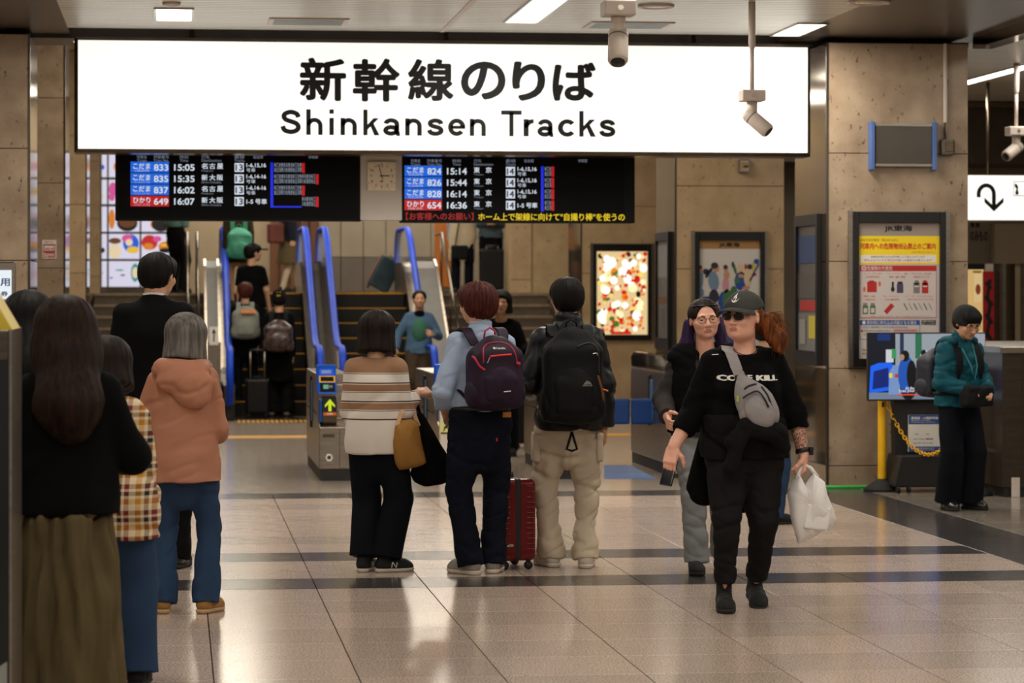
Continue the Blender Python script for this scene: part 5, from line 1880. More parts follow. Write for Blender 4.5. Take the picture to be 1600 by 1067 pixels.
class Person:
    """local frame: x to the person's right, y forward, z up; the Empty at the feet carries place and heading"""

    def __init__(self, label, loc, heading, H, sh=.165, chest=.15, waist=.125, hip=.165, dep=.70, arm=1.0, leg=1.0, lean=(0, 0), head=(0, 0, 0), feet=None, arms=None, hipx=0.0, hips_down=0.0, group=None, twist=0.0, nk=0.0):
        self.root = empty('person', loc, math.radians(heading), label, 'person', group)
        s = self.s = H / 1.65
        sh, chest, waist, hip = sh * .80, chest * .87, waist * .90, hip * .93
        self.H = H
        self.b = dict(sh=sh * s, chest=chest * s, waist=waist * s, hip=hip * s, dep=dep, arm=arm * s, leg=leg * s)
        V3 = lambda *a: np.array(a, float)
        self.pel = V3(hipx, 0, (.90 - hips_down) * s)
        self.neck = self.pel + V3(lean[0], lean[1], .47 * s)
        sp = self.neck - self.pel
        self.wai = self.pel + sp * .22
        self.che = self.pel + sp * .66
        self.Rt = rotm(twist)
        self.hr = rotm(math.radians(head[0]), math.radians(head[1]), math.radians(head[2]))
        self.hs = (.55 + .45 * s) * 1.07
        self.hv = np.array((1, 1, .88)) * self.hs
        self.hc = self.neck + V3(0, .012, .045 - nk) * s + self.hr @ V3(0, .02, .129) * self.hs
        self.J = {}
        for sd, sg in (('R', 1), ('L', -1)):
            S_ = self.neck + self.Rt @ V3(sg * self.b['sh'], -.01, -.058 * s)
            ud, fd = arms[sd][0], arms[sd][1]
            E_ = S_ + nv(ud) * .275 * s
            W_ = E_ + nv(fd) * .235 * s
            self.J['sh' + sd], self.J['el' + sd], self.J['wr' + sd] = S_, E_, W_
            hd = arms[sd][4] if len(arms[sd]) > 4 else fd
            self.J['hand' + sd] = (nv(hd), nv(arms[sd][2]), arms[sd][3], sg)
            fx, fy, fyaw, lift, pitch = feet[sd]
            A_ = V3(fx, fy, .085 * s + lift)
            hip_ = self.pel + V3(sg * .088 * s, 0, -.03 * s)
            d = A_ - hip_
            L1, L2 = .40 * s, .40 * s
            D = min(np.linalg.norm(d), (L1 + L2) * .9995)
            a = (L1 ** 2 - L2 ** 2 + D * D) / (2 * D)
            h = math.sqrt(max(L1 ** 2 - a * a, 0))
            dn = nv(d)
            fw_ = rotm(math.radians(fyaw)) @ V3(0, 1, 0)
            pole = nv(fw_ - dn * (fw_ @ dn))
            self.J['hip' + sd], self.J['kn' + sd], self.J['an' + sd] = hip_, hip_ + dn * a + pole * h, A_
            self.J['foot' + sd] = (rotm(math.radians(fyaw), math.radians(pitch)), fyaw)

    # ---- helpers
    def hp(self, x, y, z):
        """point of the head frame"""
        return self.hc + self.hr @ (np.array((x, y, z), float) * self.hv)

    def torso(self, c, g=0.0, k=.05, bust=0.0, belly=0.0, low=None, low_r=None, arms=True):
        b, dep = self.b, self.b['dep']
        Yx = (0, 1, 0)
        pelv = self.pel - np.array((0, 0, .04 * self.s))
        c.chain([pelv, self.wai, self.che], [b['hip'] + g, b['waist'] + g, b['chest'] + g], k, (Yx, dep))
        top = self.neck - np.array((0, 0, .07 * self.s))
        c.cone(self.che, top, b['chest'] + g, b['chest'] * .66 + g * .8, k, (Yx, dep * .95))
        for sd in 'RL':
            S_ = self.J['sh' + sd]
            c.cone(self.neck - np.array((0, .005, .055 * self.s)), S_, .044 * self.s + g * .7, .044 * b['arm'] + g * .75, k * .8, (Yx, .95))
        if bust:
            for sg in (-1, 1):
                c.ell(self.che + np.array((sg * .07 * self.s, dep * b['chest'] * .78, -.02)), (.075 + g * .5, bust + g, .075 + g * .5), None, .05)
        if belly:
            c.ell(self.wai + np.array((0, dep * b['waist'] * .6, -.02)), (b['waist'] * .85 + g, belly + g, .13), None, .06)
        return c

    def arm(self, c, sd, g=0.0, upto=1.0, k=.015, flare=0.0):
        s = self.b['arm']
        S_, E_, W_ = (self.J[q + sd] for q in ('sh', 'el', 'wr'))
        if upto >= .5:
            c.cone(S_, E_, .049 * s + g, .040 * s + g, k)
            f = (upto - .5) * 2
            if f > 0:
                c.cone(E_, E_ + (W_ - E_) * f, .040 * s + g, (.040 - .012 * f) * s + g + flare, k)
        else:
            c.cone(S_, S_ + (E_ - S_) * upto * 2, .049 * s + g, .045 * s + g + flare, k)

    def leg(self, c, sd, g=0.0, to=1.0, k=.02, hem=None, knee=None, thigh=None):
        s = self.b['leg']
        Hp, K_, A_ = (self.J[q + sd] for q in ('hip', 'kn', 'an'))
        rt, rk = (thigh or .082 * s) + g, (knee or .054 * s) + g
        c.cone(Hp, K_, rt, rk, k)
        e = K_ + (A_ - K_) * to
        calf = K_ + (A_ - K_) * .3
        if hem is None:
            bk = self.J['foot' + sd][0] @ np.array((0, -.012, 0))
            c.chain([K_, calf + bk, e], [rk, .054 * s + g, .036 * s + g], k)
        else:
            c.cone(K_, e, rk, hem, k)

    def hand(self, c, sd):
        d, n, curl, sg = self.J['hand' + sd]
        s = self.s * 1.0
        W_ = self.J['wr' + sd]
        n = nv(n - d * (n @ d))
        a = np.cross(d, n) * sg
        R = np.stack([a, n, d], 1)
        c.cone(W_ - d * .03, W_ + d * .03 * s, .027 * s, .026 * s, .012, (n, .8))
        c.box(W_ + d * .052 * s, (.030 * s, .006 * s, .034 * s), R, .009 * s, .010)
        rot = lambda v, ang: v * math.cos(ang) + n * math.sin(ang)
        for i, (off, ln) in enumerate(((.0285, .070), (.0095, .078), (-.0095, .072), (-.0275, .056))):
            q = W_ + (d * .088 + a * off) * s
            ang = 0.0
            seg = [q - d * .012 * s, q]
            for j, f in enumerate((.45, .31, .24)):
                ang += math.radians(curl * (.75, 1.0, .75)[j])
                q = q + rot(d + a * (off * 1.2), ang) * ln * f * s
                seg.append(q)
            c.chain(seg, [.0092 * s, .0090 * s, .0084 * s, .0078 * s, .0066 * s], .003)
        q = W_ + (d * .022 + a * .026) * s
        t1 = q + nv(d * .55 + a * .75 + n * .35) * .040 * s
        t2 = t1 + nv(d * .85 + a * .30 + n * (.25 + curl / 90)) * .030 * s
        t3 = t2 + nv(d * .90 + a * .02 + n * (.3 + curl / 60)) * .024 * s
        c.chain([q, t1, t2, t3], [.014 * s, .0115 * s, .010 * s, .0085 * s], .008)

    # ---- flesh
    def body(self, skin=SKIN_A, lips=LIPS, vox=.008, jaw=1.0, face=True, extra=None, tattoo=None):
        c = Clay()
        s, hs = self.s, self.hs
        self.torso(c, -.026)
        for sd in 'RL':
            self.arm(c, sd, -.004)
            self.leg(c, sd, -.022)
            self.hand(c, sd)
            R, _ = self.J['foot' + sd]
            A_ = self.J['an' + sd]
            f = lambda x, y, z: A_ + R @ (np.array((x, y, z)) * s)
            c.chain([f(0, -.03, -.04), f(0, .04, -.045), f(0, .12, -.058), f(0, .155, -.06)], [.03 * s, .03 * s, .026 * s, .018 * s], .02)
        h = self.hp
        HR = self.hr
        c.cone(self.neck - np.array((0, .0, .03 * s)), h(0, -.022, -.055), .060 * s, .053 * s, .03)
        c.ell(h(0, -.012, .030), np.array((.076, .096, .090)) * self.hv, HR, .01)
        c.ell(h(0, .028, -.028), np.array((.064 * jaw, .066, .085)) * self.hv, HR, .025)
        c.ell(h(0, .034, -.074), np.array((.047 * jaw, .048, .036)) * self.hv, HR, .025)
        c.ell(h(0, .072, -.096), np.array((.020 * jaw, .018, .015)) * self.hv, HR, .02)
        if face:
            for sg in (-1, 1):
                c.ell(h(sg * .036, .066, -.024), np.array((.026, .026, .024)) * self.hv, HR, .02)
                c.ell(h(sg * .031, .104, .004), np.array((.019, .018, .011)) * self.hv, HR, .012, True)
            c.cone(h(-.042, .081, .024), h(.042, .081, .024), .009 * hs, .009 * hs, .014)
            c.cone(h(0, .090, .008), h(0, .110, -.030), .0075 * hs, .0115 * hs, .010)
            for sg in (-1, 1):
                c.ell(h(sg * .0115, .100, -.035), np.array((.0085, .0095, .0075)) * self.hv, HR, .006)
            c.cone(h(-.019, .0885, -.0625), h(.019, .0885, -.0625), .0060 * hs, .006 * hs, .006)
            c.cone(h(-.016, .0890, -.0715), h(.016, .0890, -.0715), .0068 * hs, .0068 * hs, .006)
            c.cone(h(-.024, .096, -.0668), h(.024, .096, -.0668), .0022 * hs, .0022 * hs, .003, None, True)
            for sg in (-1, 1):
                c.ell(h(sg * .031, .0775, .0105), np.array((.0165, .0155, .0105)) * self.hv, HR, .004)
                c.ell(h(sg * .031, .0755, -.0085), np.array((.0160, .0140, .0080)) * self.hv, HR, .004)
        for sg in (-1, 1):
            c.ell(h(sg * .077, -.006, -.006), np.array((.009, .020, .031)) * self.hv, HR @ rotm(sg * -.35), .006)
            c.ell(h(sg * .087, .004, -.004), np.array((.006, .010, .018)) * self.hv, HR @ rotm(sg * -.35), .004, True)
        if extra:
            extra(c)
        inv = np.linalg.inv(self.hr)

        def reg(pts):
            q = ((pts - self.hc) @ inv.T) / self.hv
            r = np.zeros(len(pts))
            lipm = (abs(q[:, 0]) < .0215 * (1 - ((q[:, 2] + .067) / .016) ** 2)) & (q[:, 1] > .083) & (abs(q[:, 2] + .067) < .0105)
            r[lipm] = 1
            if tattoo is not None:
                a, b_ = tattoo
                t = ((pts - a) @ (b_ - a)) / ((b_ - a) @ (b_ - a))
                w_ = np.linalg.norm(pts - a - np.clip(t, 0, 1)[:, None] * (b_ - a), axis=1)
                r[(t > .1) & (t < .95) & (w_ < .07)] = 2
            return r
        ms = [skin, lips] + ([TATTOO] if tattoo is not None else [])
        self.flesh = sculpt('body', c, vox, skin, self.root, mats=ms, region=reg)
        if face:
            for sg in (-1, 1):
                e = Clay().ell(h(sg * .031, .0775, .0045), np.array((.0125,) * 3) * hs, None, .002)
                ctr = h(sg * .031, .0775, .0045)
                fwd = self.hr @ np.array((self.gaze, 1, -.02))
                fwd /= np.linalg.norm(fwd)
                sculpt('eye', e, .0018, EYE_W, self.root, mats=[EYE_W, EYE_I], region=lambda pts: ((pts - ctr) @ fwd > .0094 * hs).astype(float))
        return self.flesh

    gaze = 0.0

    def brows(self, m, th=.0035):
        for sg in (-1, 1):
            b = MB()
            b.tube([self.hp(sg * .014, .094, .0235), self.hp(sg * .030, .0925, .029), self.hp(sg * .047, .081, .0245)], [th * self.hs, th * 1.1 * self.hs, th * .5 * self.hs], 6)
            b.build('eyebrow', m, self.root, smooth=True, local=True)

    def spectacles(self, m, shape='round', lens=None, y=.100, z=.003, up=0.0, name='glasses'):
        h = self.hp
        b = MB()
        n = 18
        for sg in (-1, 1):
            loop = []
            for i in range(n):
                t = 2 * math.pi * i / n
                cx_, cz_ = math.cos(t), math.sin(t)
                if shape != 'round':
                    cx_, cz_ = math.copysign(abs(cx_) ** .7, cx_), math.copysign(abs(cz_) ** .7, cz_)
                loop.append(h(sg * .033 + .025 * cx_, y - .006 * abs(sg * .033 + .025 * cx_) / .05, z + up + .019 * cz_))
            b.tube(loop, .0014, 5, closed=True)
            b.tube([h(sg * .058, y - .008, z + up + .008), h(sg * .079, .05, z + up + .008), h(sg * .080, -.01, z + up + .004), h(sg * .076, -.025, z - .012 + up)], .0016, 5)
        b.tube([h(-.008, y, z + up + .006), h(0, y + .002, z + up + .009), h(.008, y, z + up + .006)], .0014, 5)
        g = b.build(name, m, self.root, smooth=True, local=True)
        for sg in (-1, 1):
            b = MB()
            b.poly([h(sg * .033 + .0245 * math.cos(2 * math.pi * i / n), y - .001 - .006 * abs(sg * .033 + .0245 * math.cos(2 * math.pi * i / n)) / .05, z + up + .0185 * math.sin(2 * math.pi * i / n)) for i in range(n)])
            b.build('lens', lens or M_LENS, g, local=True)
        return g

    # ---- clothes
    def top(self, name, m, g=.022, hem=.80, hem_r=None, sleeve=1.0, vox=.010, sg=None, wr=None, bust=0, belly=0, collar=0.0, hood=False, k=.05, dep=None, cuff=True, flare=0.0, extra=None, slv=None, mats=None, region=None):
        c = Clay()
        s = self.s
        if dep:
            old, self.b['dep'] = self.b['dep'], dep
        self.torso(c, g, k, bust, belly)
        hr_ = hem_r or (self.b['hip'] + g)
        pel = self.pel - np.array((0, 0, .04 * s))
        if hem < pel[2]:
            c.cone(pel, (self.pel[0], self.pel[1] - .0, hem - .05), self.b['hip'] + g, hr_, .03, ((0, 1, 0), self.b['dep']))
        for sd in 'RL':
            c.push()
            u = (slv or {}).get(sd, sleeve)
            g_ = g * .7 if sg is None else sg * .75
            self.arm(c, sd, g_, u, .02, flare)
            W_, E_ = self.J['wr' + sd], self.J['el' + sd]
            d = nv(W_ - E_) if u > .5 else nv(E_ - self.J['sh' + sd])
            q = E_ + (W_ - E_) * ((u - .5) * 2) if u > .5 else self.J['sh' + sd] + (E_ - self.J['sh' + sd]) * u * 2
            if cuff and u >= .9:
                c.cone(q - d * .035, q - d * .01, .030 * self.b['arm'] + g_ + flare + .003, None, .006)
            rr = .042 * self.b['arm'] + g_ + flare + .012
            c.box(q + d * .06, (rr, rr, .06), frame_of(d), .001, .003, True)
            c.pop(.014)
        if collar:
            c.cone(self.neck - np.array((0, 0, .05 * s)), self.neck + np.array((0, .005, collar)), .068 * s + g * .4, .060 * s + g * .4, .02)
            c.cone(self.neck + np.array((0, .01, collar - .03)), self.neck + np.array((0, .01, collar + .1)), .054 * s, .056 * s, .008, None, True)
        if not collar and not hood and hem < 1.1:
            c.ell(self.neck + np.array((0, .035, .040)) * s, np.array((.080, .095, .062)) * s, None, .02, True)
        if hood:
            q = self.neck
            c.ell(q + np.array((0, -.10, .000)) * s, np.array((.165, .070, .060)) * s, None, .02)
            c.ell(q + np.array((0, -.135, -.075)) * s, np.array((.130, .060, .085)) * s, None, .02)
            c.ell(q + np.array((0.02, -.14, -.15)) * s, np.array((.070, .045, .060)) * s, None, .03)
            for sg_ in (-1, 1):
                c.ell(q + np.array((sg_ * .105, -.02, .015)) * s, np.array((.050, .10, .050)) * s, None, .03)
        if extra:
            extra(c)
        c.cut((0, 0, hem), (0, 0, -1))
        if dep:
            self.b['dep'] = old
        wr = wr if wr is not None else [(.0055, (7, 7, 12), int(hem * 100) % 7), (.003, (18, 18, 16), 2)]
        o = sculpt(name, c, vox, m, self.root, wrinkle=wr, mats=mats, region=region)
        return o

    def hood_back(self, m, vox=.009, skew=.0, big=1.0):
        """a hood lying folded on the back, its own cloth with its own edge"""
        s, q = self.s * big, self.neck
        c = Clay()
        c.ell(q + np.array((0, -.085, .010)) * s, np.array((.150, .065, .055)) * s, None, .02)
        c.ell(q + np.array((skew * .4, -.120, -.055)) * s, np.array((.150, .060, .070)) * s, None, .03)
        c.ell(q + np.array((skew, -.130, -.130)) * s, np.array((.095, .045, .065)) * s, None, .04)
        for sg_ in (-1, 1):
            c.ell(q + np.array((sg_ * .100, -.01, .022)) * s, np.array((.050, .10, .045)) * s, None, .03)
        c.ell(q + np.array((0, .02, .06)) * s, np.array((.085, .11, .07)) * s, None, .02, True)
        return sculpt('hood', c, vox, m, self.root, wrinkle=[(.006, (7, 7, 10), 1), (.003, (14, 14, 14), 3)])

    def trousers(self, name, m, g=.016, hem=.045, knee=.085, thigh=None, top=None, vox=.010, hem_r=.075, wr=None, crease=True):
        c = Clay()
        s = self.s
        b = self.b
        tz = top or self.wai[2]
        pel = self.pel - np.array((0, 0, .04 * s))
        for sd in 'RL':
            Hp, K_, A_ = (self.J[q + sd] for q in ('hip', 'kn', 'an'))
            th_ = (thigh or .086 * b['leg']) + g
            c.push()
            c.cone(Hp + np.array((0, 0, .03)), K_, th_, knee * s, .02)
            e = A_ + nv(A_ - K_) * (.085 * s - hem) * 1.0
            c.cone(K_, e, knee * s, hem_r * s, .012)
            d = nv(A_ - K_)
            rr = hem_r * s + .02
            c.box(e + d * .09, (rr, rr, .09), frame_of(d), .001, .003, True)
            c.pop(.010)
        c.ell(pel + np.array((0, 0, -.13 * s)), (.082 * s, .085 * s, .16 * s), None, .04)
        c.cone(pel, self.wai, b['hip'] + g * .7, b['waist'] + g * .7, .03, ((0, 1, 0), b['dep']))
        c.cut((0, 0, tz), (0, 0, 1))
        wr = wr if wr is not None else [(.006, (6, 6, 9), 5), (.004, (14, 14, 20), 1)]
        lo = min(self.J['anR'][2], self.J['anL'][2])
        return sculpt(name, c, vox, m, self.root, wrinkle=wr)

    def shoe(self, sd, upper, sole, kind='sneaker', vox=.006, laces=None):
        R, _ = self.J['foot' + sd]
        A_ = self.J['an' + sd]
        s = self.s
        f = lambda x, y, z: A_ + R @ (np.array((x, y, z)) * s)
        up = R @ np.array((0, 0, 1.0))
        sg = 1 if sd == 'R' else -1
        hi = .05 if kind == 'boot' else .0
        c = Clay()
        c.chain([f(0, -.035, -.035), f(0, .05, -.040), f(-sg * .004, .115, -.052), f(-sg * .008, .155, -.056)], [.042 * s, .041 * s, .045 * s, .034 * s], .025)
        c.cone(f(0, -.02, -.03), f(0, -.018, .015 + hi), .040 * s, .042 * s, .02)
        c.cut(f(0, 0, -.066), -up)
        c.cut(f(0, 0, .022 + hi), up)
        u = sculpt('shoe', c, vox, upper, self.root)
        c = Clay()
        c.chain([f(0, -.040, -.06), f(0, .05, -.06), f(-sg * .004, .115, -.06), f(-sg * .008, .160, -.06)], [.044 * s, .041 * s, .048 * s, .036 * s], .02)
        c.cut(f(0, 0, -.0845), -up, .003)
        c.cut(f(0, 0, -.060), up, .003)
        sculpt('sole', c, vox, sole, u)
        if laces:
            b = MB()
            for i in range(4):
                y = .035 + .022 * i
                zt = -.040 + .041 - .012 * i
                b.tube([f(-.022, y, zt - .012), f(0, y + .006, zt + .001), f(.022, y, zt - .012)], .0028, 5)
            b.build('laces', laces, u, smooth=True, local=True)
        return u

    def hair(self, kind, m, vox=.006, length=.0, seed=1, part=None):
        h, HR, hs = self.hp, self.hr, self.hs
        c = Clay()
        A = lambda *a: np.array(a) * self.hv
        if kind == 'short':
            c.ell(h(0, -.016, .038), A(.094, .110, .098), HR, .01)
            c.ell(h(0, -.045, -.015), A(.084, .074, .084), HR, .03)
            c.ell(h(0, .045, .075), A(.070, .060, .045), HR, .03)
            c.ell(h(0, .125, -.035), A(.085, .085, .082), HR, .02, True)
            for sg in (-1, 1):
                c.ell(h(sg * .088, .012, -.022), A(.030, .026, .040), HR, .01, True)
            c.cut(h(0, 0, -.085), HR @ np.array((0, .25, -1)), .03)
        elif kind == 'shaggy':
            c.ell(h(0, -.016, .040), A(.101, .116, .102), HR, .01)
            c.ell(h(0, -.045, -.015), A(.088, .078, .090), HR, .03)
            c.ell(h(0, .05, .070), A(.080, .065, .050), HR, .03)
            c.ell(h(0, .130, -.04), A(.090, .085, .085), HR, .02, True)
            for sg in (-1, 1):
                c.ell(h(sg * .1, .02, -.03), A(.030, .030, .040), HR, .01, True)
            c.cut(h(0, 0, -.09), HR @ np.array((0, .25, -1)), .03)
        elif kind == 'bob':
            c.ell(h(0, -.014, .034), A(.098, .112, .100), HR, .01)
            c.cone(h(0, -.022, .01), h(0, -.018, -.10 - length), .101 * hs, .112 * hs, .03, (HR @ np.array((0, 1, 0)), .98))
            c.ell(h(0, .125, -.05), A(.080, .090, .11), HR, .02, True)
            c.ell(h(0, .05, -.16), A(.055, .075, .09), HR, .02, True)
            c.cut(h(0, 0, -.115 - length), HR @ np.array((0, -.1, -1)), .012)
        elif kind == 'long':
            c.ell(h(0, -.014, .034), A(.100, .112, .102), HR, .01)
            c.cone(h(0, -.022, .01), h(0, -.03, -.10), .106 * hs, .116 * hs, .03)
            base = self.neck + np.array((0, -.07, -.02))
            c.cone(h(0, -.03, -.08), base + np.array((0, -.045, -length * .5)), .116 * hs, .112 * hs, .04, ((0, 1, 0), .75))
            c.cone(base + np.array((0, -.045, -length * .5)), base + np.array((0.01, -.05, -length)), .112 * hs, .05 * hs, .03, ((0, 1, 0), .5))
            c.ell(h(0, .125, -.05), A(.080, .090, .12), HR, .02, True)
        elif kind == 'pulled':                       # drawn back, parting, ears bare
            c.ell(h(0, -.018, .036), A(.090, .104, .098), HR, .01)
            c.ell(h(0, -.05, -.02), A(.074, .062, .075), HR, .03)
            c.ell(h(0, .118, -.004), A(.068, .086, .116), HR, .010, True)
            for sg in (-1, 1):
                c.ell(h(sg * .088, .012, -.022), A(.030, .030, .036), HR, .01, True)
            c.cut(h(0, 0, -.085), HR @ np.array((0, .3, -1)), .02)
        st = ({'shaggy': .010, 'pulled': .0025}.get(kind, .006), h(0, -.01, 0), 9.0, seed)
        return sculpt('hair', c, vox, m, self.root, streak=st)


M_LENS = mat('clear_lens', C(120, 124, 126), .03, alpha=.06, spec=.2)
M_LENS_D = mat('dark_lens', C(18, 20, 26), .04, alpha=.9)
TATTOO = mat('tattooed_skin', C(196, 140, 116), .5)
_vt = coords(TATTOO, (1, 1, 1))
_w1 = N(TATTOO, 'ShaderNodeTexNoise', i_Scale=34.0, i_Detail=2.0, i_Distortion=2.5)
LK(TATTOO, _vt, _w1.inputs['Vector'])
LK(TATTOO, ramp(TATTOO, _w1.outputs['Fac'], [(.40, C(206, 150, 126)), (.46, C(74, 58, 58)), (.52, C(84, 66, 62)), (.56, C(206, 150, 126))]), BS(TATTOO).inputs['Base Color'])


def stamp(target, parent, body, u, v, hgt, wid, m, side=-1, local_x=1, lift=.004, bold=.02, name='logo', polys=None):
    """print lettering (or polygons) onto a sculpted surface by casting it along y; side=-1 from the back, +1 from the front"""
    me = target.data
    bv = BVHTree.FromPolygons([p.co[:] for p in me.vertices], [tuple(p.vertices) for p in me.polygons])
    if polys is None:
        g, fs = glyphs(body, 0, 2)
        lo, hi = g.min(0), g.max(0)
        q = [((a - lo[0]) / (hi[0] - lo[0]) - .5, (b - lo[1]) / (hi[1] - lo[1]) - .5) for a, b in g]
    else:
        q, fs = [], []
        for pl_ in polys:
            i = len(q)
            q += [(a - .5, b - .5) for a, b in pl_]
            fs.append(tuple(range(i, i + len(pl_))))
    sgn = 1 if side < 0 else -1                    # seen from behind x runs to the right, from the front to the left
    offs = [(0, 0)] if (polys is not None or bold == 0) else [(bold * wid * .25, 0), (-bold * wid * .25, 0), (0, bold * hgt), (0, -bold * hgt)]
    b = MB()
    for da, db in offs:
        vs = []
        for a, c_ in q:
            x, z = u + sgn * (a * wid + da), v + c_ * hgt + db
            hit = bv.ray_cast(Vector((x, side * 1.2, z)), Vector((0, -side, 0)))
            y = hit[0].y if hit[0] is not None else side * .15
            vs.append((x, y + side * lift, z))
        b.mesh(vs, fs)
    return b.build(name, m, parent, local=True)
H_BLACK = hair_mat('hair_black', C(9, 8, 7), C(20, 17, 15))
H_BROWN = hair_mat('hair_brown', C(20, 10, 6), C(46, 26, 15))
H_DKBR = hair_mat('hair_dark_brown', C(18, 12, 9), C(38, 26, 20))
H_GREY = hair_mat('hair_grey', C(74, 70, 66), C(118, 112, 106))
H_RED = hair_mat('hair_russet', C(48, 18, 14), C(88, 40, 30))
H_GING = hair_mat('hair_ginger', C(66, 32, 12), C(140, 78, 34))
M_BLK = cloth('black_knit', C(9, 9, 10), .4, .95)
M_BLKS = cloth('black_suit', C(8, 8, 10), .3, .8)
M_BLKN = noisy('black_nylon', C(11, 11, 13), C(18, 18, 20), 8, .45, 0, .25, 5, spec=.3)
M_OLIVE = cloth('olive_cotton', C(88, 76, 52), .18)
M_DENIM = cloth('blue_denim', C(40, 58, 84), .25)
M_DENIMD = cloth('dark_denim', C(15, 18, 28), .4)
M_NAVYP = cloth('navy_trousers', C(13, 15, 21), .3)
M_KHAKI = cloth('stone_cotton', C(188, 172, 150), .12)
M_PINKB = cloth('clay_pink_nylon', C(166, 114, 90), .1, .6)
M_SHIRT = cloth('pale_blue_shirt', C(158, 174, 200), .1, .8)
M_TEAL = cloth('teal_nylon', C(20, 72, 84), .2, .55)
M_GREYJ = cloth('grey_denim', C(128, 130, 130), .15)
M_CHAR = cloth('charcoal_fleece', C(52, 48, 47), .25, .8)
M_SOLEW = noisy('pale_sole', C(190, 180, 164), C(206, 196, 180), 10, .7)
M_SOLEB = noisy('dark_sole', C(24, 23, 22), C(36, 34, 32), 10, .8)
M_SHOEB = noisy('black_suede', C(10, 10, 10), C(17, 16, 16), 20, .85)
M_SHOEBR = noisy('tan_suede', C(142, 100, 52), C(160, 116, 64), 16, .85)
M_SHOEG = noisy('grey_knit_shoe', C(130, 122, 112), C(148, 140, 130), 20, .8)
M_SHOEW = noisy('off_white_leather', C(186, 176, 162), C(202, 192, 178), 12, .6)
M_LACE = mat('lace', C(206, 200, 190), .8)
M_WIRE = mat('thin_metal', C(90, 76, 60), .25, .9)

# stripes by height on the sweater, checks on the shirt
M_STRIPE = mat('striped_knit', C(150, 112, 84), .9)


def stripes(m, bands, lo, hi):
    v = N(m, 'ShaderNodeTexCoord')
    sp = N(m, 'ShaderNodeSeparateXYZ')
    LK(m, v.outputs['Object'], sp.inputs['Vector'])
    mr = N(m, 'ShaderNodeMapRange')
    mr.inputs['From Min'].default_value = lo
    mr.inputs['From Max'].default_value = hi
    LK(m, sp.outputs['Z'], mr.inputs['Value'])
    LK(m, ramp(m, mr.outputs['Result'], [((z - lo) / (hi - lo), c) for z, c in bands], 'CONSTANT'), BS(m).inputs['Base Color'])


TAU = C(150, 112, 84)
WHT = C(222, 212, 200)
DKL = C(78, 54, 42)
_zs = lambda py: CAMH - (py - VY) / 273.0
bands = [(0.0, WHT), (_zs(653), DKL), (_zs(651.3), WHT), (_zs(643), TAU), (_zs(641), DKL), (_zs(640), WHT), (_zs(642 - 3), TAU), (_zs(629), DKL), (_zs(628), WHT), (_zs(612.5), DKL), (_zs(611.5), WHT)]
bands = [(.50, WHT), (_zs(656), DKL), (_zs(654.2), WHT), (_zs(643), DKL), (_zs(641.6), WHT), (_zs(640.5), TAU), (_zs(629.5), WHT), (_zs(628.5), DKL), (_zs(627), WHT), (_zs(614), DKL), (_zs(612.5), WHT), (_zs(611.5), TAU), (_zs(600.5), WHT), (_zs(599.5), DKL), (_zs(598), WHT), (_zs(585), DKL), (_zs(583.5), WHT), (_zs(582.5), TAU)]
bands = [(z, c) for z, c in bands]
# a colour ramp holds 32 stops at most
stripes(M_STRIPE, bands, .5, 1.5)
_nn = N(M_STRIPE, 'ShaderNodeTexNoise', i_Scale=160.0)
bump(M_STRIPE, _nn.outputs['Fac'], .15, .003)

M_PLAID = mat('plaid_flannel', C(200, 180, 140), .9)


def checks(m):
    tc = N(m, 'ShaderNodeTexCoord')
    sp = N(m, 'ShaderNodeSeparateXYZ')
    LK(m, tc.outputs['Object'], sp.inputs['Vector'])
    cols = []
    for ax, off in (('X', 0.0), ('Z', .02)):
        ad = N(m, 'ShaderNodeMath', operation='MULTIPLY_ADD')
        ad.inputs[1].default_value = 1 / .105
        ad.inputs[2].default_value = 10 + off
        LK(m, sp.outputs[ax], ad.inputs[0])
        fr = N(m, 'ShaderNodeMath', operation='FRACT')
        LK(m, ad.outputs[0], fr.inputs[0])
        cr, ye, bk, rd = C(214, 194, 158), C(180, 120, 26), C(18, 14, 20), C(112, 22, 28)
        cols.append(ramp(m, fr.outputs[0], [(0, cr), (.14, ye), (.34, cr), (.46, bk), (.62, cr), (.72, rd), (.90, cr)], 'CONSTANT'))
    mx = N(m, 'ShaderNodeMix', data_type='RGBA')
    mx.inputs['Factor'].default_value = .5
    LK(m, cols[0], mx.inputs[6])
    LK(m, cols[1], mx.inputs[7])
    LK(m, mx.outputs[2], BS(m).inputs['Base Color'])


checks(M_PLAID)

DN = lambda sg, out=.12, fw=.10: ((sg * out, -.04, -1), (sg * .04, fw, -1), (-sg, 0, 0), 22)
ST = lambda w=.10, y=0, ry=-6, ly=6: {'R': (w, y, ry, 0, 0), 'L': (-w, y, ly, 0, 0)}


def at(px, py, dz=0.0):
    f = F(px, py)
    return (f.x, f.y, dz)


# ------------------------------------------------------------------ 1 foreground woman, black top and olive skirt
p = Person('person with long brown hair in black top and long olive skirt, far left front', at(104, 1148), 6, 1.555, sh=.17, chest=.155, waist=.15, hip=.17, arms={'R': ((.42, .10, -.86), (-.05, .95, -.1), (-.3, 0, -1), 30), 'L': DN(-1)}, feet=ST(), head=(8, -6, 0))
p.body(vox=.010, face=False)
p.top('black_top', M_BLK, .040, .80, .200, wr=[(.006, (5, 5, 9), 3)], sg=.034, vox=.012, collar=.02)
c = Clay()
c.cone((0, 0, .90), (.01, 0, .02), .150, .225, .03, ((0, 1, 0), .85))
c.cut((0, 0, .02), (0, 0, -1))
c.cut((0, 0, .802), (0, 0, 1))
sculpt('olive_skirt', c, .012, M_OLIVE, p.root, streak=(.055, (0, 0, 3), 4.0, 2))
p.hair('long', H_BROWN, .007, .16, 3)
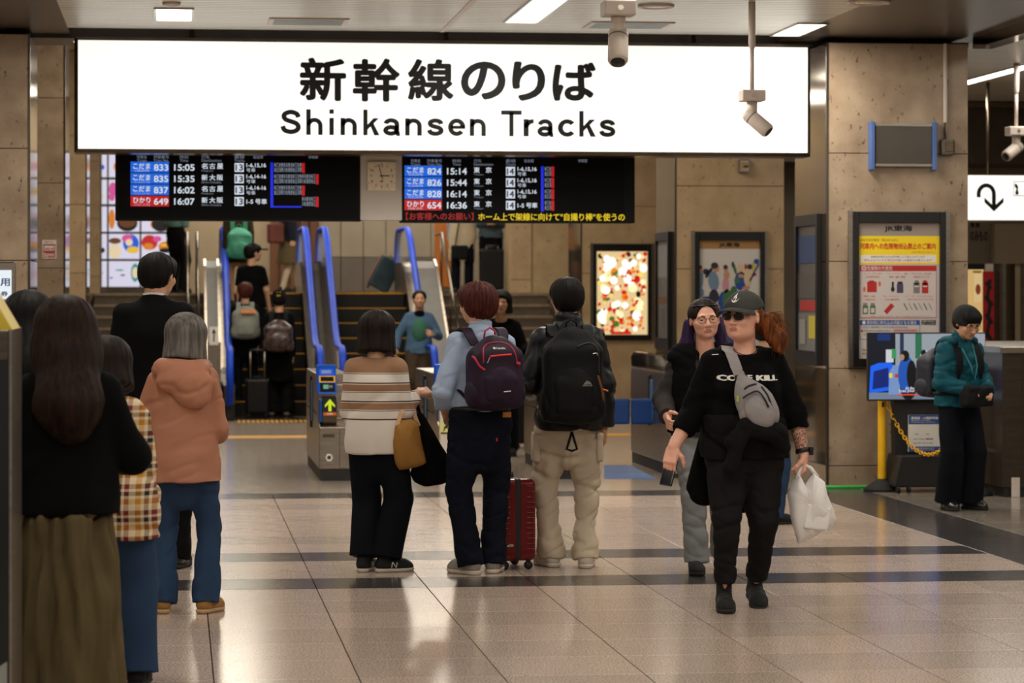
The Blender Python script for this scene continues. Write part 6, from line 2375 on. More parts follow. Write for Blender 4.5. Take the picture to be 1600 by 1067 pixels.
for sd in 'RL':
    p.shoe(sd, M_SHOEB, M_SOLEB, vox=.009)

# ------------------------------------------------------------------ 2 dark haired woman behind her at the left edge
p = Person('person with black shoulder length hair half hidden at the far left', at(47, 1050), 10, 1.575, arms={'R': DN(1), 'L': DN(-1)}, feet=ST(), head=(20, -4, 0))
p.body(vox=.011, face=False)
p.top('dark_coat', M_BLK, .028, .60, vox=.012, collar=.03)
p.top('beige_collar', M_KHAKI, .016, 1.22, sleeve=.3, vox=.012, collar=.05)
p.trousers('trousers', M_NAVYP, vox=.013)
p.hair('long', H_BLACK, .008, .02, 5)
for sd in 'RL':
    p.shoe(sd, M_SHOEB, M_SOLEB, vox=.010)

# ------------------------------------------------------------------ 3 plaid shirt
p = Person('short person with dark hair in a yellow plaid shirt and blue trousers', at(172, 1071), -8, 1.38, waist=.15, hip=.205, arms={'R': ((.16, .1, -1), (.0, .7, -.6), (-1, 0, 0), 30), 'L': ((-.2, .1, -1), (0, .7, -.6), (1, 0, 0), 30)}, feet=ST(.11), head=(12, -14, 0), lean=(-.02, .05))
p.body(vox=.010, face=False)
p.top('plaid_shirt', M_PLAID, .036, .60, .215, vox=.011, wr=[(.010, (6, 6, 5), 2), (.004, (15, 15, 9), 1)], sg=.03)
p.trousers('blue_trousers', M_DENIM, .02, knee=.105, hem_r=.115, thigh=.070, wr=[(.010, (9, 9, 1.5), 5)], vox=.011)
p.hair('bob', H_DKBR, .007, .01, 7)
for sd in 'RL':
    p.shoe(sd, M_SHOEB, M_SOLEB, vox=.009)

# ------------------------------------------------------------------ 4 man in black suit
p = Person('tall person in black suit with white collar, seen from behind on the left', at(241, 888), -4, 1.85, sh=.185, chest=.165, waist=.145, hip=.155, dep=.68, arms={'R': DN(1, .16), 'L': DN(-1, .16)}, feet={'R': (.13, .0, -14, 0, 0), 'L': (-.10, .02, 8, 0, 0)}, head=(-28, -8, 0), nk=.022)
p.body(vox=.008, face=True)
p.top('black_suit_jacket', M_BLKS, .030, .80, .185, vox=.011, collar=.022, wr=[(.004, (5, 5, 8), 3)])
p.top('white_shirt', mat('white_cotton', C(206, 200, 192), .8), .012, 1.30, sleeve=.3, vox=.009, collar=.036, wr=[])
p.trousers('suit_trousers', M_BLKS, .018, vox=.012)
p.hair('short', H_BLACK, .006, 0, 2)
for sd in 'RL':
    p.shoe(sd, noisy('black_leather', C(14, 13, 13), C(22, 21, 20), 10, .3), M_SOLEB, vox=.008)

# ------------------------------------------------------------------ 5 grey haired woman in clay pink jacket
p = Person('person with grey bobbed hair in a hooded clay pink jacket and jeans', at(287, 957), -10, 1.46, sh=.162, chest=.155, waist=.150, hip=.175, dep=.76, arms={'L': ((-.42, .12, -.9), (-.05, .75, -.62), (1, 0, 0), 30), 'R': ((.22, .16, -.95), (-.15, .95, -.2), (-1, 0, 0), 30)}, feet={'R': (.115, .0, -20, 0, 0), 'L': (-.105, -.01, 12, 0, 0)}, head=(-14, -8, 0))
p.body(vox=.008, face=False)
p.top('hooded_jacket', M_PINKB, .040, .655, .205, vox=.009, sg=.034, collar=.03, wr=[(.007, (5, 5, 6), 3), (.004, (10, 10, 16), 6)])
p.hood_back(M_PINKB, skew=.07, big=1.08)
p.trousers('jeans', M_DENIM, .010, knee=.080, hem_r=.082, vox=.009, wr=[(.008, (7, 7, 7), 5), (.004, (16, 16, 12), 1)])
p.hair('bob', H_GREY, .005, .03, 9)
for sd in 'RL':
    p.shoe(sd, M_SHOEBR, noisy('tan_sole', C(176, 144, 104), C(190, 158, 118), 10, .8), vox=.006, laces=M_SHOEBR)

# ------------------------------------------------------------------ 6 striped sweater
p6 = p = Person('person with dark bob in a brown and white striped sweater holding tote bags', at(587, 893), -14, 1.462, sh=.165, chest=.152, waist=.15, hip=.165, dep=.74, arms={'L': ((-.16, .05, -1), (.05, .8, -.5), (1, 0, 0), 30), 'R': ((.20, .08, -1), (.22, .78, .42), (-.5, .2, -.8), 62, (.55, .5, .1))}, feet={'R': (.066, -.01, -58, 0, 0), 'L': (-.066, .0, -6, 0, 0)}, head=(-4, -6, 0))
p.body(vox=.0065, face=False)
p.top('striped_sweater', M_STRIPE, .036, .675, .175, vox=.009, sg=.030, wr=[(.006, (4, 4, 7), 3), (.003, (11, 11, 6), 6)], slv={'R': .86, 'L': .9})
c = Clay()
p.trousers('black_trousers', M_NAVYP, .016, knee=.098, hem_r=.10, vox=.009, hem=.085, wr=[(.006, (8, 8, 3), 5)])
p.hair('bob', H_DKBR, .005, .035, 4)
for sd in 'RL':
    u = p.shoe(sd, M_SHOEB, M_SOLEW, vox=.0055, laces=M_LACE)
    R_, _ = p.J['foot' + sd]
    A_ = p.J['an' + sd]
    b = MB()
    for sx in (-1, 1):
        q = lambda y, z: A_ + R_ @ (np.array((sx * .047, y, z)) * p.s)
        for a, c_ in (((.015, -.055), (.022, -.018)), ((.022, -.018), (.047, -.055)), ((.047, -.055), (.054, -.022))):
            b.tube([q(*a), q(*c_)], .0035, 5)
    b.build('letter_mark', M_LACE, u, smooth=True, local=True)

# ------------------------------------------------------------------ 7 man in pale blue shirt
p7 = p = Person('person with russet hair and glasses in a pale blue shirt with backpack', at(751, 896), 15, 1.648, sh=.178, chest=.158, waist=.142, hip=.150, dep=.72, arms={'L': ((-.34, -.08, -.95), (.32, .80, -.55), (1, 0, 0), 30), 'R': ((.22, .10, -.95), (-.05, .85, -.35), (-1, 0, 0), 30)}, feet={'R': (.085, .02, -30, 0, 0), 'L': (-.075, -.02, 20, 0, 0)}, head=(12, -4, 0), hipx=.0, nk=.014)
p.body(vox=.0065, face=True)
p.brows(H_RED)
p.spectacles(M_WIRE)
sh7 = p.top('pale_blue_shirt', M_SHIRT, .030, .93, .175, vox=.008, sg=.030, collar=.036, wr=[(.010, (6, 6, 6), 2), (.005, (13, 13, 16), 4)], flare=.006)
p.trousers('dark_jeans', M_DENIMD, .016, knee=.080, hem_r=.078, vox=.008, top=.955, wr=[(.006, (7, 7, 9), 5), (.005, (13, 13, 18), 1)])
b = MB()
ring = [(.163 * math.sin(t_), .122 * math.cos(t_) - .002, .945) for t_ in np.linspace(0, 2 * math.pi, 33)[:-1]]
b.tube(ring, .014, 8, closed=True)
b.build('belt', M_BLACKP, p.root, smooth=True, local=True)
b = MB()
b.box(.085, -.132, .895, .135, -.126, .925)
b.build('leather_patch', noisy('patch', C(176, 110, 40), C(190, 124, 50), 10, .7), p.root, local=True)
b = MB()
b.box(.042, -.139, .76, .050, -.132, .78)
b.build('red_tab', M_RED, p.root, local=True)
p.hair('shaggy', H_RED, .005, 0, 6)
for sd in 'RL':
    p.shoe(sd, M_SHOEG, M_SOLEW, vox=.0055, laces=M_LACE)

# ------------------------------------------------------------------ 8 man in black jacket
p8 = p = Person('person with black hair in black shell jacket and stone cargo trousers', at(888, 886), -2, 1.668, sh=.178, chest=.160, waist=.150, hip=.158, dep=.72, arms={'L': ((-.32, -.06, -.9), (.10, .85, -.15), (1, 0, 0), 30), 'R': ((.22, -.05, -.95), (.02, .20, -1), (-1, 0, 0), 26)}, feet={'R': (.100, -.03, -10, 0, 0), 'L': (-.100, .05, 22, 0, 0)}, head=(8, -6, 0))
p.body(vox=.0065, face=True)
j8 = p.top('black_shell_jacket', M_BLKN, .042, .80, .190, vox=.009, sg=.038, collar=.055, wr=[(.010, (6, 6, 9), 2), (.005, (14, 14, 14), 4)])
p.trousers('cargo_trousers', M_KHAKI, .016, knee=.082, hem_r=.078, vox=.008, wr=[(.014, (6, 6, 9), 5), (.008, (12, 12, 20), 1)])
for sx in (-1, 1):
    K_ = p.J['knR' if sx > 0 else 'knL'] * .45 + p.J['hipR' if sx > 0 else 'hipL'] * .55
    c = Clay().box(K_ + np.array((sx * .085, -.01, 0)), (.010, .055, .075), None, .012, .01)
    sculpt('cargo_pocket', c, .008, M_KHAKI, p.root, wrinkle=[(.004, (12, 12, 14), 2)])
p.hair('short', H_BLACK, .005, 0, 8)
for sd in 'RL':
    p.shoe(sd, M_SHOEW, M_SOLEW, vox=.0055, laces=M_LACE)

# ------------------------------------------------------------------ 9 woman with cap walking towards us
M_BLKD = cloth('faded_black_cotton', C(17, 16, 16), .3)
f9 = F(1163, 950)
p9 = p = Person('person in grey cap and black sweater walking towards us with a white bag', (f9.x, f9.y, 0), 176, 1.582, sh=.195, chest=.188, waist=.188, hip=.205, dep=.80, arm=1.28, leg=1.15,
                arms={'R': ((.40, -.02, -.9), (.52, .38, -.85), (-.3, -.6, -.2), 38, (.30, .30, -1)), 'L': ((-.40, .02, -.92), (-.20, .16, -1), (.8, -.2, 0), 68, (-.05, .05, -1))},
                feet={'R': (.115, .10, -4, 0.0, 0), 'L': (-.075, -.13, 4, .02, -12)}, head=(-36, 1, 0), hips_down=.015)
p.gaze = .15
h = p.hp
p.body(SKIN_B, LIPS2, vox=.0048, jaw=1.14, tattoo=(p.J['elL'], p.J['wrL']), extra=lambda c: c.ell(p9.hp(0, .02, -.085), np.array((.062, .055, .040)), p9.hr, .03))
p.brows(H_DKBR)
sw9 = p.top('black_sweater', M_BLK, .024, .80, .225, vox=.008, bust=.075, belly=.06, sg=.022, slv={'R': .80, 'L': .72}, wr=[(.008, (5, 5, 7), 2), (.004, (12, 12, 13), 4)], cuff=True)
p.top('tied_jacket', M_BLKD, .040, .76, .245, sleeve=.02, vox=.010, belly=.06, wr=[(.014, (7, 7, 8), 3), (.005, (14, 14, 12), 1)], extra=lambda c: c.cut((0, 0, .985), (0, 0, 1)))
# sleeves of the tied jacket hanging as a knot and its back hanging behind
c = Clay()
c.cone((.02, .235, .93), (.09, .245, .86), .045, .04, .02)
c.cone((.02, .235, .93), (-.14, .22, .90), .045, .05, .02)
c.cone((.05, .25, .88), (.10, .25, .73), .035, .04, .02)
c.cone((-.14, .22, .90), (-.17, .20, .83), .05, .04, .02)
sculpt('jacket_knot', c, .008, M_BLKD, p.root, wrinkle=[(.006, (16, 16, 16), 3)])
c = Clay()
c.cone((.10, -.10, .86), (.20, -.06, .60), .11, .09, .03, ((0, 1, 0), .45))
c.cone((-.05, -.14, .86), (-.02, -.14, .56), .13, .10, .03, ((0, 1, 0), .4))
sculpt('jacket_tail', c, .010, M_BLK, p.root, wrinkle=[(.010, (9, 9, 4), 3)])
p.trousers('black_jeans', cloth('washed_black_denim', C(24, 23, 24), .4), .012, knee=.080, hem_r=.062, hem=.135, thigh=.118, vox=.008, wr=[(.007, (7, 7, 10), 5), (.004, (12, 12, 22), 1)])
for sd in 'RL':
    p.shoe(sd, M_SHOEB, M_SOLEB, 'boot', vox=.0055, laces=M_BLACKP)
# cap with brim
capm = cloth('washed_grey_canvas', C(66, 66, 64), .2)
c = Clay()
c.ell(h(0, -.014, .048), np.array((.099, .114, .092)) , p.hr, .01)
c.cut(h(0, 0, .046), p.hr @ np.array((0, -.16, -1)), .006)
cap = sculpt('baseball_cap', c, .005, capm, p.root, wrinkle=[(.0015, (9, 9, 9), 2)])
v, fcs = [], []
for i in range(13):
    t_ = math.radians(-62 + 124 * i / 12)
    for r_, dz in ((.090, 0), (.122, -.006), (.150, -.014)):
        e_ = 1 if r_ < .1 else 1.0
        rr = (.090 + (r_ - .090) * max(0, math.cos(t_ * 1.3)) ** .6)
        x, y = rr * math.sin(t_) * (1.0), rr * math.cos(t_) * 1.12
        v.append(h(x, y - .010, .054 + dz * 1.2 - 2.0 * x * x))
n_ = len(v)
v += [q - p.hr @ np.array((0, 0, .006)) for q in v]
for i in range(12):
    for j in range(2):
        a = i * 3 + j
        fcs.append((a, a + 3, a + 4, a + 1))
        fcs.append((n_ + a, n_ + a + 1, n_ + a + 4, n_ + a + 3))
    a = i * 3 + 2
    fcs.append((a, a + 3, n_ + a + 3, n_ + a))
b = MB()
b.mesh(v, fcs)
b.build('brim', capm, cap, smooth=True, local=True)
# white emblem on the cap front
CBV = BVHTree.FromPolygons([v_.co[:] for v_ in cap.data.vertices], [tuple(q_.vertices) for q_ in cap.data.polygons])
b = MB()
for pts in ([(-.012, -.004), (-.018, .004), (-.010, -.012), (0, -.016), (.010, -.012), (.018, .004), (.012, -.004), (.006, -.007), (0, -.009), (-.006, -.007)], [(-.003, -.010), (-.007, .004), (-.002, .012), (.001, .024), (.005, .014), (.009, .006), (.005, -.004), (.003, .004), (.0, .006), (-.002, 0), (.002, -.010)]):
    q = []
    for x, z in pts:
        o_, d_ = Vector(h(x * 1.25, .4, z * 1.4 + .100)), Vector(-(p.hr @ np.array((0, 1.0, 0))))
        hit = CBV.ray_cast(o_, d_)
        q.append(hit[0] - d_ * .003)
    b.poly(q)
b.build('cap_emblem', M_WHITE, cap, local=True)
# hair: sides under the cap and a loose ponytail blown to her left
c = Clay()
c.ell(h(0, -.030, .015), np.array((.086, .090, .075)), p.hr, .01)
c.ell(h(0, -.06, -.03), np.array((.070, .050, .055)), p.hr, .02)
c.ell(h(0, .11, -.02), np.array((.076, .085, .11)), p.hr, .012, True)
for sg in (-1, 1):
    c.ell(h(sg * .088, .006, -.022), np.array((.028, .030, .034)), p.hr, .01, True)
c.cone(h(-.03, -.09, .0), h(-.10, -.10, -.04), .035, .055, .03)
c.cone(h(-.10, -.10, -.04), h(-.15, -.08, -.12), .055, .05, .03)
c.cone(h(-.15, -.08, -.12), h(-.17, -.06, -.18), .045, .018, .03)
hr9 = sculpt('hair', c, .005, H_GING, p.root, streak=(.012, h(-.1, -.1, .1), 8.0, 3))
b = MB()
rnd = random.Random(3)
for i in range(26):
    a = h(-.05 + rnd.uniform(-.02, .02), -.09 + rnd.uniform(-.02, .02), .01 + rnd.uniform(-.03, .03))
    e_ = h(-.17 + rnd.uniform(-.06, .04), -.08 + rnd.uniform(-.04, .05), -.14 + rnd.uniform(-.09, .10))
    md = (a + e_) / 2 + p.hr @ np.array((-.03, 0, rnd.uniform(.02, .06)))
    b.tube([a, md, e_], [.002, .0016, .0007], 4)
b.build('loose_strands', H_GING, hr9, smooth=True, local=True)
p.spectacles(M_BLACK, 'square', M_LENS_D, y=.106, z=.002, name='sunglasses')
b = MB()
b.lathe([(.004, 0), (.007, .001), (.007, .003), (.004, .004)], 0, 0, 12)
e_ = h(-.084, .0, -.034)
b.v = [(e_[0] + q[2], e_[1] + q[0], e_[2] + q[1]) for q in b.v]
b.build('earring', M_BLACK, p.root, local=True)
b = MB()
nk = p.neck
b.tube([nk + np.array((.066 * math.sin(t_), .012 + .066 * math.cos(t_), .018 - .030 * max(0, math.cos(t_)) ** 2)) for t_ in np.linspace(0, 2 * math.pi, 25)[:-1]], .0022, 6, closed=True)
b.build('necklace', M_BLACKP, p.root, smooth=True, local=True)
stamp(sw9, p.root, 'CONE KILL', .0, 1.175, .026, .30, M_WHITE, 1, bold=.06, name='sweater_print')
for (u_, v_, w_, rz_) in ((.155, 1.29, .034, -.25),):
    stamp(sw9, p.root, None, u_, v_, .006, w_, M_WHITE, 1, name='pin', polys=[[(0, 0), (1, .4), (1, 1), (0, .6)]])
# wrist watch
W_, E_ = p.J['wrL'], p.J['elL']
d = nv(W_ - E_)
b = MB()
b.tube([W_ - d * .03, W_ - d * .028, W_ - d * .008, W_ - d * .006], [.036, .0385, .0385, .036], 20)
wt = b.build('watch', M_BLACKP, p.root, smooth=True, local=True)
c = Clay().box(W_ - d * .018 + np.array((-.040, .012, 0)), (.006, .016, .018), None, .005, .004)
sculpt('watch_case', c, .004, M_BLACK, wt)

# ------------------------------------------------------------------ 10 woman with glasses behind her
f10 = F(1102, 893)
p = Person('person with dark hair and round glasses just behind the capped walker', (f10.x, f10.y, 0), 172, 1.535, sh=.175, chest=.158, waist=.155, hip=.18, dep=.75, arm=1.12,
           arms={'R': ((.40, -.12, -.9), (-.05, .85, -.4), (-1, 0, 0), 40), 'L': ((-.2, 0, -1), (0, .3, -1), (1, 0, 0), 30)}, feet={'R': (.06, .12, 0, 0, 0), 'L': (-.11, -.16, 0, .03, -16)}, head=(8, -2, 4))
p.gaze = .30
p.body(SKIN_B, LIPS2, vox=.0048, jaw=1.04)
p.brows(H_BROWN, .0022)
p.spectacles(M_WIRE, 'round')
p.hair('pulled', H_DKBR, .005, 0, 2)
c = Clay()
for sg in (-1, 1):
    c.cone(p.hp(sg * .080, -.045, -.02), p.neck + np.array((sg * .105, -.01, .02)), .032, .040, .03)
    c.cone(p.neck + np.array((sg * .105, -.01, .02)), p.neck + np.array((sg * .135, .03, -.08)), .040, .022, .03)
sculpt('violet_hair_ends', c, .007, hair_mat('hair_violet', C(34, 22, 46), C(58, 40, 78)), p.root, streak=(.008, p.neck, 12, 4))
b = MB()
b.tube([p.hp(.078 * math.sin(t_), .070 * math.cos(t_) - .002, .088 + .004 * math.cos(t_)) for t_ in np.linspace(-1.25, 1.25, 19)], .0038, 8)
b.build('head_glasses', M_BLACK, p.root, smooth=True, local=True)
VN = lambda c: c.ell(p.neck + np.array((0, .11, -.03)), (.060, .075, .13), None, .02, True)
p.top('grey_sleeved_jacket', M_CHAR, .036, .78, .20, vox=.009, extra=VN, sg=.032, wr=[(.009, (6, 6, 8), 2), (.004, (13, 13, 13), 4)])
p.top('black_vest', M_BLK, .056, .80, .205, sleeve=.06, vox=.010, extra=VN)
p.trousers('grey_jeans', M_GREYJ, .016, knee=.085, hem_r=.082, hem=.06, vox=.009, wr=[(.007, (7, 7, 9), 5), (.005, (13, 13, 18), 1)])
for sd in 'RL':
    p.shoe(sd, M_SHOEB, M_SOLEB, 'boot', vox=.006)

# ------------------------------------------------------------------ 11 person in teal jacket
f11 = F(1497, 796)
p11 = p = Person('person in teal jacket and black knitted hat looking into a waist bag', (f11.x, f11.y, 0), -158, 1.485, sh=.165, chest=.155, waist=.15, hip=.165, dep=.78,
                 arms={'R': ((.30, .12, -.92), (-.55, .85, -.25), (-.2, -.2, -1), 50), 'L': ((-.28, .15, -.95), (.50, .85, -.30), (.2, -.2, -1), 50)}, feet={'R': (.10, .0, -14, 0, 0), 'L': (-.09, .02, 14, 0, 0)}, head=(-4, -26, 0), lean=(0, .03))
p.body(vox=.007)
p.spectacles(M_BLACK, 'square')
p.brows(H_BLACK)
c = Clay()
c.ell(p.hp(0, -.020, .045), np.array((.100, .112, .084)), p.hr, .01)
c.ell(p.hp(0, -.02, .02), np.array((.102, .114, .046)), p.hr, .02)
c.ell(p.hp(0, .125, -.045), np.array((.09, .08, .085)), p.hr, .015, True)
c.cut(p.hp(0, 0, -.03), p.hr @ np.array((0, .35, -1)), .01)
sculpt('knitted_hat', c, .007, noisy('black_wool', C(14, 13, 14), C(24, 22, 23), 60, .95, 0, .4), p.root)
p.hair('short', H_BLACK, .009, 0, 2)
p.top('teal_jacket', M_TEAL, .042, .76, .20, vox=.009, sg=.036, collar=.04, wr=[(.011, (6, 6, 12), 2), (.006, (14, 14, 14), 4)])
p.hood_back(M_TEAL)
p.trousers('wide_navy_trousers', M_NAVYP, .02, knee=.10, hem_r=.112, hem=.05, vox=.010, wr=[(.008, (8, 8, 3), 5)])
for sd in 'RL':
    p.shoe(sd, MATS['black_leather'], M_SOLEB, vox=.007)
b = MB()
b.tube([p.neck + np.array((-.06, .06, .0)), p.che + np.array((-.03, .17, -.02)), p.wai + np.array((0, .19, .06)), p.che + np.array((.03, .17, -.02)), p.neck + np.array((.06, .06, .0))], .005, 6)
b.build('lanyard', noisy('lanyard_teal', C(40, 120, 130), C(50, 130, 140), 8, .7), p.root, smooth=True, local=True)

# ------------------------------------------------------------------ people far back
VF = .014


def far(label, loc, heading, H, top_m, leg_m, hair_k, hair_m, hem=.80, arms=None, feet=None, head=(0, 0, 0), topname='jacket', legname='trousers', face=True, knee=.08, hem_r=.07, group='people on the escalators and upper level', extra=None, sleeve=1.0, shoe=None, g=.03):
    p = Person(label, loc, heading, H, arms=arms or {'R': DN(1), 'L': DN(-1)}, feet=feet or ST(), head=head, group=group, waist=.14, chest=.155)
    p.body(vox=.010 if face else .014, face=face)
    p.top(topname, top_m, g, hem, vox=VF, sleeve=sleeve, wr=[(.006, (6, 6, 9), 2)])
    if leg_m:
        p.trousers(legname, leg_m, .014, knee=knee, hem_r=hem_r, vox=VF, wr=[(.005, (7, 7, 9), 2)])
    if hair_k:
        p.hair(hair_k, hair_m, .011, 0, 2)
    for sd in 'RL':
        p.shoe(sd, shoe or M_SHOEB, M_SOLEB, vox=.011)
    return p


DENJ = cloth('denim_jacket', C(74, 100, 126), .25)
fd = F(655, 651)
p12 = p = far('person in denim jacket over green shirt stepping off the right escalator', (fd.x, fd.y, .012), 178, 1.60, DENJ, cloth('brown_trousers', C(70, 58, 46), .2), 'pulled', H_BLACK, .80, arms={'R': ((.55, .1, -.85), (.15, .5, -.8), (-1, 0, 0), 40), 'L': ((-.45, .05, -.9), (.35, .85, .1), (1, 0, -.3), 60)}, topname='denim_jacket', knee=.095, hem_r=.10)
c = Clay()
p.b['chest'] -= .05
p.torso(c, .035, .05)
p.b['chest'] += .05
c.ell(p.che + np.array((0, .075, -.06)), (.085, .075, .19), None, .03)
c.cut((0, 0, .86), (0, 0, -1))
sculpt('green_shirt', Clay().ell(p.che + np.array((0, .072, -.07)), (.105, .080, .17), None, .02), .012, noisy('green_jersey', C(50, 104, 84), C(60, 116, 94), 6, .8), p.root)
sculpt('dark_scarf', Clay().ell(p.neck + np.array((0, .04, -.01)), (.075, .07, .05), None, .02), .012, M_BLK, p.root)
p.brows(H_BLACK)

zst = lambda i: MEZ * (i + 1) / 8
yst = lambda i: 37.0 + 2.77 * i / 8 + .17
p13 = far('person in black t-shirt and black cap riding up the left escalator', (XA(393, yst(2)), yst(2), zst(2)), -14, 1.63, M_BLK, M_NAVYP, 'short', H_BLACK, .82, arms={'R': ((.26, .05, -1), (.10, .35, -1), (-1, 0, 0), 30), 'L': DN(-1)}, head=(-55, 0, 0), topname='black_t_shirt', sleeve=.38)
c = Clay().ell(p13.hp(0, -.01, .045), np.array((.095, .11, .09)), p13.hr, .01)
c.box(p13.hp(0, .12, .05), (.065, .06, .004), p13.hr, .006, .02)
c.cut(p13.hp(0, 0, .035), p13.hr @ np.array((0, 0, -1)))
sculpt('black_cap', c, .010, M_BLK, p13.root)
p14 = far('person with reddish tied hair and grey backpack low on the left escalator', (XA(383, yst(0)), yst(0), zst(0)), 0, 1.50, M_BLK, M_NAVYP, 'shaggy', H_RED, .70, face=False)
p15 = far('person in long black clothes and marked black cap at the foot of the escalator', (XA(436, 36.75), 36.75, .012), -4, 1.60, M_BLK, M_BLKS, 'short', H_BLACK, .45, face=False, shoe=M_SHOEW, knee=.1, hem_r=.11)
c = Clay().ell(p15.hp(0, -.014, .04), np.array((.098, .115, .098)), p15.hr, .01)
c.cut(p15.hp(0, 0, -.01), p15.hr @ np.array((0, 0, -1)))
cp = sculpt('black_cap', c, .010, M_BLK, p15.root)
stamp(cp, cp, None, 0, p15.hc[2] + .045, .10, .07, M_YELLOW, -1, name='cap_mark', polys=[[(0, 0), (.25, 0), (.3, 1), (.1, 1)], [(.7, 0), (.95, 0), (.9, 1), (.65, 1)], [(.2, .45), (.75, .45), (.75, .6), (.2, .6)]])
p16 = far('person in olive coat with mint green rucksack near the escalator top', (XA(372, yst(6)), yst(6), zst(6)), 4, 1.62, cloth('olive_coat', C(62, 52, 38), .2), cloth('tan_leggings', C(176, 140, 106), .1), 'shaggy', H_BROWN, .62, face=False, topname='olive_coat', knee=.06, hem_r=.05)
p17 = far('person in dark jacket and olive skirt walking on the upper level', (XA(452, 43.0), 43.0, MEZ), -80, 1.62, cloth('navy_jacket', C(30, 34, 46), .2), cloth('pale_leggings', C(190, 172, 150), .1), 'long', H_DKBR, .75, face=False, feet={'R': (.08, -.12, 0, 0, 0), 'L': (-.08, .16, 0, 0, 0)}, knee=.055, hem_r=.045)
c = Clay().cone((0, 0, .86), (0, 0, .42), .16, .24, .02, ((0, 1, 0), .9))
c.cut((0, 0, .44), (0, 0, -1))
sculpt('olive_skirt', c, .014, M_OLIVE, p17.root, wrinkle=[(.012, (9, 9, 1), 2)])
p18 = far('person in cream vest and jeans at the head of the right hand stairs', (XA(722, 43.4), 43.4, MEZ), 178, 1.66, cloth('pale_chambray', C(140, 154, 172), .1), M_DENIMD, 'bob', H_DKBR, .80, face=True, knee=.075, hem_r=.07)
p18.top('cream_vest', cloth('cream_fleece', C(196, 180, 152), .1), .05, .50, sleeve=.05, vox=VF)
p19 = far('person in slate shirt holding a black suitcase on the upper level', (XA(767, 43.6), 43.6, MEZ), 174, 1.68, cloth('slate_shirt', C(72, 84, 92), .15), M_BLKS, 'short', H_BLACK, .85, arms={'R': ((.2, .1, -1), (-.6, .8, .1), (0, 0, -1), 50), 'L': ((-.2, .1, -1), (.6, .8, .1), (0, 0, -1), 50)})
p20 = far('person in teal top and black trousers in front of the food screens', (XA(277, 42.6), 42.6, MEZ), -40, 1.66, cloth('dusty_teal', C(84, 116, 110), .12), M_BLKS, 'bob', H_BLACK, .98, face=False)
f21 = F(783, 712)
p21 = far('person with dark hair beyond the gates, mostly hidden by the blue shirt', (f21.x, f21.y, 0), 172, 1.60, M_BLK, M_NAVYP, 'bob', H_BLACK, .70, arms={'L': ((-.35, .15, -.9), (-.35, .6, .1), (0, 0, -1), 70), 'R': DN(1)}, group='people around the ticket gates')
f22 = F(1196, 818)
p22 = far('person in blue jeans almost hidden behind the capped walker', (f22.x, f22.y, 0), -60, 1.42, M_BLK, M_DENIM, 'short', H_BLACK, .75, face=False, group='people around the ticket gates')


# ================================================================== BAGS AND LUGGAGE
def worn(name, person, label, cat, group=None):
    """a thing carried by a person: its own Empty at the person's feet, same heading"""
    e = empty(name, tuple(person.root.location), person.root.rotation_euler[2], label, cat, group)
    return e


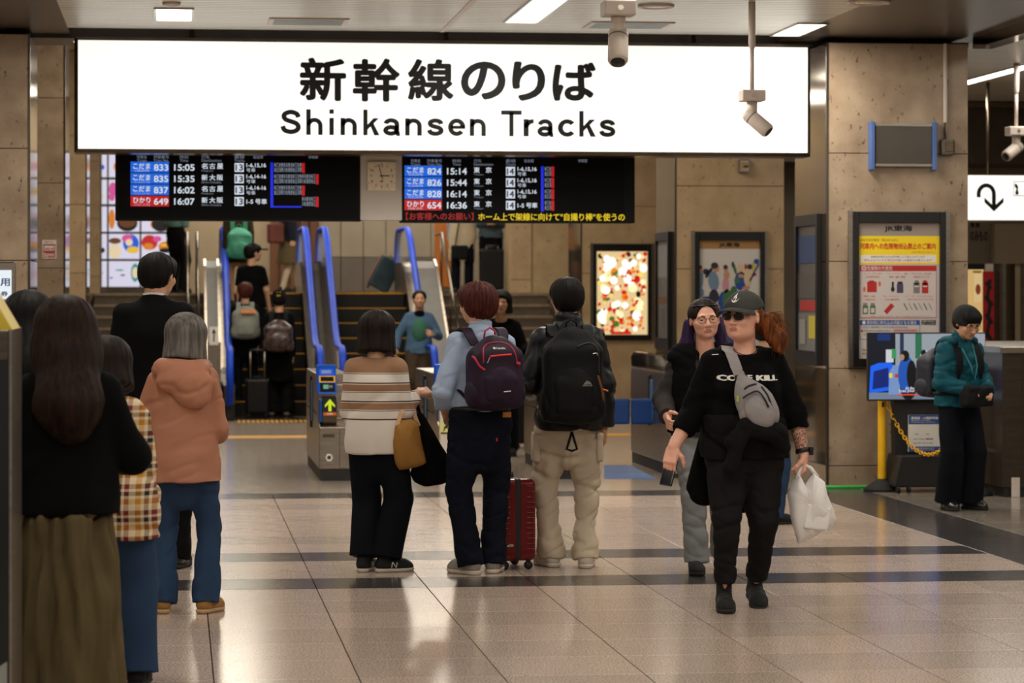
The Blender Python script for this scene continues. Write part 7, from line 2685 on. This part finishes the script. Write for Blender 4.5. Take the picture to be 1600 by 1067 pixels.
def backpack(person, label, m, z0, z1, wid, dep, yb_, strap_m, accents=None, vox=.008, pocket=True, loop=None, name='backpack', group='backpacks'):
    e = worn(name, person, label, 'backpack', group)
    c = Clay()
    zc, hz = (z0 + z1) / 2, (z1 - z0) / 2
    yc_ = yb_ - dep / 2
    c.box((0, yc_ + .01, zc - hz * .15), (wid / 2 - .05, dep / 2 - .05, hz * .80 - .05), None, .05, .03)
    c.ell((0, yc_ + .01, zc + hz * .25), (wid / 2 * .95, dep / 2 * .95, hz * .76), None, .05)
    c.ell((0, yc_ - dep * .12, zc - hz * .35), (wid / 2 * .90, dep / 2, hz * .58), None, .05)
    main = sculpt('main_bag', c, vox, m, e, wrinkle=[(.004, (9, 9, 9), 2)])
    if pocket:
        c = Clay()
        c.ell((0, yc_ - dep * .36, zc - hz * .28), (wid * .37, dep * .28, hz * .55), None, .02)
        c.box((0, yc_ - dep * .36, zc - hz * .40), (wid * .33 - .03, .01, hz * .36 - .03), None, .03, .03)
        sculpt('front_pocket', c, vox, m, e, wrinkle=[(.003, (10, 10, 10), 5)])
    for sg in (-1, 1):
        c = Clay().ell((sg * wid * .46, yc_ + .0, zc - hz * .55), (.035, dep * .42, hz * .38), None, .02)
        sculpt('side_pocket', c, vox, m, e)
    nk, s = person.neck, person.s
    for sg in (-1, 1):
        sx = sg * person.b['sh'] * .72
        up = nk[2] - .045 * s + .062
        yf = person.b['chest'] * person.b['dep'] + .045
        pts = [(sg * wid * .26, yb_ + .005, z1 - .06), (sx, yb_ * .75, up - .03), (sx, yb_ * .2, up + .008), (sx * 1.05, yf * .55, up - .03), (sx * 1.1, yf * .98, up - .15), (sx * 1.25, yf * .85, up - .30), (sx * 1.5, yb_ * .3, z0 + .12), (sg * wid * .42, yb_, z0 + .06)]
        q = [np.array(a) for a in pts]
        q = [np.array((a[0], a[1], a[2])) for a in q]
        b = MB()
        path = []
        for i in range(len(q) - 1):
            p0, p1, p2, p3 = q[max(i - 1, 0)], q[i], q[i + 1], q[min(i + 2, len(q) - 1)]
            for k in range(5):
                t_ = k / 5
                path.append(.5 * (2 * p1 + (p2 - p0) * t_ + (2 * p0 - 5 * p1 + 4 * p2 - p3) * t_ ** 2 + (3 * p1 - p0 - 3 * p2 + p3) * t_ ** 3))
        path.append(q[-1])
        v, f = [], []
        m_ = len(path)
        for i, pt_ in enumerate(path):
            hw = .030 if i < m_ * .62 else .011
            ctr = np.array((sx, 0, up - .12))
            out = nv(pt_ - np.array((pt_[0], 0, up - .16)))
            for a, o_ in ((-hw, 0), (hw, 0), (hw, .012), (-hw, .012)):
                v.append(pt_ + np.array((a, 0, 0)) + out * o_)
        for i in range(m_ - 1):
            for j in range(4):
                f.append((i * 4 + j, i * 4 + (j + 1) % 4, (i + 1) * 4 + (j + 1) % 4, (i + 1) * 4 + j))
        b.mesh(v, f)
        b.build('shoulder_strap', strap_m, e, local=True, bevel=.003)
    hm = loop or strap_m
    b = MB()
    b.tube([(-.035, yb_ - .015, z1 - .03), (-.03, yb_ - .02, z1 + .025), (0, yb_ - .022, z1 + .045), (.03, yb_ - .02, z1 + .025), (.035, yb_ - .015, z1 - .03)], .006, 8)
    b.build('grab_loop', hm, e, smooth=True, local=True)
    return e, main


M_AUB = noisy('aubergine_nylon', C(30, 15, 33), C(40, 22, 44), 10, .65, 0, .15, spec=.25)
M_PINKT = noisy('crimson_trim', C(176, 24, 60), C(190, 32, 70), 10, .5)
M_REDZ = noisy('red_zip', C(214, 34, 38), C(224, 44, 46), 10, .5)
M_REFL = mat('pale_print', C(206, 202, 198), .5)

# purple backpack of the man in blue
zz = lambda py, D=16.1: CAMH - (py - VY) * D / FPX
e, mb = backpack(p7, 'dark purple backpack with crimson piping on the pale blue shirt', M_AUB, zz(640), zz(524), .30, .20, -.125, M_AUB, loop=M_PINKT)
by = lambda x, z: (lambda h: h[0].y if h[0] is not None else -.3)(BV7.ray_cast(Vector((x, -1, z)), Vector((0, 1, 0))))
_obs = [o for o in e.children if o.name.startswith(('main_bag', 'front_pocket'))]
_vv, _ff = [], []
for o in _obs:
    k = len(_vv)
    _vv += [v_.co[:] for v_ in o.data.vertices]
    _ff += [tuple(k + i for i in q.vertices) for q in o.data.polygons]
BV7 = BVHTree.FromPolygons(_vv, _ff)


def trim(pts, r, m, parent, name, n=6):
    path = [(x, by(x, z) - r * .3, z) for x, z in smooth_line(pts, 6)]
    b = MB()
    b.tube(path, r, n)
    return b.build(name, m, parent, smooth=True, local=True)


px = lambda a: (a - 773) / 276.0
trim([(px(744), zz(566)), (px(745), zz(548)), (px(755), zz(537)), (px(774), zz(534)), (px(790), zz(539)), (px(797), zz(552)), (px(800), zz(568))], .0036, M_PINKT, e, 'piping')
trim([(px(732), zz(556)), (px(738), zz(570)), (px(746), zz(577))], .007, M_PINKT, e, 'compression_strap')
trim([(px(798), zz(566)), (px(804), zz(568))], .010, M_PINKT, e, 'strap_tab')
trim([(px(754), zz(556)), (px(772), zz(554)), (px(790), zz(553))], .0055, M_REDZ, e, 'pocket_zip')
trim([(px(754), zz(557)), (px(752), zz(562)), (px(750), zz(566))], .004, M_STEEL, e, 'zip_pull')
stamp(mb, e, '◆Columbia', px(771), zz(543.0), .016, .074, M_REFL, -1, lift=.006, bold=.02, name='brand_print')
trim([(px(774), zz(610.5)), (px(786), zz(609.5))], .0035, M_REFL, e, 'reflective_tab')

# black backpack of the man in the shell jacket
M_BKP = noisy('black_cordura', C(10, 10, 11), C(16, 16, 17), 14, .7, 0, .2, spec=.2)
e, mb = backpack(p8, 'black backpack with small mountain logo on the black shell jacket', M_BKP, zz(668), zz(512), .34, .19, -.15, M_BKP)
_obs = [o for o in e.children if o.name.startswith(('main_bag', 'front_pocket'))]
_vv, _ff = [], []
for o in _obs:
    k = len(_vv)
    _vv += [v_.co[:] for v_ in o.data.vertices]
    _ff += [tuple(k + i for i in q.vertices) for q in o.data.polygons]
BV7 = BVHTree.FromPolygons(_vv, _ff)
px = lambda a: (a - 901) / 272.0
fp = [o for o in _obs if o.name.startswith('front_pocket')][0]
stamp(fp, e, None, px(921), zz(600), .034, .058, M_GREYP, -1, name='mountain_logo', polys=[[(.05, .25), (.45, 1), (.6, .7), (.68, .85), (.95, .25), (.7, .25), (.62, .45), (.55, .25)], [(0, 0), (1, 0), (1, .14), (0, .14)]])
trim([(px(905), zz(543)), (px(925), zz(537)), (px(938), zz(548)), (px(940), zz(585))], .005, M_BLACKP, e, 'zip_line')
trim([(px(930), zz(554)), (px(936), zz(553)), (px(938), zz(557))], .004, M_CHROME, e, 'zip_ring')
trim([(px(938), zz(588)), (px(942), zz(602)), (px(946), zz(618)), (px(947), zz(640))], .008, noisy('brown_strap', C(104, 58, 28), C(120, 70, 36), 14, .7), e, 'brown_pull_strap')
trim([(px(946), zz(610)), (px(955), zz(613))], .005, noisy('orange_pull', C(200, 110, 40), C(210, 120, 50), 14, .7), e, 'orange_pull_tab')
b = MB()
b.tube([(0, -.2, .80), (.018, -.2, .74), (.03, -.2, .70), (.0, -.2, .69), (-.03, -.2, .70), (-.018, -.2, .74), (0, -.2, .80)], .008, 6)
b.build('hanging_loop', M_BKP, e, smooth=True, local=True)

# backpacks on the escalator
e, _ = backpack(p14, 'grey and sage backpack on the left escalator', noisy('sage_canvas', C(118, 122, 112), C(132, 136, 126), 8, .8), .80, 1.24, .34, .18, -.13, noisy('sage_canvas', C(0, 0, 0), C(0, 0, 0)), vox=.012)
b = MB().box(-.06, -.335, 1.14, .13, -.325, 1.19)
b.build('orange_label', noisy('label_orange', C(220, 140, 90), C(230, 150, 100), 9, .7), e, local=True)
e, _ = backpack(p15, 'shiny dark patterned backpack of the person in marked cap', noisy('dark_pattern', C(26, 20, 20), C(92, 72, 68), 18, .3, 0, .3), .83, 1.25, .36, .20, -.13, M_BKP, vox=.012)
MINT = noisy('mint_nylon', C(60, 150, 120), C(76, 168, 136), 8, .6, 0, .2)
e, _ = backpack(p16, 'mint green rucksack on the olive coat', MINT, .66, 1.10, .32, .18, -.13, MINT, vox=.012)
e = worn('shoulder_bag', p17, 'reddish brown bag carried by the person in dark jacket', 'bag')
sculpt('bag_body', Clay().box((.14, -.24, .90), (.06, .09, .12), None, .03, .02), .012, noisy('rust_leather', C(88, 34, 20), C(104, 44, 28), 8, .6), e)
MB().tube([(.14, -.20, 1.0), (.15, -.12, 1.25), (.1, -.05, 1.36)], .01, 6).build('strap', M_BLACKP, e, smooth=True, local=True)
e = worn('crossbody_bag', p18, 'black bag hanging on the cream vest', 'bag')
sculpt('bag_body', Clay().box((.05, .22, .62), (.10, .04, .08), None, .03, .02), .012, M_BKP, e)
MB().tube([(.12, .21, .72), (.06, .21, 1.10), (-.08, .06, 1.36)], .010, 6).build('strap', M_BKP, e, smooth=True, local=True)

# tote bags of the striped sweater
# positions from the photograph: sideways by pixels from the person's axis, heights from the rows
L6 = lambda pxx, py, dy=0.0: np.array((((pxx - 587) / 273.0) * math.cos(math.radians(14)) - dy * 0, ((pxx - 587) / 273.0) * math.sin(math.radians(14)) + dy, CAMH - (py - VY) / 273.0))


def pillow(name, parent, outline, depth, to_local, m, sub=5, rings=(1, .95, .86, .72, .5, .25, 0), wr=((.012, (7, 7, 5), 3), (.006, (15, 15, 11), 5)), soft=True):
    """a soft bag: a closed outline in px of the photograph, filled out to a thickness"""
    n = len(outline)
    pts = []
    for i in range(n):
        p0, p1, p2, p3 = (np.array(outline[(i + k) % n], float) for k in (-1, 0, 1, 2))
        for k in range(sub):
            t_ = k / sub
            cr = .5 * (2 * p1 + (p2 - p0) * t_ + (2 * p0 - 5 * p1 + 4 * p2 - p3) * t_ ** 2 + (3 * p1 - p0 - 3 * p2 + p3) * t_ ** 3)
            ln = p1 * (1 - t_) + p2 * t_
            pts.append(cr * .5 + ln * .5 if soft else ln)
    ctr = sum(pts) / len(pts)
    N_ = len(pts)
    v, f = [], []
    for side in (1, -1):
        for r_ in rings:
            for q in pts:
                w_ = ctr + (q - ctr) * r_
                v.append(to_local(w_[0], w_[1], side * depth * math.sqrt(max(0, 1 - r_ ** 2.6))))
    v = np.array(v)
    R_ = len(rings)
    for s_ in (0, 1):
        o_ = s_ * R_ * N_
        for i in range(R_ - 1):
            for j in range(N_):
                a, b_, c_, d_ = o_ + i * N_ + j, o_ + i * N_ + (j + 1) % N_, o_ + (i + 1) * N_ + (j + 1) % N_, o_ + (i + 1) * N_ + j
                f.append((a, b_, c_, d_) if s_ else (d_, c_, b_, a))
    for amp, fr, seed in wr:
        q = v * np.array(fr)
        nz = vnoise(q + .6 * vnoise(q * .5, seed + 1)[:, None], seed)
        v[:, 1] += amp * 1.4 * (1 - 2 * abs(2 * nz - 1)) * np.where(np.arange(len(v)) < R_ * N_, 1, -1)
    b = MB()
    b.mesh(v, f)
    o = b.build(name, m, parent, smooth=True, local=True)
    return o


def band_loop(name, parent, path, wd, th, m):
    v, f = [], []
    path = [np.array(q) for q in path]
    for i, q in enumerate(path):
        d = nv(path[min(i + 1, len(path) - 1)] - path[max(i - 1, 0)])
        a = nv(np.cross(d, (0, 1, 0)))
        for da, o_ in ((-wd, -th), (wd, -th), (wd, th), (-wd, th)):
            v.append(q + a * da + np.array((0, o_, 0)))
    for i in range(len(path) - 1):
        for j in range(4):
            f.append((i * 4 + j, i * 4 + (j + 1) % 4, (i + 1) * 4 + (j + 1) % 4, (i + 1) * 4 + j))
    b = MB()
    b.mesh(v, f)
    return b.build(name, m, parent, local=True)


M_TANL = noisy('tan_leather', C(196, 150, 104), C(208, 164, 118), 9, .5)
e = worn('tote_bag', p6, 'ochre canvas tote bag with tan handles hanging from the arm', 'tote bag', 'bags carried by the striped sweater')
pillow('bag_body', e, [(623, 662), (633, 656), (648, 655), (659, 663), (665, 695), (671, 722), (658, 729), (630, 734), (622, 722), (618, 690)], .055, lambda a, z, d: L6(a, z, -.10 + d), noisy('ochre_canvas', C(138, 94, 32), C(158, 110, 42), 7, .75, 0, .15))
band_loop('handle', e, [L6(627, 664, -.13), L6(632, 645, -.11), L6(638, 630, -.04), L6(641, 620, .06)], .011, .003, M_TANL)
band_loop('handle', e, [L6(658, 666, -.07), L6(650, 648, -.05), L6(645, 632, .0), L6(643, 620, .08)], .011, .003, M_TANL)
e = worn('tote_bag', p6, 'large black tote bag hanging behind the ochre one', 'tote bag', 'bags carried by the striped sweater')
pillow('bag_body', e, [(652, 645), (662, 650), (680, 682), (700, 715), (711, 738), (706, 752), (690, 759), (665, 762), (648, 755), (641, 740), (650, 715), (650, 680)], .045, lambda a, z, d: L6(a, z, .02 + d), M_BLK)
band_loop('handle', e, [L6(656, 650, .02), L6(650, 634, .05), L6(645, 620, .09)], .010, .003, M_BLK)

# grey sling bag of the capped walker
e = worn('sling_bag', p9, 'grey sling bag worn across the chest of the capped walker', 'sling bag')
M_SLING = noisy('grey_nylon', C(136, 130, 130), C(150, 144, 144), 10, .7, 0, .15)
X9 = lambda pxx: -(pxx - 1163) / 313.0
Z9 = lambda py: CAMH - (py - VY) / 313.0
tgt = sw9.data
BV9 = BVHTree.FromPolygons([v_.co[:] for v_ in tgt.vertices], [tuple(q.vertices) for q in tgt.polygons])


def fy9(x, z):
    h_ = BV9.ray_cast(Vector((x, 1.2, z)), Vector((0, -1, 0)))
    return h_[0].y if h_[0] is not None else .12


c = Clay()
ang = math.atan2(X9(1185) - X9(1152), Z9(655) - Z9(590))
q = [(1150, 592, .025), (1160, 612, .055), (1172, 632, .085), (1180, 650, .095)]
pts = [np.array((X9(a), fy9(X9(a), Z9(z)) + .03, Z9(z))) for a, z, r in q]
yq = max(p_[1] for p_ in pts)
pts = [np.array((p_[0], yq * .6 + p_[1] * .4, p_[2])) for p_ in pts]
c.chain(pts, [r for a, z, r in q], .03, ((0, 1, 0), .52))
sb = sculpt('bag_body', c, .006, M_SLING, e, wrinkle=[(.004, (12, 12, 14), 3)])
c = Clay()
c.chain([pts[1] + np.array((-.015, .035, -.02)), pts[2] + np.array((-.008, .045, -.02)), pts[3] + np.array((-.005, .045, -.005))], [.03, .055, .065], .02, ((0, 1, 0), .4))
sculpt('front_pocket', c, .006, M_SLING, e, wrinkle=[(.003, (14, 14, 14), 6)])
BVB = BVHTree.FromPolygons([v_.co[:] for v_ in sb.data.vertices], [tuple(q_.vertices) for q_ in sb.data.polygons])
for nm, pp_ in (('pocket_zip', [(1150, 622), (1158, 616), (1172, 611), (1182, 620), (1190, 636)]), ('main_zip', [(1153, 608), (1160, 603), (1172, 600)]), ('side_zip', [(1180, 604), (1190, 618), (1196, 636)])):
    path = []
    for a, z in smooth_line(pp_, 4):
        h_ = BVB.ray_cast(Vector((X9(a), 1.2, Z9(z))), Vector((0, -1, 0)))
        path.append((X9(a), (h_[0].y if h_[0] is not None else pts[2][1] + .02) + (.022 if nm == 'pocket_zip' else .002), Z9(z)))
    MB().tube(path, .005, 6).build(nm, M_BLACKP, e, smooth=True, local=True)
# strap from shoulder to bag
sp_ = []
for yq_ in (-.10, -.04, .02, .06):
    h_ = BV9.ray_cast(Vector((X9(1134), yq_, 2.2)), Vector((0, 0, -1)))
    sp_.append((X9(1134), yq_, (h_[0].z if h_[0] is not None else 1.33) + .004))
for a, z in smooth_line([(1138, 552), (1141, 562), (1147, 582), (1150, 594)], 5):
    sp_.append((X9(a), fy9(X9(a), Z9(z)) + .006, Z9(z)))
v, f = [], []
for i, q_ in enumerate(sp_):
    wd = .030
    for dx, dy in ((-wd, 0), (wd, 0), (wd, .008), (-wd, .008)):
        v.append((q_[0] + dx, q_[1] + dy, q_[2] + dx * .12))
for i in range(len(sp_) - 1):
    for j in range(4):
        f.append((i * 4 + j, i * 4 + (j + 1) % 4, (i + 1) * 4 + (j + 1) % 4, (i + 1) * 4 + j))
b = MB()
b.mesh(v, f)
b.build('strap', M_SLING, e, local=True)
bk = sp_[-1]
sculpt('strap_buckle', Clay().box((bk[0], bk[1] + .012, bk[2] + .01), (.028, .006, .010), None, .005, .004), .005, M_BLACKP, e)
MB().box(X9(1143) - .006, pts[1][1] + .02, Z9(628), X9(1143) + .006, pts[1][1] + .03, Z9(618)).build('lime_tag', noisy('lime', C(150, 170, 60), C(160, 180, 70), 9, .6), e, local=True)

# phone in the walker's right hand
hd, hn, _, _ = p9.J['handR']
ph = p9.J['wrR'] + hd * .11
e = worn('mobile_phone', p9, 'black phone held low in the walker\'s hand', 'phone')
hn = nv(hn - hd * (hn @ hd))
Rp = np.stack([np.cross(hd, hn), hn, hd], 1)
c = Clay().box(ph + hn * .022 + hd * .02, (.030, .002, .066), Rp, .004, .003)
sculpt('phone_body', c, .003, mat('phone_glass', C(12, 12, 14), .08), e)
c = Clay().box(ph + hn * .029 + hd * .07, (.020, .001, .012), Rp, .002, .002)
sculpt('lens_island', c, .0025, M_CHROME, e)

# white carrier bag in her left hand
e = worn('carrier_bag', p9, 'white plastic carrier bag held by the capped walker', 'carrier bag')
M_POLY = noisy('white_polythene', C(226, 222, 220), C(238, 234, 232), 7, .45, 0, .25)
BS(M_POLY).inputs['Subsurface Weight'].default_value = .3
BS(M_POLY).inputs['Subsurface Radius'].default_value = (.03, .03, .03)
Hy = p9.J['wrL'][1] + .02
B9 = lambda pxx, py, dy=0.0: np.array((X9(pxx), Hy + dy, Z9(py)))
pillow('bag_body', e, [(1229, 776), (1237, 758), (1246, 743), (1251, 752), (1257, 764), (1263, 752), (1270, 743), (1288, 757), (1292, 776), (1303, 802), (1307, 818), (1300, 830), (1283, 837), (1268, 847), (1247, 855), (1238, 825)], .075, lambda a, z, d: B9(a, z, d), M_POLY, sub=5, wr=((.016, (8, 8, 4), 3), (.010, (14, 14, 9), 5)), soft=False)
c = Clay().box(B9(1274, 812, .07), (.055, .012, .055), rotm(0, 0, -.16), .008, .01)
sculpt('box_inside', c, .006, M_POLY, e, wrinkle=[(.004, (14, 14, 10), 2)])
for dy in (-.02, .02):
    b = MB()
    b.tube([B9(1244, 752, dy), B9(1248, 740, dy * .8), B9(1255, 729, dy * .3), B9(1266, 735, dy * .8), B9(1276, 750, dy)], [.012, .010, .008, .010, .014], 8)
    b.build('handle', M_POLY, e, smooth=True, local=True)

# waist bag and backpack of the person in teal
e = worn('waist_bag', p11, 'black waist bag the person in teal is reaching into', 'bag')
sculpt('bag_body', Clay().box((.02, .245, .845), (.095, .035, .050), None, .03, .02), .009, M_BKP, e, wrinkle=[(.004, (12, 12, 12), 2)])
ring = [(.19 * math.sin(t_), .165 * math.cos(t_) + 0.01, .86) for t_ in np.linspace(0, 2 * math.pi, 33)[:-1]]
MB().tube(ring, .012, 6, closed=True).build('belt', M_BKP, e, smooth=True, local=True)
e, _ = backpack(p11, 'navy backpack of the person in teal jacket', noisy('navy_nylon', C(24, 26, 38), C(34, 36, 50), 9, .6), .82, 1.20, .32, .20, -.14, M_BKP, vox=.010)


# ------------------------------------------------------------------ suitcases
def suitcase(name, label, loc, heading, w_, d_, h_, m, ribs=0, tilt=None, handle=.0, strip=None):
    e = empty(name, loc, math.radians(heading), label, 'suitcase', 'suitcases')
    if tilt:
        e.rotation_euler = tilt
    c = Clay().box((0, 0, .05 + h_ / 2), (w_ / 2 - .035, d_ / 2 - .035, h_ / 2 - .035), None, .035, .01)
    pts = sculpt('shell', c, .008, m, e)
    MB().box(-w_ / 2 - .003, -.018, .06, w_ / 2 + .003, .018, h_ + .053).build('zip_band', strip or M_BLACKP, e, local=True, bevel=.01)
    for x in (-1, 1):
        for y in (-1, 1):
            b = MB()
            b.tube([(x * (w_ / 2 - .04), y * (d_ / 2 - .04), .06), (x * (w_ / 2 - .04), y * (d_ / 2 - .04), .035)], .014, 10)
            b.tube([(x * (w_ / 2 - .04) - .012, y * (d_ / 2 - .04), .024), (x * (w_ / 2 - .04) + .012, y * (d_ / 2 - .04), .024)], .024, 14)
            b.build('castor', M_BLACKP, e, smooth=True, local=True)
    b = MB()
    b.tube([(-.06, 0, h_ + .045), (-.055, 0, h_ + .075), (.055, 0, h_ + .075), (.06, 0, h_ + .045)], .008, 8)
    b.build('carry_handle', M_BLACKP, e, smooth=True, local=True)
    if handle:
        for x in (-.09, .09):
            MB().tube([(x, -d_ / 2 + .03, h_ + .03), (x, -d_ / 2 + .03, h_ + handle)], .008, 8).build('pull_rod', M_STEEL, e, smooth=True, local=True)
        MB().tube([(-.1, -d_ / 2 + .03, h_ + handle), (.1, -d_ / 2 + .03, h_ + handle)], .014, 8).build('pull_grip', M_BLACKP, e, smooth=True, local=True)
    return e


M_REDS = noisy('red_polycarbonate', C(92, 9, 13), C(108, 13, 17), 6, .18)
rs = suitcase('red_suitcase', 'glossy dark red wheeled suitcase between the two men', at(796, 886), 100, .36, .225, .475, M_REDS)
for k in range(13):
    z = .12 + k * .030
    for y in (-.075, .075):
        o = sculpt('shell_stud', Clay().ell((-.0, 0, 0), (.012, .030, .007), None, .002), .004, M_REDS, rs) if k == 0 else None
        if o is not None:
            o.location = (-.178, y, z)
            _st = o.data
        else:
            o = bpy.data.objects.new('shell_stud', _st)
            COL.objects.link(o)
            o.parent = rs
            o.location = (-.178, y, z)
MB().box(-.186, .03, .135, -.180, .09, .15).build('name_plate', M_CHROME, rs, local=True)
suitcase('black_suitcase', 'black suitcase standing at the foot of the left escalator', (XA(402, 36.55), 36.55, .012), 0, .30, .22, .44, M_BLKN, handle=.42)
suitcase('black_suitcase', 'tall black suitcase with long handle beyond the ticket gates', (F(822, 700).x, F(822, 700).y, 0), 10, .30, .24, .55, M_BLKN, handle=.50)
suitcase('black_suitcase', 'black suitcase in front of the slate shirt on the upper level', (XA(768, 43.15), 43.15, MEZ), 0, .36, .26, .62, M_BLKN, handle=.1)
suitcase('tilted_suitcase', 'dark teal suitcase with red side tilted at the escalator top', (XA(586, 42.2), 42.2, MEZ + .02), 0, .34, .24, .50, noisy('teal_shell', C(24, 40, 46), C(40, 58, 64), 6, .25), tilt=(0, math.radians(28), 0), strip=M_RED)
bpy.data.objects.remove(_tobj)
